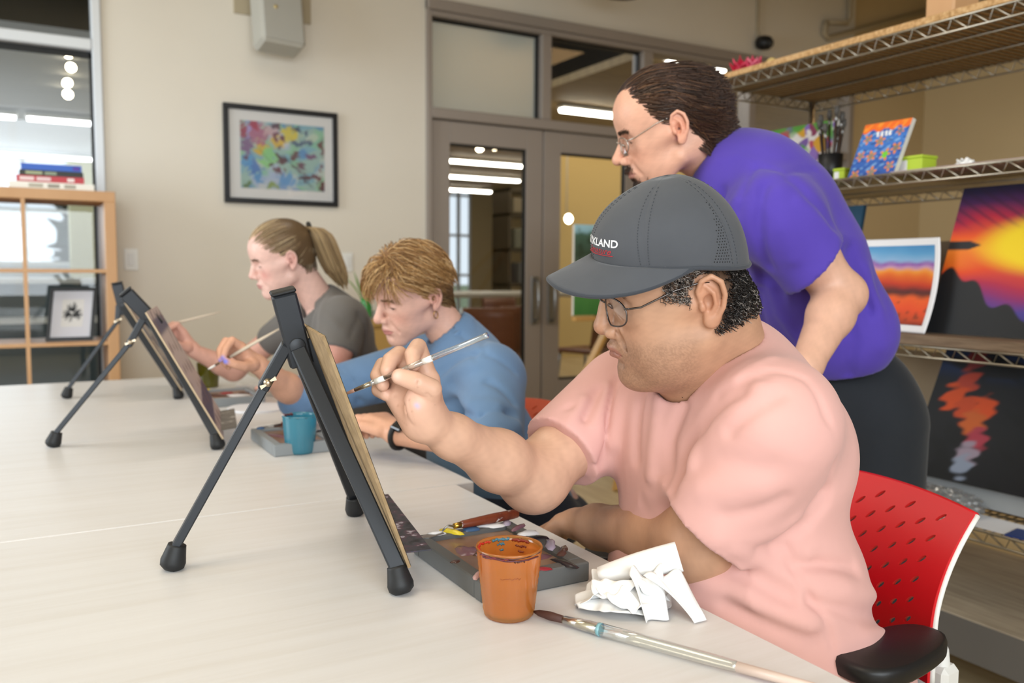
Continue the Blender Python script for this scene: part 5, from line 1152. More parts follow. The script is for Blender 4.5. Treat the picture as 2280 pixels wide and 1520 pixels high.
def head_sdf(fr, neck, opt):
    g = opt.get; S = SDF()
    fat = g('fat', 0.0); fem = g('fem', 0.0); jw = g('jaw', 1.0); cz = g('chin_z', 0.0); nl = g('nose', 0.0); nd = g('nose_droop', 0.0)
    bk = g('back', .008); S.u(s_ell((bk * .5, 0, .046), (.098 - bk * .5, .077, .085)))
    S.u(s_ell((.042, 0, .050), (.056, .060, .056)), .03)
    S.u(s_ell((.046, 0, -.018), (.045, .054 + .004 * fat, .062)), .03)
    for y in (-1, 1):
        S.u(s_cap((.002, y * .049 * jw, -.050), (.070, y * .017, -.086 + cz), .017, .017), .028)
        S.u(s_cap((.058, y * .043, -.008), (.010, y * .064, -.002), .015, .011), .022)
        ck = g('cheek', .6); S.u(s_ell((.042, y * .034, -.042), (.036, .016 + .010 * ck, .036)), .022)
        if fat: S.u(s_ell((.034, y * .040, -.056), (.046, .030, .038)), .03)
    S.u(s_ell((.081, 0, -.088 + cz), (.018 - .002 * fem, .019, .017)), .022)
    if fat: S.u(s_ell((.030, 0, -.088), (.052, .050, .030)), .03)
    S.u(s_ell((.074, 0, -.052), (.029, .031, .027)), .022)
    for y in (-1, 1):
        S.u(s_cap((.089, y * .010, .027), (.072, y * .044, .027), .009 - .002 * fem, .008), .014)
        S.s(s_ell((.096, y * .0325, .010), (.017, .0195, .012)), .012)
        S.u(s_ell((.0745, y * .0315, .0085), (.0138, .0150, .0128)), .004)
        S.s(s_ell((.0925, y * .032, .0045), (.0115, .0125, .0022)), .0012)
        S.s(s_cap((.0885, y * .020, .0155), (.0835, y * .042, .0145), .0008), .003)
    # nose
    S.u(s_poly([(.090, 0, .026), (.103, 0, .004), (.113 + nl, 0, -.016 - nd)], [.0075, .0080, .0105]), .010)
    S.u(s_ell((.1140 + nl, 0, -.021 - nd), (.0115, .0110, .0100)), .008)
    for y in (-1, 1):
        al = g('ala', 1.0); S.u(s_ell((.1010 + nl * .5, y * .0125 * al, -.0265 - nd * .5), (.0120 * al ** .5, .0080 * al ** .5, .0085 * al ** .5)), .006)
        S.s(s_cap((.1095 + nl, y * .0062, -.0345 - nd), (.1045 + nl, y * .0072, -.0335 - nd * .6), .0024, .0028), .002)
        S.s(s_poly([(.0995, y * .019, -.026), (.092, y * .028, -.042), (.083, y * .034, -.060)], [.0012, .0016, .0010] if not g('fold') else [.0016, .0024, .0016], ), .010 if not g('fold') else .007)
        S.s(s_poly([(.0965, y * .0225, -.018), (.0955, y * .0225, -.030)], .0010), .004)
    # lips
    lz = -.0565 + g('lip_z', 0); lf = g('lip', 1.0)
    up = [(.089, -.0235, lz + .000), (.099, -.013, lz + .0035), (.1045, -.004, lz + .0050), (.1045, .004, lz + .0050), (.099, .013, lz + .0035), (.089, .0235, lz)]
    lo = [(.088, -.0225, lz - .001), (.0975, -.012, lz - .0050), (.1020, 0, lz - .0062), (.0975, .012, lz - .0050), (.088, .0225, lz - .001)]
    S.u(s_poly(up, [.0022, .0038 * lf, .0044 * lf, .0044 * lf, .0038 * lf, .0022]), .005)
    S.u(s_poly(lo, [.0022, .0046 * lf, .0056 * lf, .0046 * lf, .0022]), .005)
    S.s(s_poly([(.092, -.025, lz - .001 - g('frown', 0)), (.103, -.012, lz), (.1085, 0, lz - .0005), (.103, .012, lz), (.092, .025, lz - .001 - g('frown', 0))], .0011), .0022)
    S.s(s_poly([(.098, -.012, lz - .0165), (.1045, 0, lz - .0155), (.098, .012, lz - .0165)], .0035), .009)
    S.s(s_cap((.1075, 0, -.037), (.108, 0, lz + .011), .0016), .004)
    # ears
    es = g('ear', 1.0)
    for y in (-1, 1):
        def E(x, o, z): return (x * es * .86 - .005, y * (.0705 + o), z * es + .003)
        S.u(s_ell(E(-.009, .0075, .004), (.0150 * es, .0050, .0300 * es)), .006)
        S.u(s_poly([E(.006, .006, .000), E(.010, .0085, .017), E(.004, .0125, .030), E(-.010, .0155, .0345), E(-.023, .0165, .025), E(-.0265, .0165, .008), E(-.022, .0150, -.008), E(-.012, .0115, -.021)],
                   [.0030, .0032, .0034, .0036, .0036, .0034, .0032, .0036]), .0035)
        S.u(s_ell(E(-.004, .0085, -.0245), (.0085, .0048, .0085)), .005)
        S.s(s_ell(E(-.004, .0165, .000), (.0088, .0125, .0125)), .003)
        S.s(s_poly([E(.000, .0165, .020), E(-.010, .0185, .0255), (E(-.0180, .0195, .015))], [.0040, .0038, .0028]), .003)
        S.u(s_poly([E(-.002, .0115, .022), E(-.0115, .0135, .012), E(-.0125, .0125, -.004), E(-.006, .0105, -.0125)], [.0020, .0028, .0028, .0024]), .003)
        S.u(s_ell(E(.0068, .0105, -.004), (.0042, .0036, .0060)), .003)
    # neck
    for (a, b, ra, rb, k) in neck: S.u(s_cap(to_head(fr, a), to_head(fr, b), ra, rb), k)
    return S

def head_color(P, opt):
    """skin colour of the head, in the head frame"""
    base = np.array(opt['skin']); C = np.tile(base, (len(P), 1))
    def mix(c, w): nonlocal C; C = C + (np.array(c) - C) * w[:, None]
    d = lambda c, r: np.sqrt((((P - np.array(c)) / np.array(r)) ** 2).sum(1))
    red = np.array(opt.get('blush', base * np.array([1.05, .72, .66])))
    for y in (-1, 1):
        mix(red, opt.get('blush_w', .45) * np.exp(-d((.075, y * .042, -.022), (.026, .022, .020)) ** 2))
        mix(red, .5 * np.exp(-d((-.008, y * .084, .004), (.024, .012, .036)) ** 2) * (np.abs(P[:, 1]) > .068))
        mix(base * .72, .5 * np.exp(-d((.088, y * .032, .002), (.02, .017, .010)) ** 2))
        mix(np.array(opt.get('lash', hexc('2E1E18'))), .85 * np.exp(-(d((.0875, y * .0325, .0058), (.012, .0130, .0022))) ** 4))
    mix(red, .35 * np.exp(-d((.116, 0, -.022), (.016, .016, .014)) ** 2))
    lz = -.0565 + opt.get('lip_z', 0)
    w = smooth01(-np.abs(P[:, 2] - (lz - .0010)) / .0095 - (P[:, 1] / .025) ** 4, -1.15, -.72) * (P[:, 0] > .086)
    mix(opt.get('lipc', base * np.array([.80, .52, .52])), .85 * w)
    if opt.get('stubble'):
        n = np.random.default_rng(3).uniform(.35, 1.15, len(P))
        s = smooth01(P[:, 2], -.026, -.048) * smooth01(P[:, 0], -.005, .03) * smooth01(P[:, 2], -.135, -.11)
        s = np.maximum(s, 0.6 * smooth01(-np.abs(P[:, 2] + .042), -.010, -.004) * (P[:, 0] > .095))
        mix(opt.get('stubc', base * .35), np.clip(opt['stubble'] * s * n * (1 - w), 0, 1))
    C = C * (1 + .05 * vnoise(P, 40, 5) + .035 * vnoise(P, 130, 6))[:, None]
    return C

def scalp_sdf(opt):
    bk = opt.get('back', .008); S = SDF(); S.u(s_ell((bk * .5, 0, .046), (.098 - bk * .5, .077, .085))); S.u(s_ell((.042, 0, .050), (.056, .060, .056)), .03)
    S.u(s_cap((-.045 + bk, 0, .0), (-.050 + bk, 0, -.07), .055, .050), .03)
    return S
def grad(S, P, e=.002):
    G = np.stack([S.ev(P + np.eye(3)[k] * e) - S.ev(P - np.eye(3)[k] * e) for k in range(3)], -1)
    return G / (np.linalg.norm(G, axis=-1, keepdims=True) + 1e-9)
def strands(S, roots, flow, length, off, nseg=8, r0=.0009, r1=.0002, wob=.0, seed=0, lift=None, stick=.5):
    """hair strands laid along a flow field on the surface S at height off(t)"""
    rng = np.random.default_rng(seed)
    P = np.array(roots, float); n = len(P); L = np.broadcast_to(length, (n,)) * rng.uniform(.75, 1.1, n)
    offs = np.broadcast_to(off, (n,)) * rng.uniform(.35, 1.0, n); path = [P.copy()]; ph = rng.uniform(0, 6.28, (n, 3))
    for s in range(nseg):
        t = (s + 1) / nseg
        d = flow(P, t)
        if wob: d = d + wob * np.stack([np.sin(ph[:, k] + 9 * t * (1 + .3 * k) + 40 * P[:, (k + 1) % 3]) for k in range(3)], 1)
        G = grad(S, P.astype(np.float32)); d = d - G * (d * G).sum(1, keepdims=True) * .8
        d /= np.linalg.norm(d, axis=1, keepdims=True) + 1e-9
        P = P + d * (L / nseg)[:, None]
        want = offs * min(1, .25 + 1.6 * t) if lift is None else offs * lift(t)
        sd = S.ev(P.astype(np.float32)); G = grad(S, P.astype(np.float32))
        corr = np.where(sd < want, want - sd, (want - sd) * stick)
        P = P + G * corr[:, None]
        path.append(P.copy())
    return np.stack(path, 1), np.array([r0 + (r1 - r0) * (k / nseg) ** 2 for k in range(nseg + 1)])
def strand_mesh(path, rad, cols):
    n, m, _ = path.shape; T = np.gradient(path, axis=1); T /= np.linalg.norm(T, axis=2, keepdims=True) + 1e-9
    A = np.array([.31, .52, .79]); X = np.cross(T, A); X /= np.linalg.norm(X, axis=2, keepdims=True) + 1e-9; Y = np.cross(T, X)
    ring = np.stack([path + rad[None, :, None] * (math.cos(a) * X + math.sin(a) * Y) for a in (0, 2.094, 4.189)], 2)     # n,m,3,3
    V = ring.reshape(-1, 3); i = np.arange(n)[:, None, None] * (m * 3) + np.arange(m - 1)[None, :, None] * 3 + np.arange(3)[None, None, :]
    j = np.arange(n)[:, None, None] * (m * 3) + np.arange(m - 1)[None, :, None] * 3 + ((np.arange(3) + 1) % 3)[None, None, :]
    Q = np.stack([i, j, j + 3, i + 3], -1).reshape(-1, 4)
    C = np.repeat(np.asarray(cols), m * 3, axis=0)
    return V, Q, C
def scalp_points(S, n, pred, seed=1):
    rng = np.random.default_rng(seed); out = []
    while sum(map(len, out)) < n:
        v = rng.normal(size=(n * 2, 3)); v /= np.linalg.norm(v, axis=1, keepdims=True); P = np.array([0, 0, .03]) + v * .10
        for _ in range(4): P = P - grad(S, P.astype(np.float32)) * S.ev(P.astype(np.float32))[:, None]
        out.append(P[pred(P)])
    return np.concatenate(out)[:n]
def hair_cols(n, a, b, seed=2, extra=None):
    rng = np.random.default_rng(seed); t = rng.uniform(0, 1, n)[:, None]; C = np.array(a) * (1 - t) + np.array(b) * t
    if extra: w = rng.uniform(0, 1, n) < extra[1]; C[w] = extra[0]
    return C
# ------------------------------------------------------------------ people
m_skin = vcol(mat('skin', (.6, .45, .36), rough=.44, spec=.45)); add_bump(m_skin, 900, .06, .0004)
m_hair = vcol(mat('hair', (.1, .07, .05), rough=.38, spec=.5))
m_eye = mat('eye_white', hexc('DCD6CE'), rough=.15, spec=.6); m_iris = mat('iris', hexc('2A1C14'), rough=.1)
def cloth(name, col, var=.06, rough=.85, scale=9, weave=1400):
    m = mat(name, hexc(col), rough=rough, sheen=.15, spec=.25); c = np.array(hexc(col))
    ramp_noise(m, scale, [(.3, tuple(c * (1 - var))), (.7, tuple(np.minimum(1, c * (1 + var))))], detail=3); add_bump(m, weave, .12, .0004); add_bump(m, 38, .16, .004); return m
def limb(S, J, R, k=.02):
    for i in range(len(J) - 1): S.u(s_cap(J[i], J[i + 1], R[i], R[i + 1]), k)
def px(*a): return atd(*a)
def fingers(S, chains, k=.004):
    for pts, rad in chains: S.u(s_poly(pts, rad), k)
def arm_cols(v, base, red=None, marks=()):
    base = np.array(base); C = np.tile(base, (len(v), 1)) * (1 + .05 * vnoise(v, 30, 2) + .03 * vnoise(v, 120, 4))[:, None]
    for (c, r, col, w) in marks:
        q = np.exp(-(np.linalg.norm(v - np.array(c), axis=1) / r) ** 2) * w; C = C + (np.array(col) - C) * q[:, None]
    return C
def person(label, loc): return tag(empty('person', loc), label, 'person')
def put(name, v, q, root, m, cols=None, smooth=True):
    o = link(name, mesh_np(name, np.asarray(v) - parent_origin(root), q, smooth, cols), m, root); return o
def bounds(S_pts, pad): P = np.array(S_pts); return P.min(0) - pad, P.max(0) + pad
def hsv_tubes(mb, root, name, m): return mb.build(name, m, root)
def add_eyes(fr, root):
    for y in (-1, 1):
        O = to_world(fr, (.0745, y * .0315, .0085)); e = MB().lathe(O, [(.0115 * math.sin(a), -.0115 * math.cos(a)) for a in np.linspace(.02, PI - .02, 14)], 20, fr[1][:, 0]); e = e.build('eye', m_eye, root)
        look = unit(fr[1] @ V3(1, 0, -.35)); MB().lathe(O + look * .0102, [(.0056, 0), (.0052, .0012), (.0005, .0018)], 18, look).build('iris', m_iris, e)
def glasses(fr, root, m_metal, lens_c=(.090, .034, .002), lw=.024, lh=.019, wire=.0011, arm_in=.070):
    """thin metal spectacles in the head frame"""
    g = MB(); W = lambda p: to_world(fr, p); s = fr[2]
    gl = []
    for y in (-1, 1):
        loop = []
        for k in range(32):
            a = 2 * PI * k / 32; e = 2.5; cx = math.copysign(abs(math.cos(a)) ** (2 / e), math.cos(a)); cz = math.copysign(abs(math.sin(a)) ** (2 / e), math.sin(a))
            yy = lens_c[1] + lw * cx; loop.append((lens_c[0] + .013 - .45 * max(0, yy - .03) - .10 * (lh * cz) * .6, y * yy, lens_c[2] + lh * cz * (1 - .10 * cx)))
        g.tube([W(p) for p in loop], wire * s, 8, closed=True); gl.append([W(p) for p in loop])
        hx = lens_c[0] + .013 - .45 * max(0, lens_c[1] + lw - .03)
        g.tube([W((hx, y * (lens_c[1] + lw), lens_c[2] + lh * .45)), W((hx - .004, y * (lens_c[1] + lw + .006), lens_c[2] + lh * .5)), W((hx - .016, y * arm_in * 1.0, lens_c[2] + lh * .55)), W((.03, y * (arm_in + .004), lens_c[2] + .022)), W((.0, y * (arm_in + .006), .030)), W((-.012, y * (arm_in + .006), .028))], wire * 1.15 * s, 8)
        g.tube([W((lens_c[0] + .010, y * .012, lens_c[2] + .004)), W((lens_c[0] + .004, y * .010, lens_c[2] - .004))], .0022 * s, 8)
    g.tube([W((lens_c[0] + .0135, -(lens_c[1] - lw) , lens_c[2] + .006)), W((lens_c[0] + .018, -.006, lens_c[2] + .010)), W((lens_c[0] + .018, .006, lens_c[2] + .010)), W((lens_c[0] + .0135, lens_c[1] - lw, lens_c[2] + .006))], wire * s, 8)
    o = g.build('glasses', m_metal, root)
    ml = thin_glass('lens_glass', (.97, .97, .97), .06)
    for lp in gl:
        c = np.mean(lp, 0); L = MB(); P = [c] + lp; n = len(lp); L.add(P, [(0, 1 + k, 1 + (k + 1) % n) for k in range(n)]); L.build('lens', ml, o)
    return o
def brows(fr, root, S, cols, n=160, z=.0285, lw=.0022, seed=3):
    rg = np.random.default_rng(seed); R_ = []
    for y in (-1, 1):
        t = rg.uniform(0, 1, n); P = np.stack([.098 - .016 * t ** 2, y * (.012 + .033 * t), z + .004 * np.sin(t * 2.2) - .004 * t + rg.normal(0, lw, n)], 1)
        for _ in range(4): P = P - grad(S, P.astype(np.float32)) * S.ev(P.astype(np.float32))[:, None]
        R_.append((P, y))
    P = np.concatenate([r for r, _ in R_]); sg = np.concatenate([np.full(len(r), y) for r, y in R_])
    path, rad = strands(S, P, lambda p, t: np.stack([-.25 + 0 * sg, sg * 1.0, .25 + 0 * sg], 1), .009, .0012, nseg=3, r0=.00038, r1=.00012, seed=seed)
    V, Q, C = strand_mesh(to_world(fr, path.reshape(-1, 3)).reshape(path.shape), rad * fr[2], hair_cols(len(P), *cols)); return V, Q, C

FOLDS_CAPMAN = [
    ([(1400, 835), (1382, 900), (1372, 985)], .011, .007), ([(1438, 862), (1424, 930), (1418, 1020)], .010, -.008), ([(1470, 885), (1460, 960), (1450, 1060)], .011, .008), ([(1522, 905), (1500, 980), (1482, 1075)], .010, -.008),
    ([(1650, 868), (1585, 918), (1535, 1000), (1500, 1085)], .013, -.013), ([(1700, 862), (1630, 888), (1578, 945), (1540, 1030)], .012, .008), ([(1700, 838), (1655, 850), (1600, 880)], .009, -.006), ([(1720, 800), (1690, 815), (1640, 850)], .008, .004), ([(1735, 880), (1690, 905), (1630, 960)], .010, -.005),
    ([(1332, 872), (1300, 935), (1262, 1010)], .010, -.008), ([(1300, 892), (1268, 945), (1228, 1005)], .010, .007), ([(1355, 862), (1330, 950), (1302, 1040)], .010, .007), ([(1372, 850), (1350, 930), (1335, 1030)], .009, -.008), ([(1275, 905), (1240, 960), (1205, 1000)], .008, -.005),
    ([(1455, 1100), (1560, 1085), (1690, 1085)], .016, .006), ([(1500, 1150), (1620, 1140), (1740, 1115)], .014, -.006), ([(1480, 1060), (1600, 1020), (1720, 1040)], .018, -.004), ([(1600, 1200), (1690, 1190), (1790, 1150)], .012, .005), ([(1730, 1215), (1790, 1165), (1835, 1100)], .012, -.011),
    ([(1748, 1215), (1768, 1270), (1800, 1330), (1838, 1390), (1852, 1440)], .0065, -.0045), ([(1600, 1250), (1690, 1290), (1760, 1330)], .012, -.010), ([(1560, 1290), (1680, 1345), (1800, 1400)], .014, .008), ([(1620, 1345), (1720, 1390), (1820, 1425)], .012, -.008), ([(1690, 1228), (1800, 1255), (1900, 1265)], .012, -.008), ([(1780, 1288), (1880, 1308), (1950, 1325)], .012, .007), ([(1800, 1338), (1900, 1365), (1965, 1375)], .012, -.008), ([(1850, 1440), (1930, 1418), (1990, 1390)], .012, .007), ([(1640, 1225), (1720, 1240), (1790, 1235)], .010, .006),
    ([(1705, 828), (1790, 850), (1838, 925), (1852, 1045), (1838, 1120), (1795, 1165)], .0065, -.0035)]
# ================================================================== man in the cap (nearest)
def build_capman():
    root = person('seated man in grey cap, glasses and salmon t-shirt painting with his right hand', (1.0, .92, 0))
    fr = head_frame((.764, .884, 1.137), 154, -13.5, -13, 1.04)
    skin = hexc('B98E72'); opt = dict(skin=np.array(skin), fat=1, back=.030, ear=.97, stubble=.42, stubc=hexc('6E5040'), fold=1, frown=.004, jaw=1.06, nose=-.004, nose_droop=.002, ala=1.3, cheek=1, lip=1.15, lipc=hexc('9C6558'), blush_w=.25, chin_z=-.008)
    nb = V3(.885, .915, .985)
    HS = head_sdf(fr, [(to_world(fr, (-.030, 0, -.035)), nb, .060, .066, .035), (to_world(fr, (.01, 0, -.085)), V3(.83, .91, .99), .045, .055, .03)], opt)
    hv, hq = HS.mesh((-.20, -.125, -.235), (.15, .125, .145), .0019)
    hc = head_color(hv, opt)
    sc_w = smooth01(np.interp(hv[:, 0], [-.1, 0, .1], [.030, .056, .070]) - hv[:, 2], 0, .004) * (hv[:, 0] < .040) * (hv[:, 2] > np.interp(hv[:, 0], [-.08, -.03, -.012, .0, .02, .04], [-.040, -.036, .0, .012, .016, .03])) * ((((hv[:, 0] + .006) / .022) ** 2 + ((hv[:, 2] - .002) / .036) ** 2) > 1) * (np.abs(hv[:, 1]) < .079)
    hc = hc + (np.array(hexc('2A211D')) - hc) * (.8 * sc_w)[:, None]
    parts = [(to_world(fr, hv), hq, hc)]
    # ---- right arm + hand holding the brush
    elR, wrR, shR = px(1182, 1062, 1.25), px(957, 945, 1.088), V3(.84, 1.11, .955)
    A = SDF(); limb(A, [shR + (elR - shR) * .25, (shR + elR) / 2, elR], [.050, .052, .044], .02); limb(A, [elR, elR + (wrR - elR) * .35, elR + (wrR - elR) * .8, wrR], [.043, .0405, .027, .0225], .02)
    A.u(s_ell(elR + V3(.012, .0, -.012), (.04, .036, .036)), .03)
    W = wrR; mI, mM, mR, mP = px(956, 846, 1.094), px(928, 842, 1.106), px(900, 856, 1.113), px(880, 880, 1.115)
    for m_, r_ in ((mI, .0125), (mM, .012), (mR, .0115), (mP, .0110)): A.u(s_cap(W + (m_ - W) * .10, m_, .0190, r_ * 1.12), .016)
    A.u(s_ell(px(938, 897, 1.068), (.0225, .0190, .0270)), .016)                       # thenar
    A.u(s_cap(px(925, 945, 1.09), px(884, 885, 1.098), .0155, .0135), .016)             # hypothenar
    fingers(A, [([mI, px(931, 772, 1.092), px(919, 788, 1.072), px(921, 812, 1.063)], [.0122, .0112, .0103, .0088]),
                ([mM, px(889, 789, 1.102), px(869, 802, 1.084), px(861, 824, 1.072)], [.0124, .0114, .0105, .0090]),
                ([mR, px(853, 813, 1.112), px(841, 836, 1.094), px(852, 856, 1.084)], [.0117, .0107, .0099, .0086]),
                ([mP, px(846, 850, 1.118), px(843, 868, 1.103), px(858, 878, 1.094)], [.0112, .0100, .0094, .0082]),
                ([px(948, 905, 1.080), px(960, 866, 1.056), px(925, 849, 1.046), px(890, 838, 1.049)], [.0180, .0136, .0122, .0102])], .0028)
    for (a_, b_) in ((px(955, 884, 1.045), px(975, 868, 1.055)), (px(950, 878, 1.043), px(968, 858, 1.052)), (px(930, 862, 1.034), px(932, 838, 1.040)), (px(926, 792, 1.060), px(940, 786, 1.070)), (px(950, 815, 1.080), px(968, 805, 1.085)), (px(882, 902, 1.08), px(925, 890, 1.06)), (px(878, 880, 1.085), px(905, 868, 1.07))): A.s(s_cap(a_, b_, .0006), .0035)
    A.s(s_cap(px(905, 905, 1.062), px(925, 940, 1.066), .0015), .008)                    # palm crease
    A.s(s_poly([px(1172, 1000, 1.215), px(1183, 1030, 1.20), px(1186, 1062, 1.205)], .0010), .006)
    lo, hi = bounds([shR, elR, wrR, mI, mP, px(931, 772, 1.09), px(841, 836, 1.1)], .06)
    av, aq = A.mesh(lo, hi, .0020); palm = hexc('E2B29C')
    mk = [(px(900, 900, 1.07), .040, palm, .75), (px(895, 850, 1.06), .035, palm, .5), (px(927, 902, 1.047), .0036, hexc('B4AECB'), .75), (px(931, 906, 1.047), .0032, hexc('B4AECB'), .6), (px(884, 836, 1.040), .0055, hexc('E2C2B2'), .8), (px(967, 900, 1.058), .0012, hexc('4A3020'), .9)]
    for pl in ([(878, 880), (895, 872), (912, 866)], [(882, 904), (900, 896), (924, 884)], [(906, 868), (912, 890), (918, 915), (926, 940)], [(952, 888), (962, 880), (974, 868)], [(930, 862), (931, 850), (932, 838)], [(870, 905), (885, 925), (905, 945)]):
        hp = [hit(A, x, y, .95, 1.2) for x, y in pl]
        for i_ in range(len(hp) - 1):
            for t_ in np.linspace(0, 1, 6): mk.append((hp[i_] + (hp[i_ + 1] - hp[i_]) * t_, .0016, hexc('9A6A52'), .28))
    parts.append((av, aq, arm_cols(av, hexc('CBA188'), marks=mk)))
    # ---- left arm along the table edge
    shL, elL, wrL = V3(.795, .748, .972), V3(.785, .865, .795), V3(.785, 1.16, .742)
    B = SDF(); limb(B, [shL + (elL - shL) * .3, shL + (elL - shL) * .6, elL], [.050, .056, .054], .02); limb(B, [elL, elL + (wrL - elL) * .3, elL + (wrL - elL) * .8, wrL], [.054, .048, .033, .027], .02)
    B.u(s_ell(elL + V3(-.01, -.012, -.006), (.042, .042, .036)), .03)
    mk_ = V3(.79, 1.245, .70)
    for dx in (-.03, -.01, .012, .032): B.u(s_poly([wrL + V3(dx * .4, .01, 0), V3(.79 + dx, 1.225, .72 - abs(dx) * .2), V3(.79 + dx, 1.262, .688), V3(.79 + dx * .9, 1.262, .652)], [.018, .0115, .0100, .0080]), .008)
    B.u(s_poly([wrL + V3(-.02, .02, 0), V3(.745, 1.20, .715), V3(.735, 1.235, .69)], [.014, .011, .008]), .008)
    lo, hi = bounds([shL, elL, wrL, mk_], .085)
    bv, bq = B.mesh(lo, hi, .0030); parts.append((bv, bq, arm_cols(bv, skin)))
    # ---- torso core (under the shirt) and legs
    T = SDF(); T.u(s_ell((.93, .92, .86), (.11, .15, .15))); T.u(s_ell((.96, .92, .68), (.14, .16, .17)), .06); T.u(s_cap(nb + V3(.02, 0, -.10), nb, .08, .062), .05); T.u(s_cap((.86, .78, .93), (.87, 1.06, .92), .055), .06)
    T.u(s_ell((1.0, .92, .56), (.15, .17, .09)), .05)
    for y in (.77, 1.06): limb(T, [(.98, y, .54), (.60, y, .52), (.66, y, .12)], [.075, .055, .04], .02); T.u(s_cap((.67, y, .06), (.54, y, .045), .036, .03), .02)
    lo, hi = V3(.45, .6, 0), V3(1.2, 1.25, 1.1); tv, tq = T.mesh(lo, hi, .008); parts.append((tv, tq, arm_cols(tv, skin)))
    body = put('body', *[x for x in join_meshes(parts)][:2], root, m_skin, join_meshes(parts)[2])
    add_eyes(fr, root)
    # ---- t-shirt
    S = SDF(); dL = unit(elL - shL); dR = unit(elR - shR); hL = shL + (elL - shL) * .80; hR = shR + (elR - shR) * .70
    # sleeves first, cut at the hem and hollowed, then the torso grows onto them
    S.u(s_cap(shL + V3(.012, .010, -.004), shL + (elL - shL) * 1.0, .072, .084)); S.u(s_cap(shR, shR + (elR - shR) * .85, .080, .063), .0)
    S.i(lambda P: np.minimum(np.maximum((P - hL.astype(np.float32)) @ unit(dL + V3(-.35, .10, -.1)).astype(np.float32), -(P[..., 1] - .93) * 0 + (P[..., 1] - .96)), np.maximum((P - hR.astype(np.float32)) @ unit(dR + V3(0, 0, -.15)).astype(np.float32), .96 - P[..., 1])))
    S.s(s_cap(hL + dL * .045, hL + dL * .1, .066, .072), .004); S.s(s_cap(hR + dR * .035, hR + dR * .1, .053, .053), .004)
    S.u(s_ell((.880, .925, .890), (.140, .190, .165)), .03); S.u(s_ell((.935, .925, .905), (.120, .165, .130)), .05)
    S.u(s_ell((.905, .920, .700), (.180, .200, .180)), .05); S.u(s_ell((.950, .920, .570), (.165, .195, .090)), .05)
    S.u(s_cap((.845, .800, .975), (.855, 1.06, .965), .062, .066), .06); S.u(s_cap(V3(.89, .915, .93), nb + V3(-.004, 0, .040), .10, .074), .06); S.u(s_cap(nb + V3(.000, -.02, .015), (.838, .785, .965), .062, .066), .06)
    S.u(s_ell((.940, .76, .60), (.13, .09, .07)), .05)
    folds_seen(S, FOLDS_CAPMAN, .85, 1.6)
    S.s(s_cap(nb + V3(.02, .0, -.03), to_world(fr, (-.02, 0, -.03)), .0665, .064), .006); S.s(s_cap(V3(.845, .905, 1.0), to_world(fr, (.02, 0, -.10)), .058, .05), .006)
    S.s(s_plane(V3(0, 0, .50), V3(0, 0, 1)))
    sv, sq = S.mesh((.58, .58, .50), (1.22, 1.27, 1.12), .0042)
    m_shirt = cloth('salmon_cotton', 'D8A69E', .04, weave=1500); shirt = put('t_shirt', sv, sq, root, m_shirt)
    # collar rib: ring around the neck opening
    c0 = V3(.862, .908, 1.026); axn = unit(to_world(fr, (-.02, 0, -.04)) - nb + V3(-.02, 0, .02)); x_ = unit(np.cross(axn, V3(0, 1, 0))); y_ = np.cross(axn, x_)
    ring = []
    for k in range(40):
        a = 2 * PI * k / 40; p = c0 + x_ * math.cos(a) * .081 + y_ * math.sin(a) * .073 + axn * (-.010 * math.cos(2 * a)); ring.append(p)
    MB().tube(ring, .0075, 10, closed=True).build('collar', m_shirt, shirt)
    # shorts
    P = SDF(); P.u(s_ell((1.03, .92, .52), (.165, .195, .080)))
    for y in (.765, 1.065): limb(P, [(.99, y, .545), (.66, y, .545)], [.095, .078], .04)
    P.s(s_plane((0, 0, .455), (0, 0, 1))); pv, pq = P.mesh((.5, .55, .4), (1.25, 1.3, .68), .007); put('shorts', pv, pq, root, cloth('navy_shorts', '2B3040', .05))
    for y in (.77, 1.06):
        sh = SDF(); sh.u(s_cap((.68, y, .052), (.53, y, .042), .046, .038)); sh.u(s_cap((.68, y, .06), (.68, y, .10), .045, .042), .02); sh.s(s_plane((0, 0, .002), (0, 0, 1))); v, q = sh.mesh((.45, y - .08, -.01), (.76, y + .08, .16), .006); put('shoe', v, q, root, mat('shoe_black', hexc('202022'), rough=.6))
    # ---- hair under the cap, ear-level
    def pred(p): return (p[:, 2] < np.interp(p[:, 0], [-.1, 0, .1], [.026, .054, .068])) & (p[:, 2] > -.042) & (p[:, 0] < .044) & ~((((p[:, 0] + .006) / .022) ** 2 + ((p[:, 2] - .002) / .036) ** 2) < 1) & ~((p[:, 0] > .01) & (p[:, 2] < .4 * p[:, 0])) & (np.abs(p[:, 1]) < .081) & ~((p[:, 0] > -.012) & (p[:, 2] < .004))
    rt = scalp_points(HS, 3800, pred, 5); ncol = hair_cols(len(rt), hexc('15110F'), hexc('2A2320'), 3); grey = np.random.default_rng(8).uniform(0, 1, len(rt)) < np.where(rt[:, 0] > -.005, .5, .12); ncol[grey] = hexc('9A9088')
    path, rad = strands(HS, rt, lambda p, t: np.stack([-.6 + 0 * t * p[:, 0], 0 * p[:, 0], -.8 + 0 * p[:, 0]], 1), .014 * smooth01(rt[:, 2], -.055, -.01) + .002, .007, nseg=5, r0=.00055, r1=.0003, wob=1.6, seed=4)
    V, Q, C = strand_mesh(to_world(fr, path.reshape(-1, 3)).reshape(path.shape), rad, ncol)
    bV, bQ, bC = brows(fr, root, HS, (hexc('1C1512'), hexc('2E231E')), 120, z=.029)
    put('hair', *join_meshes([(V, Q, C), (bV, bQ, bC)])[:2], root, m_hair, join_meshes([(V, Q, C), (bV, bQ, bC)])[2])
    glasses(fr, root, mat('pewter_wire', hexc('6A6462'), rough=.25, metal=.95), lens_c=(.090, .0350, .005), lw=.0265, lh=.0185, arm_in=.0745)
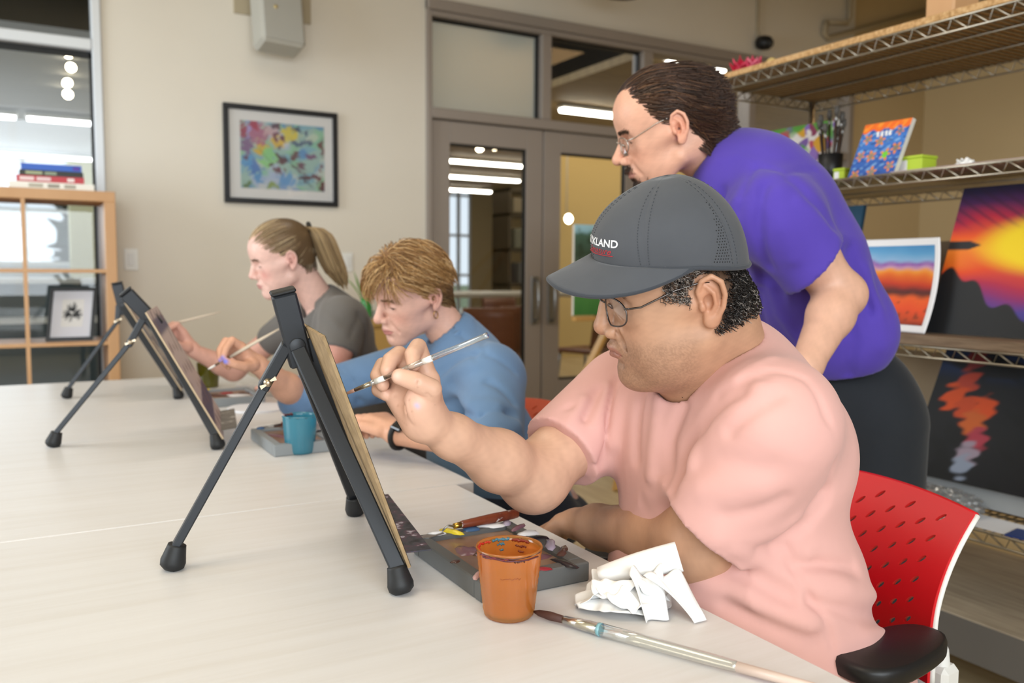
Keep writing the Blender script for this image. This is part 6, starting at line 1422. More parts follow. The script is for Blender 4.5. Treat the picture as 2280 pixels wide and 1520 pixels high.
    return root, fr, body


def build_cap(root, fr):
    m_cap = cloth('cap_grey', '4B4D52', .04, .75, 20, 1100)
    W = lambda p: to_world(fr, p)
    def rim(phi):
        c, s_ = math.cos(phi), math.sin(phi); x = (.106 if c > 0 else .086) * math.copysign(abs(c) ** .92, c); y = .0865 * s_
        t = (1 - c) / 2; z = np.interp(t, [0, .25, .5, .75, 1], [.066, .060, .050, .036, .022]); return V3(x, y, z)
    TOPP = V3(-.002, 0, .150)
    seams = [0, math.radians(58), math.radians(122), PI, -math.radians(58), -math.radians(122)]
    def crown(phi, v):
        b = rim(phi); k = (1 - v ** 2.15) ** .55; c = V3(-.002, 0, 0)
        p = V3(c[0] + (b[0] - c[0]) * k, b[1] * k, b[2] + (TOPP[2] - b[2]) * (v ** .92))
        bulge = 1 + .022 * math.sin(PI * min(1, v * 1.1)) * (1.0 if math.cos(phi) > 0 else .9); p[0] *= bulge; p[1] *= bulge
        g = sum(math.exp(-(((phi - s_ + PI) % (2 * PI) - PI) / .022) ** 2) for s_ in seams); n = unit(p - V3(0, 0, .05)); return p - n * .0011 * g * (1 - v ** 6)
    NP, NV = 220, 36
    G = np.array([[W(crown(2 * PI * i / NP, j / (NV - 1) * .999)) for j in range(NV)] for i in range(NP)])
    P = G.reshape(-1, 3); Q = np.array([(i * NV + j, ((i + 1) % NP) * NV + j, ((i + 1) % NP) * NV + j + 1, i * NV + j + 1) for i in range(NP) for j in range(NV - 1)])
    cap = put('cap', P, Q, root, m_cap)
    sol = cap.modifiers.new('thickness', 'SOLIDIFY'); sol.thickness = .002; sol.offset = -1
    m_edge_ = cloth('cap_binding', '3C3F45', .03, .8, 20, 900)
    MB().tube([W(rim(2 * PI * k / 80)) for k in range(80)], .0028, 8, closed=True).build('rim_binding', m_edge_, cap)
    # brim
    def brim(s_, v):
        phi = s_ * math.radians(88); b = rim(phi) + V3(.001, 0, 0); L = .060 * max(0, 1 - abs(s_) ** 2.0) ** .75
        p = b + V3(L * v, .006 * s_ * (1 - s_ * s_) * 4 * v, 0); p[2] += -.012 * v * (1 - s_ * s_) - .046 * v * (abs(s_) ** 1.5) * max(0, 1 - abs(s_) ** 2.2); return p
    G = [[W(brim(s_, v)) for v in np.linspace(0, 1, 16)] for s_ in np.linspace(-1, 1, 49)]
    br = MB().grid(G, .0032 * 1.0).build('brim', m_cap, cap)
    MB().tube([W(brim(s_, 1.0)) for s_ in np.linspace(-1, 1, 60)], .0030, 8).build('brim_edge', m_edge_, br)
    # stitched seams (raised double rows) and perforations
    st = MB()
    for s_ in seams:
        for d in (-.05, .05):
            for k in range(26):
                v0 = .04 + .9 * k / 26; p = crown(s_ + d * (1 + .9 * v0), v0); q = crown(s_ + d * (1 + .9 * (v0 + .018)), v0 + .018); n = unit(p - V3(0, 0, .05)) * .0003; st.tube([W(p + n), W(q + n)], .00035, 4)
    tag(st.build('stitching', m_edge_, cap), None, None, None, 'stuff')
    pf_ = MB()
    for r_ in range(22):
        v = .06 + .030 * r_; n = int(7 - 6.4 * (r_ / 21) ** .8)
        for k in range(max(1, n)):
            phi = math.radians(116 - 2.3 * k * (1 + .4 * v) - (1.1 if r_ % 2 else 0)); p = crown(phi, v); nn = unit(p - V3(0, 0, .05)); nw = unit(fr[1] @ nn); pf_.lathe(W(p + nn * .0002), [(.00085, 0), (.0001, .0002)], 6, nw)
    tag(pf_.build('perforation', m_black, cap), None, None, None, 'stuff')
    # lettering on the front panel
    def lettering(txt, size, shear, phi0, v0, mname, colr, nm, ext=.0006):
        cu = bpy.data.curves.new('lettering', 'FONT'); cu.body = txt; cu.size = size; cu.shear = shear; cu.offset = .00025 if nm == 'brand_lettering' else .0; cu.resolution_u = 3; cu.align_x = 'CENTER'
        o = bpy.data.objects.new('lettering_tmp', cu); COL.objects.link(o); dg = bpy.context.evaluated_depsgraph_get(); dg.update(); me = bpy.data.meshes.new_from_object(o.evaluated_get(dg)); bpy.data.objects.remove(o)
        bm = bmesh.new(); bm.from_mesh(me); bmesh.ops.subdivide_edges(bm, edges=[e for e in bm.edges if e.calc_length() > .004], cuts=2); bmesh.ops.triangulate(bm, faces=bm.faces[:])
        R0 = .066; Hh = .085
        for v in bm.verts:
            phi = phi0 + v.co.x / R0; vv = v0 + v.co.y / Hh; p = crown(phi, vv); n = unit(p - V3(0, 0, .05)); v.co = Vector(tuple(W(p + n * ext) - parent_origin(cap)))
        bm.to_mesh(me); bm.free(); me.materials.clear(); o = link(nm, me, mat(mname, hexc(colr), rough=.6), cap); return o
    lettering('KIRKLAND', .0118, 0, math.radians(14), .245, 'thread_white', 'EDEDEF', 'brand_lettering'); lettering('Signature', .0105, .45, math.radians(14), .145, 'thread_red', 'B3232E', 'script_lettering')
    u_ = [crown(math.radians(14) + x / .066, .125 + .15 * x) for x in np.linspace(-.024, .022, 12)]
    MB().tube([W(p + unit(p - V3(0, 0, .05)) * .0006) for p in u_], .0005, 5).build('script_underline', mat('thread_red2', hexc('B3232E'), rough=.6), cap)
CAP_ROOT, CAP_FR, CAP_BODY = build_capman(); build_cap(CAP_ROOT, CAP_FR)
# ================================================================== standing man in the purple shirt
def build_standing():
    root = person('standing man with long brown hair, glasses and purple t-shirt leaning forward', (1.67, 1.34, 0))
    fr = head_frame((1.191, 1.428, 1.457), 144, -18, -9, 1.03)
    skin = hexc('D9A58C'); opt = dict(skin=np.array(skin), ear=.95, back=.016, cheek=.5, ala=1.25, nose=.004, nose_droop=.001, blush_w=.3, lipc=hexc('B07468'), jaw=1.0, chin_z=-.008)
    nb = V3(1.385, 1.455, 1.375)
    HS = head_sdf(fr, [(to_world(fr, (-.035, 0, -.03)), nb, .056, .060, .03)], opt)
    hv, hq = HS.mesh((-.27, -.13, -.21), (.15, .12, .145), .0023)
    hc = head_color(hv, opt)
    # goatee shading in the skin under the strands
    w = np.exp(-(((hv - V3(.088, 0, -.085)) / V3(.03, .026, .024)) ** 2).sum(1)) + .9 * np.exp(-(((hv - V3(.104, 0, -.043)) / V3(.014, .026, .006)) ** 2).sum(1)); hc = hc + (np.array(hexc('4A3226')) - hc) * np.clip(w * .8, 0, 1)[:, None]
    parts = [(to_world(fr, hv), hq, hc)]
    # left arm (near): short sleeve, elbow bent, hand behind the seated man
    shL, elL, wrL = px(1735, 480, 1.68), px(1872, 655, 1.70), px(1795, 815, 1.60)
    A = SDF(); limb(A, [shL + (elL - shL) * .2, (shL + elL) / 2, elL], [.048, .050, .043], .02); limb(A, [elL, elL + (wrL - elL) * .3, wrL], [.042, .043, .029], .02); A.u(s_ell(elL + unit(elL - wrL) * .012 + unit(elL - shL) * .012, (.032, .032, .032)), .03)
    hd = wrL + unit(wrL - elL) * .05
    A.u(s_cap(wrL, hd + V3(-.02, 0, -.02), .026, .030), .02)
    for k, dx in enumerate((-.03, -.01, .01, .03)): A.u(s_poly([hd + V3(dx * .6, dx * .5, -.02), hd + V3(dx - .02, dx * .6, -.06), hd + V3(dx - .035, dx * .6, -.09)], [.013, .0095, .0075]), .008)
    A.u(s_poly([wrL + V3(-.02, -.01, -.02), wrL + V3(-.055, -.01, -.045), wrL + V3(-.07, 0, -.075)], [.013, .011, .008]), .008)
    lo, hi = bounds([shL, elL, wrL, hd], .12); av, aq = A.mesh(lo, hi, .0032); parts.append((av, aq, arm_cols(av, hexc('D6A890'))))
    # right arm hangs on the far side, torso core, legs
    shR = V3(1.43, 1.54, 1.30); elR = V3(1.38, 1.62, 1.04); wrR = V3(1.25, 1.55, .90)
    T = SDF(); limb(T, [shR, elR, wrR], [.05, .042, .03]); T.u(s_ell((1.42, 1.37, 1.27), (.11, .12, .10)), .05); T.u(s_ell((1.60, 1.34, 1.05), (.10, .12, .14)), .06); T.u(s_cap(nb, V3(1.43, 1.40, 1.30), .055, .08), .04)
    T.u(s_cap(wrR, wrR + V3(-.06, -.02, -.06), .03, .026), .01)
    for k in range(4): T.u(s_poly([wrR + V3(-.05, -.03 + .02 * k, -.05), wrR + V3(-.09, -.035 + .022 * k, -.09), wrR + V3(-.09, -.035 + .022 * k, -.13)], [.011, .009, .007]), .006)
    T.u(s_poly([wrR + V3(-.02, -.03, -.02), wrR + V3(-.05, -.06, -.05)], [.012, .009]), .006)
    for y in (1.24, 1.43): limb(T, [(1.665, y, .90), (1.68, y, .50), (1.71, y, .09)], [.065, .052, .040], .03)
    tv, tq = T.mesh((1.0, 1.25, .05), (2.1, 1.95, 1.45), .008); parts.append((tv, tq, arm_cols(tv, skin)))
    J = join_meshes(parts); put('body', J[0], J[1], root, m_skin, J[2]); add_eyes(fr, root)
    # shirt
    S = SDF(); dL = unit(elL - shL); hL = shL + (elL - shL) * .60
    S.u(s_cap(shL + V3(-.02, .02, .01), shL + (elL - shL) * .95, .070, .078)); S.i(s_plane(hL, unit(dL + V3(.25, -.1, .05)))); S.s(s_cap(hL + dL * .045, hL + dL * .1, .060, .064), .004)
    c1, c2, c3 = px(1695, 458, 1.84), px(1775, 590, 1.90), px(1850, 735, 1.94)
    S.u(s_ell(c1, (.140, .165, .125)), .05); S.u(s_ell(c2, (.125, .165, .140)), .09); S.u(s_ell(c3, (.110, .160, .130)), .09)
    S.u(s_cap(shL, shR, .075, .075), .06); S.u(s_cap(shR, shR + (elR - shR) * .6, .075, .070), .04); S.u(s_cap(px(1660, 400, 1.82), nb + V3(.01, 0, 0), .10, .070), .05); S.u(s_cap(px(1700, 390, 1.76), px(1640, 380, 1.80), .075, .072), .05)
    folds_seen(S, [([(1688, 372), (1750, 386), (1815, 378)], .008, -.004), ([(1690, 374), (1660, 415), (1648, 470)], .008, -.004), ([(1702, 420), (1690, 500), (1712, 590)], .013, -.010), ([(1735, 430), (1745, 510), (1765, 575)], .013, .008), ([(1610, 430), (1600, 520), (1650, 630)], .014, -.010), ([(1640, 450), (1640, 540), (1690, 640)], .014, .009), ([(1780, 450), (1815, 490), (1860, 530)], .012, .006), ([(1760, 400), (1800, 440), (1850, 500)], .012, -.006),
        ([(1890, 560), (1905, 620), (1935, 690)], .014, -.009), ([(1925, 600), (1955, 690), (1960, 770)], .014, .008), ([(1880, 700), (1900, 760), (1890, 830)], .014, -.008), ([(1850, 640), (1860, 700)], .012, -.008), ([(1720, 640), (1740, 700), (1780, 760)], .014, .008), ([(1690, 640), (1700, 720)], .012, -.008), ([(1600, 360), (1640, 350), (1700, 372)], .010, .004)], 1.5, 2.2)
    S.s(s_cap(nb + V3(.06, .0, -.03), to_world(fr, (-.03, 0, -.02)), .0640, .0615), .006)
    hem0, hem1 = px(1850, 860, 1.85), px(2010, 772, 1.95); hn = unit(np.cross(hem1 - hem0, V3(.1, 1, 0))); hn = hn if hn[2] < 0 else -hn
    S.i(s_plane((hem0 + hem1) / 2, hn))
    sv, sq = S.mesh((1.02, 1.0, .72), (2.0, 1.80, 1.56), .0058); m_p = cloth('purple_cotton', '5340A6', .05, .85, 9, 1300); shirt = put('t_shirt', sv, sq, root, m_p)
    axn = unit(to_world(fr, (-.03, 0, -.03)) - nb); x_ = unit(np.cross(axn, V3(0, 1, 0))); y_ = np.cross(axn, x_); MB().tube([nb + axn * .012 + x_ * math.cos(a) * .070 + y_ * math.sin(a) * .070 for a in np.linspace(0, 2 * PI, 36, endpoint=False)], .0075, 8, closed=True).build('collar', m_p, shirt)
    P = SDF(); hip = px(1915, 830, 1.97); P.u(s_ell((hip[0], 1.335, .88), (.115, .160, .13)))
    for y in (1.24, 1.43): limb(P, [(hip[0] + .005, y, .82), (hip[0] + .02, y, .48), (hip[0] + .05, y, .06)], [.092, .080, .072], .05)
    P.s(s_plane((0, 0, .04), (0, 0, 1)))
    for (p, r, a) in [([px(1900, 860, 1.86), px(1915, 960, 1.86), px(1920, 1050, 1.86)], .006, -.003), ([px(1930, 900, 1.87), px(1960, 980, 1.88), px(1950, 1040, 1.88)], .012, .006)]: P.d(fold(p, r, a))
    pv, pq = P.mesh((hip[0] - .25, 1.05, .03), (hip[0] + .3, 1.65, 1.05), .0075); put('trousers', pv, pq, root, cloth('black_trousers', '23262B', .08))
    for y in (1.24, 1.43):
        sh = SDF(); x = hip[0] + .05; sh.u(s_cap((x + .03, y, .045), (x - .16, y, .038), .045, .038)); sh.s(s_plane((0, 0, .002), (0, 0, 1))); v, q = sh.mesh((x - .25, y - .08, -.01), (x + .12, y + .08, .12), .007); put('shoe', v, q, root, mat('shoe_dark', hexc('1C1C1E'), rough=.6))
    # hair swept back to the nape, curling at the ends
    SC = scalp_sdf(opt)
    def pred(p):
        line = np.interp(p[:, 2], [-.06, -.01, .03, .07, .10, .14], [-.035, -.018, .030, .052, .066, .07]); side = np.abs(p[:, 1]); line = line + .022 * np.clip(1 - side / .03, 0, 1) * (p[:, 2] > .07)
        return (p[:, 0] < line) & (p[:, 2] > -.045) & ~((p[:, 0] > -.032) & (p[:, 0] < .012) & (p[:, 2] < .028) & (side > .05))
    rt = scalp_points(SC, 4200, pred, 15)
    def flow(p, t):
        d = np.stack([-1.0 + 0 * p[:, 0], .10 * np.sign(p[:, 1]) * (p[:, 0] > 0), -.12 - 1.2 * smooth01(-p[:, 0], .0, .07) - .25 * smooth01(p[:, 2], .12, .06)], 1); return d
    path, rad = strands(SC, rt, flow, np.where(rt[:, 0] < -.02, .085, .135), .008, nseg=10, r0=.0011, r1=.0005, wob=.22, seed=7, stick=.85)
    # outward flick at the ends behind the neck
    k = np.linspace(0, 1, path.shape[1]); fl = np.clip(k - .72, 0, 1)[None, :] * np.clip(-path[:, -1, 0] - .03, 0, .1)[:, None] * 3.0
    path[:, :, 0] -= fl * .9; path[:, :, 2] += fl * .25
    V, Q, C = strand_mesh(to_world(fr, path.reshape(-1, 3)).reshape(path.shape), rad, hair_cols(len(rt), hexc('2A1C14'), hexc('4A3020'), 5, (hexc('6A4A32'), .06)))
    base = SDF(); base.u(s_ell((.004, 0, .050), (.092, .079, .080))); base.u(s_ell((-.056, 0, -.020), (.036, .046, .052)), .03); base.i(lambda q: q[..., 0] - np.interp(q[..., 2], [-.06, -.01, .03, .07, .10, .14], [-.036, -.020, .027, .048, .062, .066]).astype(np.float32), .006); base.s(s_ell((-.006, .088, -.004), (.024, .03, .034)), .004); base.s(s_ell((-.006, -.088, -.004), (.024, .03, .034)), .004)
    bv, bq = base.mesh((-.15, -.1, -.08), (.11, .1, .15), .003)
    # goatee and moustache
    gp = []; rg = np.random.default_rng(4)
    P0 = np.concatenate([np.stack([rg.normal(.090, .012, 620), rg.normal(0, .017, 620), rg.normal(-.086, .014, 620)], 1), np.stack([rg.normal(.104, .003, 140), rg.normal(0, .014, 140), rg.normal(-.043, .0025, 140)], 1)])
    for _ in range(5): P0 = P0 - grad(HS, P0.astype(np.float32)) * HS.ev(P0.astype(np.float32))[:, None]
    P0 = P0[(P0[:, 2] < -.036) & (np.abs(P0[:, 2] + .0565) > .008)]
    gpath, grad_ = strands(HS, P0, lambda p, t: np.stack([.15 + 0 * p[:, 0], 0 * p[:, 0], -1 + 0 * p[:, 0]], 1), .014, .004, nseg=4, r0=.0006, r1=.0002, wob=.3, seed=9)
    gV, gQ, gC = strand_mesh(to_world(fr, gpath.reshape(-1, 3)).reshape(gpath.shape), grad_, hair_cols(len(P0), hexc('2A1A12'), hexc('5A3A26'), 6))
    eV, eQ, eC = brows(fr, root, HS, (hexc('3A2618'), hexc('4E3422')), 130)
    J = join_meshes([(V, Q, C), (to_world(fr, bv), bq, np.tile(hexc('2A1C14'), (len(bv), 1))), (gV, gQ, gC), (eV, eQ, eC)]); put('hair', J[0], J[1], root, m_hair, J[2])
    glasses(fr, root, mat('silver_wire', hexc('B0A8A0'), rough=.25, metal=.95), lens_c=(.092, .0335, .004), lw=.024, lh=.0165, arm_in=.072)
    return root
build_standing()
# ================================================================== woman in the blue sweatshirt
def hand_brush(S, W, D, U, N, s=1.0, rs=1.0):
    """right hand pinching a brush. W wrist, D direction of the palm, U towards the knuckle side (up), N palm normal (towards the thumb side)"""
    D, U, N = unit(D), unit(U), unit(N); q = lambda a, b, c: W + (D * a + U * b + N * c) * s
    mc = [q(.082, .018, .010), q(.086, .006, -.008), q(.080, -.008, -.022), q(.070, -.020, -.032)]
    for m_, r in zip(mc, (.0125, .0125, .0115, .0105)): S.u(s_cap(q(.012, 0, -.004), m_, .0175 * rs * s, r * rs * s), .014)
    S.u(s_ell(q(.038, -.004, .022), (.018 * s, .016 * s, .016 * s)), .014)
    ch = [([mc[0], q(.118, .020, .018), q(.128, -.006, .030), q(.126, -.024, .034)], [.0118, .0105, .0095, .0080]), ([mc[1], q(.124, .004, .000), q(.132, -.022, .012), q(.124, -.038, .022)], [.0120, .0106, .0096, .0080]),
          ([mc[2], q(.112, -.016, -.018), q(.112, -.042, -.006), q(.096, -.048, .004)], [.0112, .0100, .0090, .0078]), ([mc[3], q(.094, -.032, -.030), q(.090, -.052, -.020), q(.076, -.054, -.012)], [.0102, .0090, .0080, .0070]),
          ([q(.030, -.002, .020), q(.064, -.014, .040), q(.094, -.022, .044), q(.116, -.028, .042)], [.0160, .0125, .0110, .0090])]
    for pts, rad in ch: S.u(s_poly(pts, [r * rs * s for r in rad]), .004)
    return [(c[0][-2], c[0][-1]) for c in ch], q
def build_blue():
    root = person('seated woman with short blond hair and blue sweatshirt bending over her painting', (1.1, 1.9, 0))
    fr = head_frame((.828, 1.947, 1.10), 186, -20, -10, .97)
    skin = hexc('E0B2A0'); opt = dict(skin=np.array(skin), fem=1, ear=.92, lip=.95, lipc=hexc('B4706C'), blush=np.array(hexc('D08C7C')), blush_w=.5, jaw=.95, fold=1, nose=.0, cheek=.8)
    nb = V3(.930, 1.935, .990)
    HS = head_sdf(fr, [(to_world(fr, (-.03, 0, -.03)), nb, .049, .054, .03)], opt); hv, hq = HS.mesh((-.25, -.12, -.21), (.15, .12, .145), .0024); hc = head_color(hv, opt); parts = [(to_world(fr, hv), hq, hc)]
    # right arm (far): forearm up, hand with the brush
    shR, elR, wrR = V3(.955, 2.14, .905), px(668, 885, 2.30), px(578, 815, 2.13)
    A = SDF(); limb(A, [elR + (shR - elR) * .3, elR], [.042, .038]); limb(A, [elR, elR + (wrR - elR) * .35, wrR], [.039, .036, .0235], .02)
    D_ = unit(px(520, 775, 2.07) - wrR); U_ = unit(UPV - D_ * (UPV @ D_)); N_ = unit(-FWD - D_ * (-FWD @ D_)); tips, q = hand_brush(A, wrR, D_, U_, N_, .93, 1.0)
    lo, hi = bounds([elR, wrR, px(500, 780, 2.05)], .09); av, aq = A.mesh(lo, hi, .0026)
    marks = [(b + (b - a) * .25 - FWD * .008, .0068, hexc('6F7FE6'), 1.6) for a, b in tips[:2]] + [(tips[4][1] - FWD * .009, .0075, hexc('6F7FE6'), 1.6)]
    parts.append((av, aq, arm_cols(av, hexc('DDA88C'), marks=[(c, r, col, min(1, w)) for c, r, col, w in marks])))
    # left arm (near): forearm on the table edge, hand relaxed, watch
    shL, elL, wrL = V3(.925, 1.73, .905), px(1098, 985, 1.82), px(888, 965, 1.88)
    B = SDF(); limb(B, [shL + (elL - shL) * .4, elL], [.04, .042]); limb(B, [elL, elL + (wrL - elL) * .4, wrL], [.041, .036, .026], .02)
    D2 = unit(px(800, 925, 1.97) - wrL); U2 = unit(UPV - D2 * (UPV @ D2)); N2 = np.cross(D2, U2); q2 = lambda a, b, c: wrL + D2 * a + U2 * b + N2 * c
    for k, c in enumerate((-.026, -.009, .009, .026)):
        B.u(s_cap(q2(.01, 0, c * .4), q2(.078, .010, c), .021, .0135), .014); B.u(s_poly([q2(.078, .010, c), q2(.112, .004, c * 1.05), q2(.118, -.022, c * 1.05), q2(.096, -.034, c)], [.0115, .0100, .0092, .0080]), .005)
    B.u(s_poly([q2(.03, .0, -.03), q2(.07, .0, -.046), q2(.098, -.006, -.040)], [.014, .0115, .0090]), .008)
    lo, hi = bounds([elL, wrL, shL + (elL - shL) * .4, q2(.12, 0, 0)], .07); bv, bq = B.mesh(lo, hi, .0030); parts.append((bv, bq, arm_cols(bv, hexc('DDA88C'))))
    T = SDF(); T.u(s_ell((.99, 1.92, .84), (.085, .12, .12))); T.u(s_ell((1.06, 1.92, .64), (.10, .13, .14)), .05); T.u(s_cap(nb, V3(.97, 1.92, .92), .05, .07), .04); T.u(s_ell((1.15, 1.92, .54), (.13, .15, .08)), .04)
    for y in (1.80, 2.04): limb(T, [(1.12, y, .53), (.72, y, .52), (.78, y, .10)], [.065, .05, .038], .02); T.u(s_cap((.79, y, .055), (.66, y, .042), .034, .028), .02)
    tv, tq = T.mesh((.55, 1.62, 0), (1.35, 2.2, 1.05), .009); parts.append((tv, tq, arm_cols(tv, skin))); J = join_meshes(parts); put('body', J[0], J[1], root, m_skin, J[2]); add_eyes(fr, root)
    # sweatshirt
    S = SDF(); dL = unit(wrL - elL); hL = elL + dL * (np.linalg.norm(wrL - elL) * .18); dR = unit(wrR - elR); hR = elR + dR * .01
    limb(S, [elL, elL + dL * .09], [.060, .056]); limb(S, [elR - dR * .005, elR + dR * .05], [.056, .05], .0)
    S.i(lambda P: np.minimum(np.maximum((P - hL.astype(np.float32)) @ dL.astype(np.float32), P[..., 1] - 1.98), np.maximum((P - hR.astype(np.float32)) @ dR.astype(np.float32), 1.98 - P[..., 1])))
    S.u(s_cap(shL + V3(.015, .01, 0), elL, .074, .066), .02); S.u(s_cap(shR, elR, .078, .058), .02)
    S.u(s_ell((.960, 1.93, .865), (.115, .175, .145)), .05); S.u(s_ell((1.01, 1.925, .690), (.140, .180, .170)), .06); S.u(s_ell((1.10, 1.925, .555), (.150, .190, .09)), .05); S.u(s_cap((.940, 1.765, .925), (.955, 2.10, .925), .064), .05); S.u(s_cap((.985, 1.93, .90), nb + V3(.005, 0, .010), .085, .064), .05)
    e = elL
    folds_seen(S, [([(1000, 868), (1050, 900), (1110, 905)], .012, .010), ([(990, 898), (1060, 932), (1140, 922)], .011, -.011), ([(1010, 930), (1080, 958), (1150, 948)], .012, .010), ([(1030, 955), (1100, 982), (1155, 975)], .010, -.010), ([(980, 830), (1020, 800), (1062, 790)], .012, -.008), ([(985, 858), (1012, 828), (1060, 815)], .012, .008), ([(1062, 705), (1082, 790), (1130, 815), (1145, 830)], .008, -.005), ([(1010, 735), (1045, 762), (1062, 812)], .008, -.004), ([(1085, 850), (1115, 870), (1140, 900)], .010, -.008),
        ([(720, 845), (745, 870), (760, 905)], .012, .010), ([(700, 865), (722, 890), (735, 920)], .012, -.010), ([(760, 820), (785, 850), (800, 890)], .012, -.009), ([(800, 805), (815, 840), (822, 880)], .012, .008), ([(850, 800), (860, 840), (850, 890)], .012, -.008), ([(680, 880), (695, 905)], .010, .008), ([(920, 780), (930, 850), (935, 900)], .012, -.006)], 1.5, 2.6)
    S.s(s_cap(nb + V3(.03, .0, -.04), to_world(fr, (-.03, 0, -.02)), .0580, .0560), .006); S.s(s_plane(V3(0, 0, .49), V3(0, 0, 1)))
    sv, sq = S.mesh((.55, 1.40, .48), (1.32, 2.36, 1.10), .0058); m_b = cloth('blue_fleece', '6A88AC', .06, .95, 9, 700); sw = put('sweatshirt', sv, sq, root, m_b)
    axn = unit(to_world(fr, (-.03, 0, -.03)) - nb); x_ = unit(np.cross(axn, V3(0, 1, 0))); y_ = np.cross(axn, x_); MB().tube([nb + axn * .014 + x_ * math.cos(a) * .064 + y_ * math.sin(a) * .064 for a in np.linspace(0, 2 * PI, 36, endpoint=False)], .010, 8, closed=True).build('collar', m_b, sw)
    # jeans + shoes
    P = SDF(); P.u(s_ell((1.16, 1.92, .52), (.145, .185, .075)))
    for y in (1.80, 2.04): limb(P, [(1.12, y, .54), (.71, y, .535), (.77, y, .09)], [.088, .070, .058], .03)
    P.s(s_plane((0, 0, .06), (0, 0, 1))); pv, pq = P.mesh((.55, 1.65, .05), (1.35, 2.2, .66), .009); put('jeans', pv, pq, root, cloth('navy_denim', '262B38', .1))
    for y in (1.80, 2.04):
        sh = SDF(); sh.u(s_cap((.80, y, .05), (.66, y, .04), .042, .034)); sh.s(s_plane((0, 0, .002), (0, 0, 1))); v, q_ = sh.mesh((.56, y - .07, -.01), (.9, y + .07, .12), .008); put('shoe', v, q_, root, mat('shoe_grey', hexc('4A4A4E'), rough=.6))
    # watch
    w_ = MB().tube([wrL - D2 * .006 + U2 * math.cos(a) * .031 + N2 * math.sin(a) * .029 for a in np.linspace(0, 2 * PI, 24, endpoint=False)], .0065, 8, closed=True).build('watch', m_black, root); wc = wrL - D2 * .004 - unit(FWD) * .018 + U2 * .022
    MB().box(wc, (.017, .020, .006), np.array([D2, np.cross(unit(U2 - FWD * .8), D2), unit(U2 - FWD * .8)]).T, .003).build('watch_face', mat('watch_glass', hexc('15171C'), rough=.08, coat=.5), w_)
    # earring
    MB().tube([to_world(fr, (-.003 + .006 * math.cos(a), .080, -.036 + .009 * math.sin(a))) for a in np.linspace(0, 2 * PI, 20, endpoint=False)], .0014, 6, closed=True).build('earring', mat('gold_hoop', hexc('C9A06A'), rough=.25, metal=1), root)
    # short layered hair with fringe
    SC = scalp_sdf(opt)
    def pred(p):
        line = np.interp(p[:, 2], [-.05, .0, .03, .055, .075, .10], [-.030, .008, .030, .045, .090, .12]); return (p[:, 0] < line) & (p[:, 2] > -.045 - .25 * (p[:, 0] + .09)) & ~((p[:, 0] > -.034) & (p[:, 0] < .008) & (p[:, 2] < .022) & (np.abs(p[:, 1]) > .05))
    rt = scalp_points(SC, 3800, pred, 25)
    fr_ = smooth01(rt[:, 0], .035, .075) * smooth01(np.abs(rt[:, 1]) - .2 * (rt[:, 1] < 0), .055, .030); top = smooth01(rt[:, 2], .075, .115)
    def flow(p, t):
        back = np.stack([-1.0 + 0 * p[:, 0], .25 * np.sign(p[:, 1]), -.55 - .3 * t + 0 * p[:, 0]], 1); frg = np.stack([.55 + 0 * p[:, 0], -.35 + 0 * p[:, 0], -.9 + 0 * p[:, 0]], 1); tp = np.stack([-.35 + .9 * fr_ - .5 * t, .8 * np.sign(p[:, 1] + .015), -.25 - .5 * t + 0 * p[:, 0]], 1)
        return back * ((1 - fr_) * (1 - top))[:, None] + frg * fr_[:, None] + tp * (top * (1 - fr_))[:, None]
    L = np.where(rt[:, 2] > .05, .062, .042) + .012 * fr_; off = np.where(rt[:, 2] > .05, .024, .010)
    path, rad = strands(SC, rt, flow, L, off, nseg=8, r0=.0011, r1=.0004, wob=.20, seed=11, stick=.45)
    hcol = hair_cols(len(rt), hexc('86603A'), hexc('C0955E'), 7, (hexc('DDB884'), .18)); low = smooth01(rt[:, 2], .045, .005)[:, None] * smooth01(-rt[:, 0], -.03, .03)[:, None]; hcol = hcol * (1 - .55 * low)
    V, Q, C = strand_mesh(to_world(fr, path.reshape(-1, 3)).reshape(path.shape), rad, hcol)
    base = SDF(); base.u(s_ell((-.004, 0, .056), (.103, .084, .088))); base.u(s_ell((-.062, 0, .0), (.042, .062, .045)), .03); base.i(lambda q: q[..., 0] - np.interp(q[..., 2], [-.05, .0, .03, .055, .075, .10], [-.036, .002, .022, .036, .080, .11]).astype(np.float32), .006)
    for y in (-1, 1): base.s(s_ell((-.010, y * .086, -.004), (.024, .03, .030)), .004)
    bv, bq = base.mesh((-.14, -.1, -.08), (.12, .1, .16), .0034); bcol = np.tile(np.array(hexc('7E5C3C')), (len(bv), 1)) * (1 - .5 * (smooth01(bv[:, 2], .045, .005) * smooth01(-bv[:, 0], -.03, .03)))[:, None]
    eV, eQ, eC = brows(fr, root, HS, (hexc('6A4A34'), hexc('86644A')), 90)
    J = join_meshes([(V, Q, C), (to_world(fr, bv), bq, bcol), (eV, eQ, eC)]); put('hair', J[0], J[1], root, m_hair, J[2])
    t0 = px(463, 822, 2.04); t1_ = px(622, 732, 2.10)
    brush('paintbrush', t0, t1_, [('bristles', 'white', [(0, .0012), (.04, .003), (.10, .0026)]), ('ferrule', 'ferr', [(.10, .0028), (.30, .0036)]), ('handle', 'pale', [(.30, .0038), (.5, .0046), (.75, .0036), (1, .0022)])], 'pale thin brush held by the woman in blue with violet nails', BM)
    return root
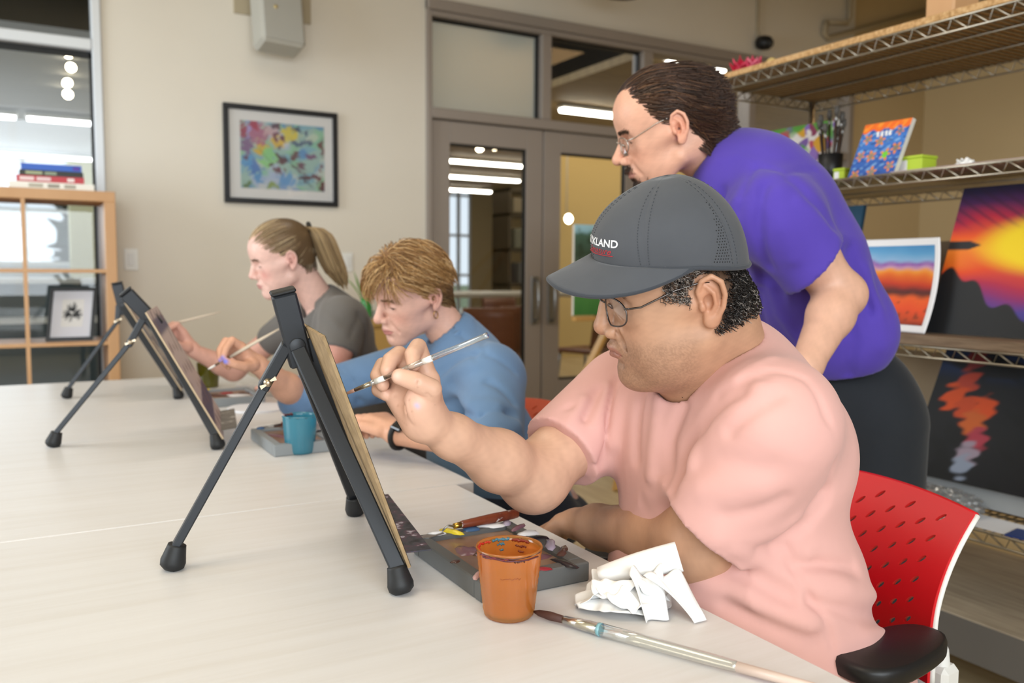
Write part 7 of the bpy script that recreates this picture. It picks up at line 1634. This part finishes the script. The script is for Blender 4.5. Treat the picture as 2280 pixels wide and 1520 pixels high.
# ================================================================== woman with the ponytail
def build_pony():
    root = person('seated woman with a ponytail and grey t-shirt at the far end of the table', (1.05, 2.75, 0))
    fr = head_frame((.712, 2.711, 1.191), 172, -16, -5, .976)
    skin = hexc('E6BCAE'); opt = dict(skin=np.array(skin), fem=1, ear=.9, lip=.9, lipc=hexc('B87874'), blush=np.array(hexc('D48C82')), blush_w=.75, jaw=.97, nose=-.002, cheek=1.0)
    nb = V3(.822, 2.72, 1.062)
    HS = head_sdf(fr, [(to_world(fr, (-.028, 0, -.03)), nb, .049, .055, .03)], opt); hv, hq = HS.mesh((-.24, -.12, -.22), (.15, .12, .145), .0028); hc = head_color(hv, opt); parts = [(to_world(fr, hv), hq, hc)]
    shR, elR, wrR = V3(.80, 2.88, .995), px(520, 822, 2.95), px(432, 782, 2.85)
    A = SDF(); limb(A, [shR, elR], [.045, .038]); limb(A, [elR, elR + (wrR - elR) * .3, wrR], [.038, .035, .0235], .02)
    D_ = unit(px(388, 728, 2.80) - wrR); U_ = unit(UPV - D_ * (UPV @ D_)); N_ = unit(-FWD - D_ * (-FWD @ D_)); tips, q = hand_brush(A, wrR, D_, U_, N_, .93, 1.0)
    shL, elL, wrL = V3(.850, 2.55, 1.005), px(730, 845, 2.56), V3(.73, 2.80, .775)
    limb(A, [shL, (shL + elL) / 2, elL], [.048, .050, .042], .01); limb(A, [elL, wrL], [.041, .026], .02)
    for dy in (-.02, 0, .02): A.u(s_poly([wrL, wrL + V3(-.03 + dy * .3, .06, -.005), wrL + V3(-.05 + dy, .10, -.012)], [.022, .012, .009]), .01)
    lo, hi = bounds([shR, elR, wrR, shL, elL, wrL, px(388, 728, 2.8)], .10); av, aq = A.mesh(lo, hi, .0034); parts.append((av, aq, arm_cols(av, hexc('E0AC9A'), marks=[(elL + V3(-.02, -.04, .03), .10, hexc('D08878'), .7)])))
    T = SDF(); T.u(s_ell((.89, 2.71, .90), (.08, .12, .12))); T.u(s_ell((.97, 2.72, .70), (.10, .13, .15)), .05); T.u(s_cap(nb, V3(.86, 2.71, .97), .05, .07), .04); T.u(s_ell((1.06, 2.72, .55), (.13, .15, .08)), .04)
    for y in (2.60, 2.84): limb(T, [(1.04, y, .54), (.66, y, .53), (.72, y, .10)], [.065, .05, .038], .02); T.u(s_cap((.73, y, .055), (.60, y, .042), .034, .028), .02)
    tv, tq = T.mesh((.5, 2.45, 0), (1.25, 3.0, 1.08), .010); parts.append((tv, tq, arm_cols(tv, skin))); J = join_meshes(parts); put('body', J[0], J[1], root, m_skin, J[2]); add_eyes(fr, root)
    S = SDF(); dL = unit(elL - shL); hL = shL + dL * np.linalg.norm(elL - shL) * .52
    S.u(s_cap(shL + V3(.01, .02, 0), elL, .068, .066)); S.i(s_plane(hL, unit(dL + V3(0, 0, -.2)))); S.u(s_ell((.880, 2.715, .935), (.115, .165, .150)), .05); S.u(s_ell((.965, 2.72, .730), (.135, .175, .170)), .06); S.u(s_ell((1.01, 2.72, .56), (.145, .18, .10)), .05); S.u(s_cap((.850, 2.58, 1.01), (.825, 2.86, 1.005), .058), .05); S.u(s_cap((.885, 2.715, .96), nb + V3(.012, 0, -.004), .080, .062), .05); S.u(s_cap(shR, shR + (elR - shR) * .38, .062, .056), .03)
    folds_seen(S, [([(700, 690), (690, 740), (700, 800)], .014, -.008), ([(740, 650), (718, 690), (712, 740)], .014, .007), ([(800, 700), (812, 760), (800, 820)], .014, -.008), ([(660, 720), (645, 760)], .014, .007), ([(785, 655), (795, 710), (778, 750)], .009, -.005), ([(720, 700), (745, 720), (770, 745)], .012, .006)], 2.2, 3.1)
    S.s(s_cap(nb + V3(.03, .0, -.05), to_world(fr, (-.02, 0, -.02)), .0600, .0560), .006); S.s(s_cap(V3(.84, 2.71, 1.0), to_world(fr, (.0, 0, -.07)), .05, .045), .01); S.s(s_plane(V3(0, 0, .50), V3(0, 0, 1)))
    sv, sq = S.mesh((.6, 2.4, .5), (1.25, 3.05, 1.15), .0066); m_g = cloth('grey_jersey', '6E6A66', .05, .9, 9, 1000); put('t_shirt', sv, sq, root, m_g)
    P = SDF(); P.u(s_ell((1.08, 2.72, .53), (.14, .18, .075)))
    for y in (2.60, 2.84): limb(P, [(1.04, y, .54), (.66, y, .535), (.72, y, .09)], [.085, .068, .056], .03)
    P.s(s_plane((0, 0, .06), (0, 0, 1))); pv, pq = P.mesh((.5, 2.45, .05), (1.28, 3.0, .66), .010); put('trousers', pv, pq, root, cloth('charcoal_trousers', '33353A', .1))
    for y in (2.60, 2.84):
        sh = SDF(); sh.u(s_cap((.75, y, .05), (.61, y, .04), .042, .034)); sh.s(s_plane((0, 0, .002), (0, 0, 1))); v, q_ = sh.mesh((.52, y - .07, -.01), (.85, y + .07, .12), .008); put('shoe', v, q_, root, mat('shoe_white', hexc('C9C7C4'), rough=.6))
    # hair pulled back to a high ponytail
    SC = scalp_sdf(opt); TIE = V3(-.098, 0, .075)
    def line(z): return np.interp(z, [-.06, -.02, .03, .06, .085, .11], [-.050, -.028, .030, .066, .088, .095])
    rt = scalp_points(SC, 2000, lambda p: (p[:, 0] < line(p[:, 2])) & (p[:, 2] > -.055) & ~((p[:, 0] > -.030) & (p[:, 0] < .010) & (p[:, 2] < .026) & (np.abs(p[:, 1]) > .05)), 35)
    path, rad = strands(SC, rt, lambda p, t: (TIE - p) / (np.linalg.norm(TIE - p, axis=1, keepdims=True) + 1e-5), np.linalg.norm(rt - TIE, axis=1) * 1.12, .007, nseg=9, r0=.0010, r1=.0008, seed=13)
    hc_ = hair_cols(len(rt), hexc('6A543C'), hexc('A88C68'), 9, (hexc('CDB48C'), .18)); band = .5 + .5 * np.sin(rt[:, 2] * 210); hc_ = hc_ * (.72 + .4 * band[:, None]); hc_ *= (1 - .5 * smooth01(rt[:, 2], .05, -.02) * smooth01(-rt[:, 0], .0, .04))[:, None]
    V, Q, C = strand_mesh(to_world(fr, path.reshape(-1, 3)).reshape(path.shape), rad, hc_)
    base = SDF(); base.u(s_ell((-.004, 0, .049), (.100, .0795, .0875))); base.u(s_ell((-.055, 0, -.008), (.040, .056, .048)), .03); base.i(lambda q: q[..., 0] - (line(q[..., 2]) - .006).astype(np.float32), .006)
    for y in (-1, 1): base.s(s_ell((-.008, y * .084, .002), (.024, .03, .032)), .004)
    bv, bq = base.mesh((-.14, -.1, -.08), (.12, .1, .15), .0036)
    # tail
    rg = np.random.default_rng(17); n = 760; a = rg.uniform(0, 2 * PI, n); r = np.sqrt(rg.uniform(0, 1, n)); k = np.linspace(0, 1, 13)
    tp = np.array([[-.098, .075], [-.118, .080], [-.130, .058], [-.136, .02], [-.142, -.03], [-.148, -.075], [-.158, -.105]]); tx = np.interp(k, np.linspace(0, 1, 7), tp[:, 0]); tz = np.interp(k, np.linspace(0, 1, 7), tp[:, 1]); wd = np.interp(k, [0, .12, .4, .8, 1], [.014, .034, .052, .048, .020])
    path2 = np.zeros((n, 13, 3)); path2[:, :, 0] = tx + wd * .8 * (r * np.cos(a))[:, None]; path2[:, :, 1] = wd * (r * np.sin(a))[:, None]; path2[:, :, 2] = tz + .012 * rg.normal(size=n)[:, None] * k ** 2 + .3 * wd * (r * np.cos(a))[:, None]
    V2, Q2, C2 = strand_mesh(to_world(fr, path2.reshape(-1, 3)).reshape(path2.shape), np.full(13, .0016), hair_cols(n, hexc('7A6244'), hexc('C0A47A'), 19))
    eV, eQ, eC = brows(fr, root, HS, (hexc('6A5038'), hexc('7A6048')), 90)
    J = join_meshes([(V, Q, C), (to_world(fr, bv), bq, np.tile(np.array(hexc('5E4A34')), (len(bv), 1))), (V2, Q2, C2), (eV, eQ, eC)]); put('hair', J[0], J[1], root, m_hair, J[2])
    MB().tube([to_world(fr, TIE + V3(-.006 + .006 * math.cos(t) * .3, .019 * math.cos(t), .021 * math.sin(t))) for t in np.linspace(0, 2 * PI, 24, endpoint=False)], .0075, 8, closed=True).build('hair_tie', m_black, root)
    brush('paintbrush', px(345, 730, 2.80), px(492, 694, 2.86), [('bristles', 'brist', [(0, .001), (.05, .003), (.10, .0026)]), ('ferrule', 'ferr', [(.10, .0026), (.25, .0032)]), ('handle', 'pale', [(.25, .0034), (.45, .0040), (.75, .0030), (1, .0018)])], 'thin brush held by the ponytail woman', BM)
    return root
build_blue(); build_pony()
# clear brush in the capped man's hand
brush('paintbrush', px(764, 879, 1.099), px(1085, 746, 1.006), [('bristles', 'wet', [(0, .0006), (.03, .0018), (.07, .0024), (.10, .0022)]), ('ferrule', 'ferr', [(.09, .0024), (.20, .0029)]), ('clear_sleeve', 'acry', [(.10, .0027), (.20, .0034), (.24, .0036)]), ('white_band', 'white', [(.24, .0037), (.31, .0039)]), ('handle', 'acry', [(.31, .0039), (.60, .0037)]), ('white_band', 'white', [(.58, .0040), (.64, .0039)]), ('handle_end', 'acry', [(.64, .0038), (.98, .0034), (1.0, .0037)])], 'clear handled brush held by the man in the cap', BM)
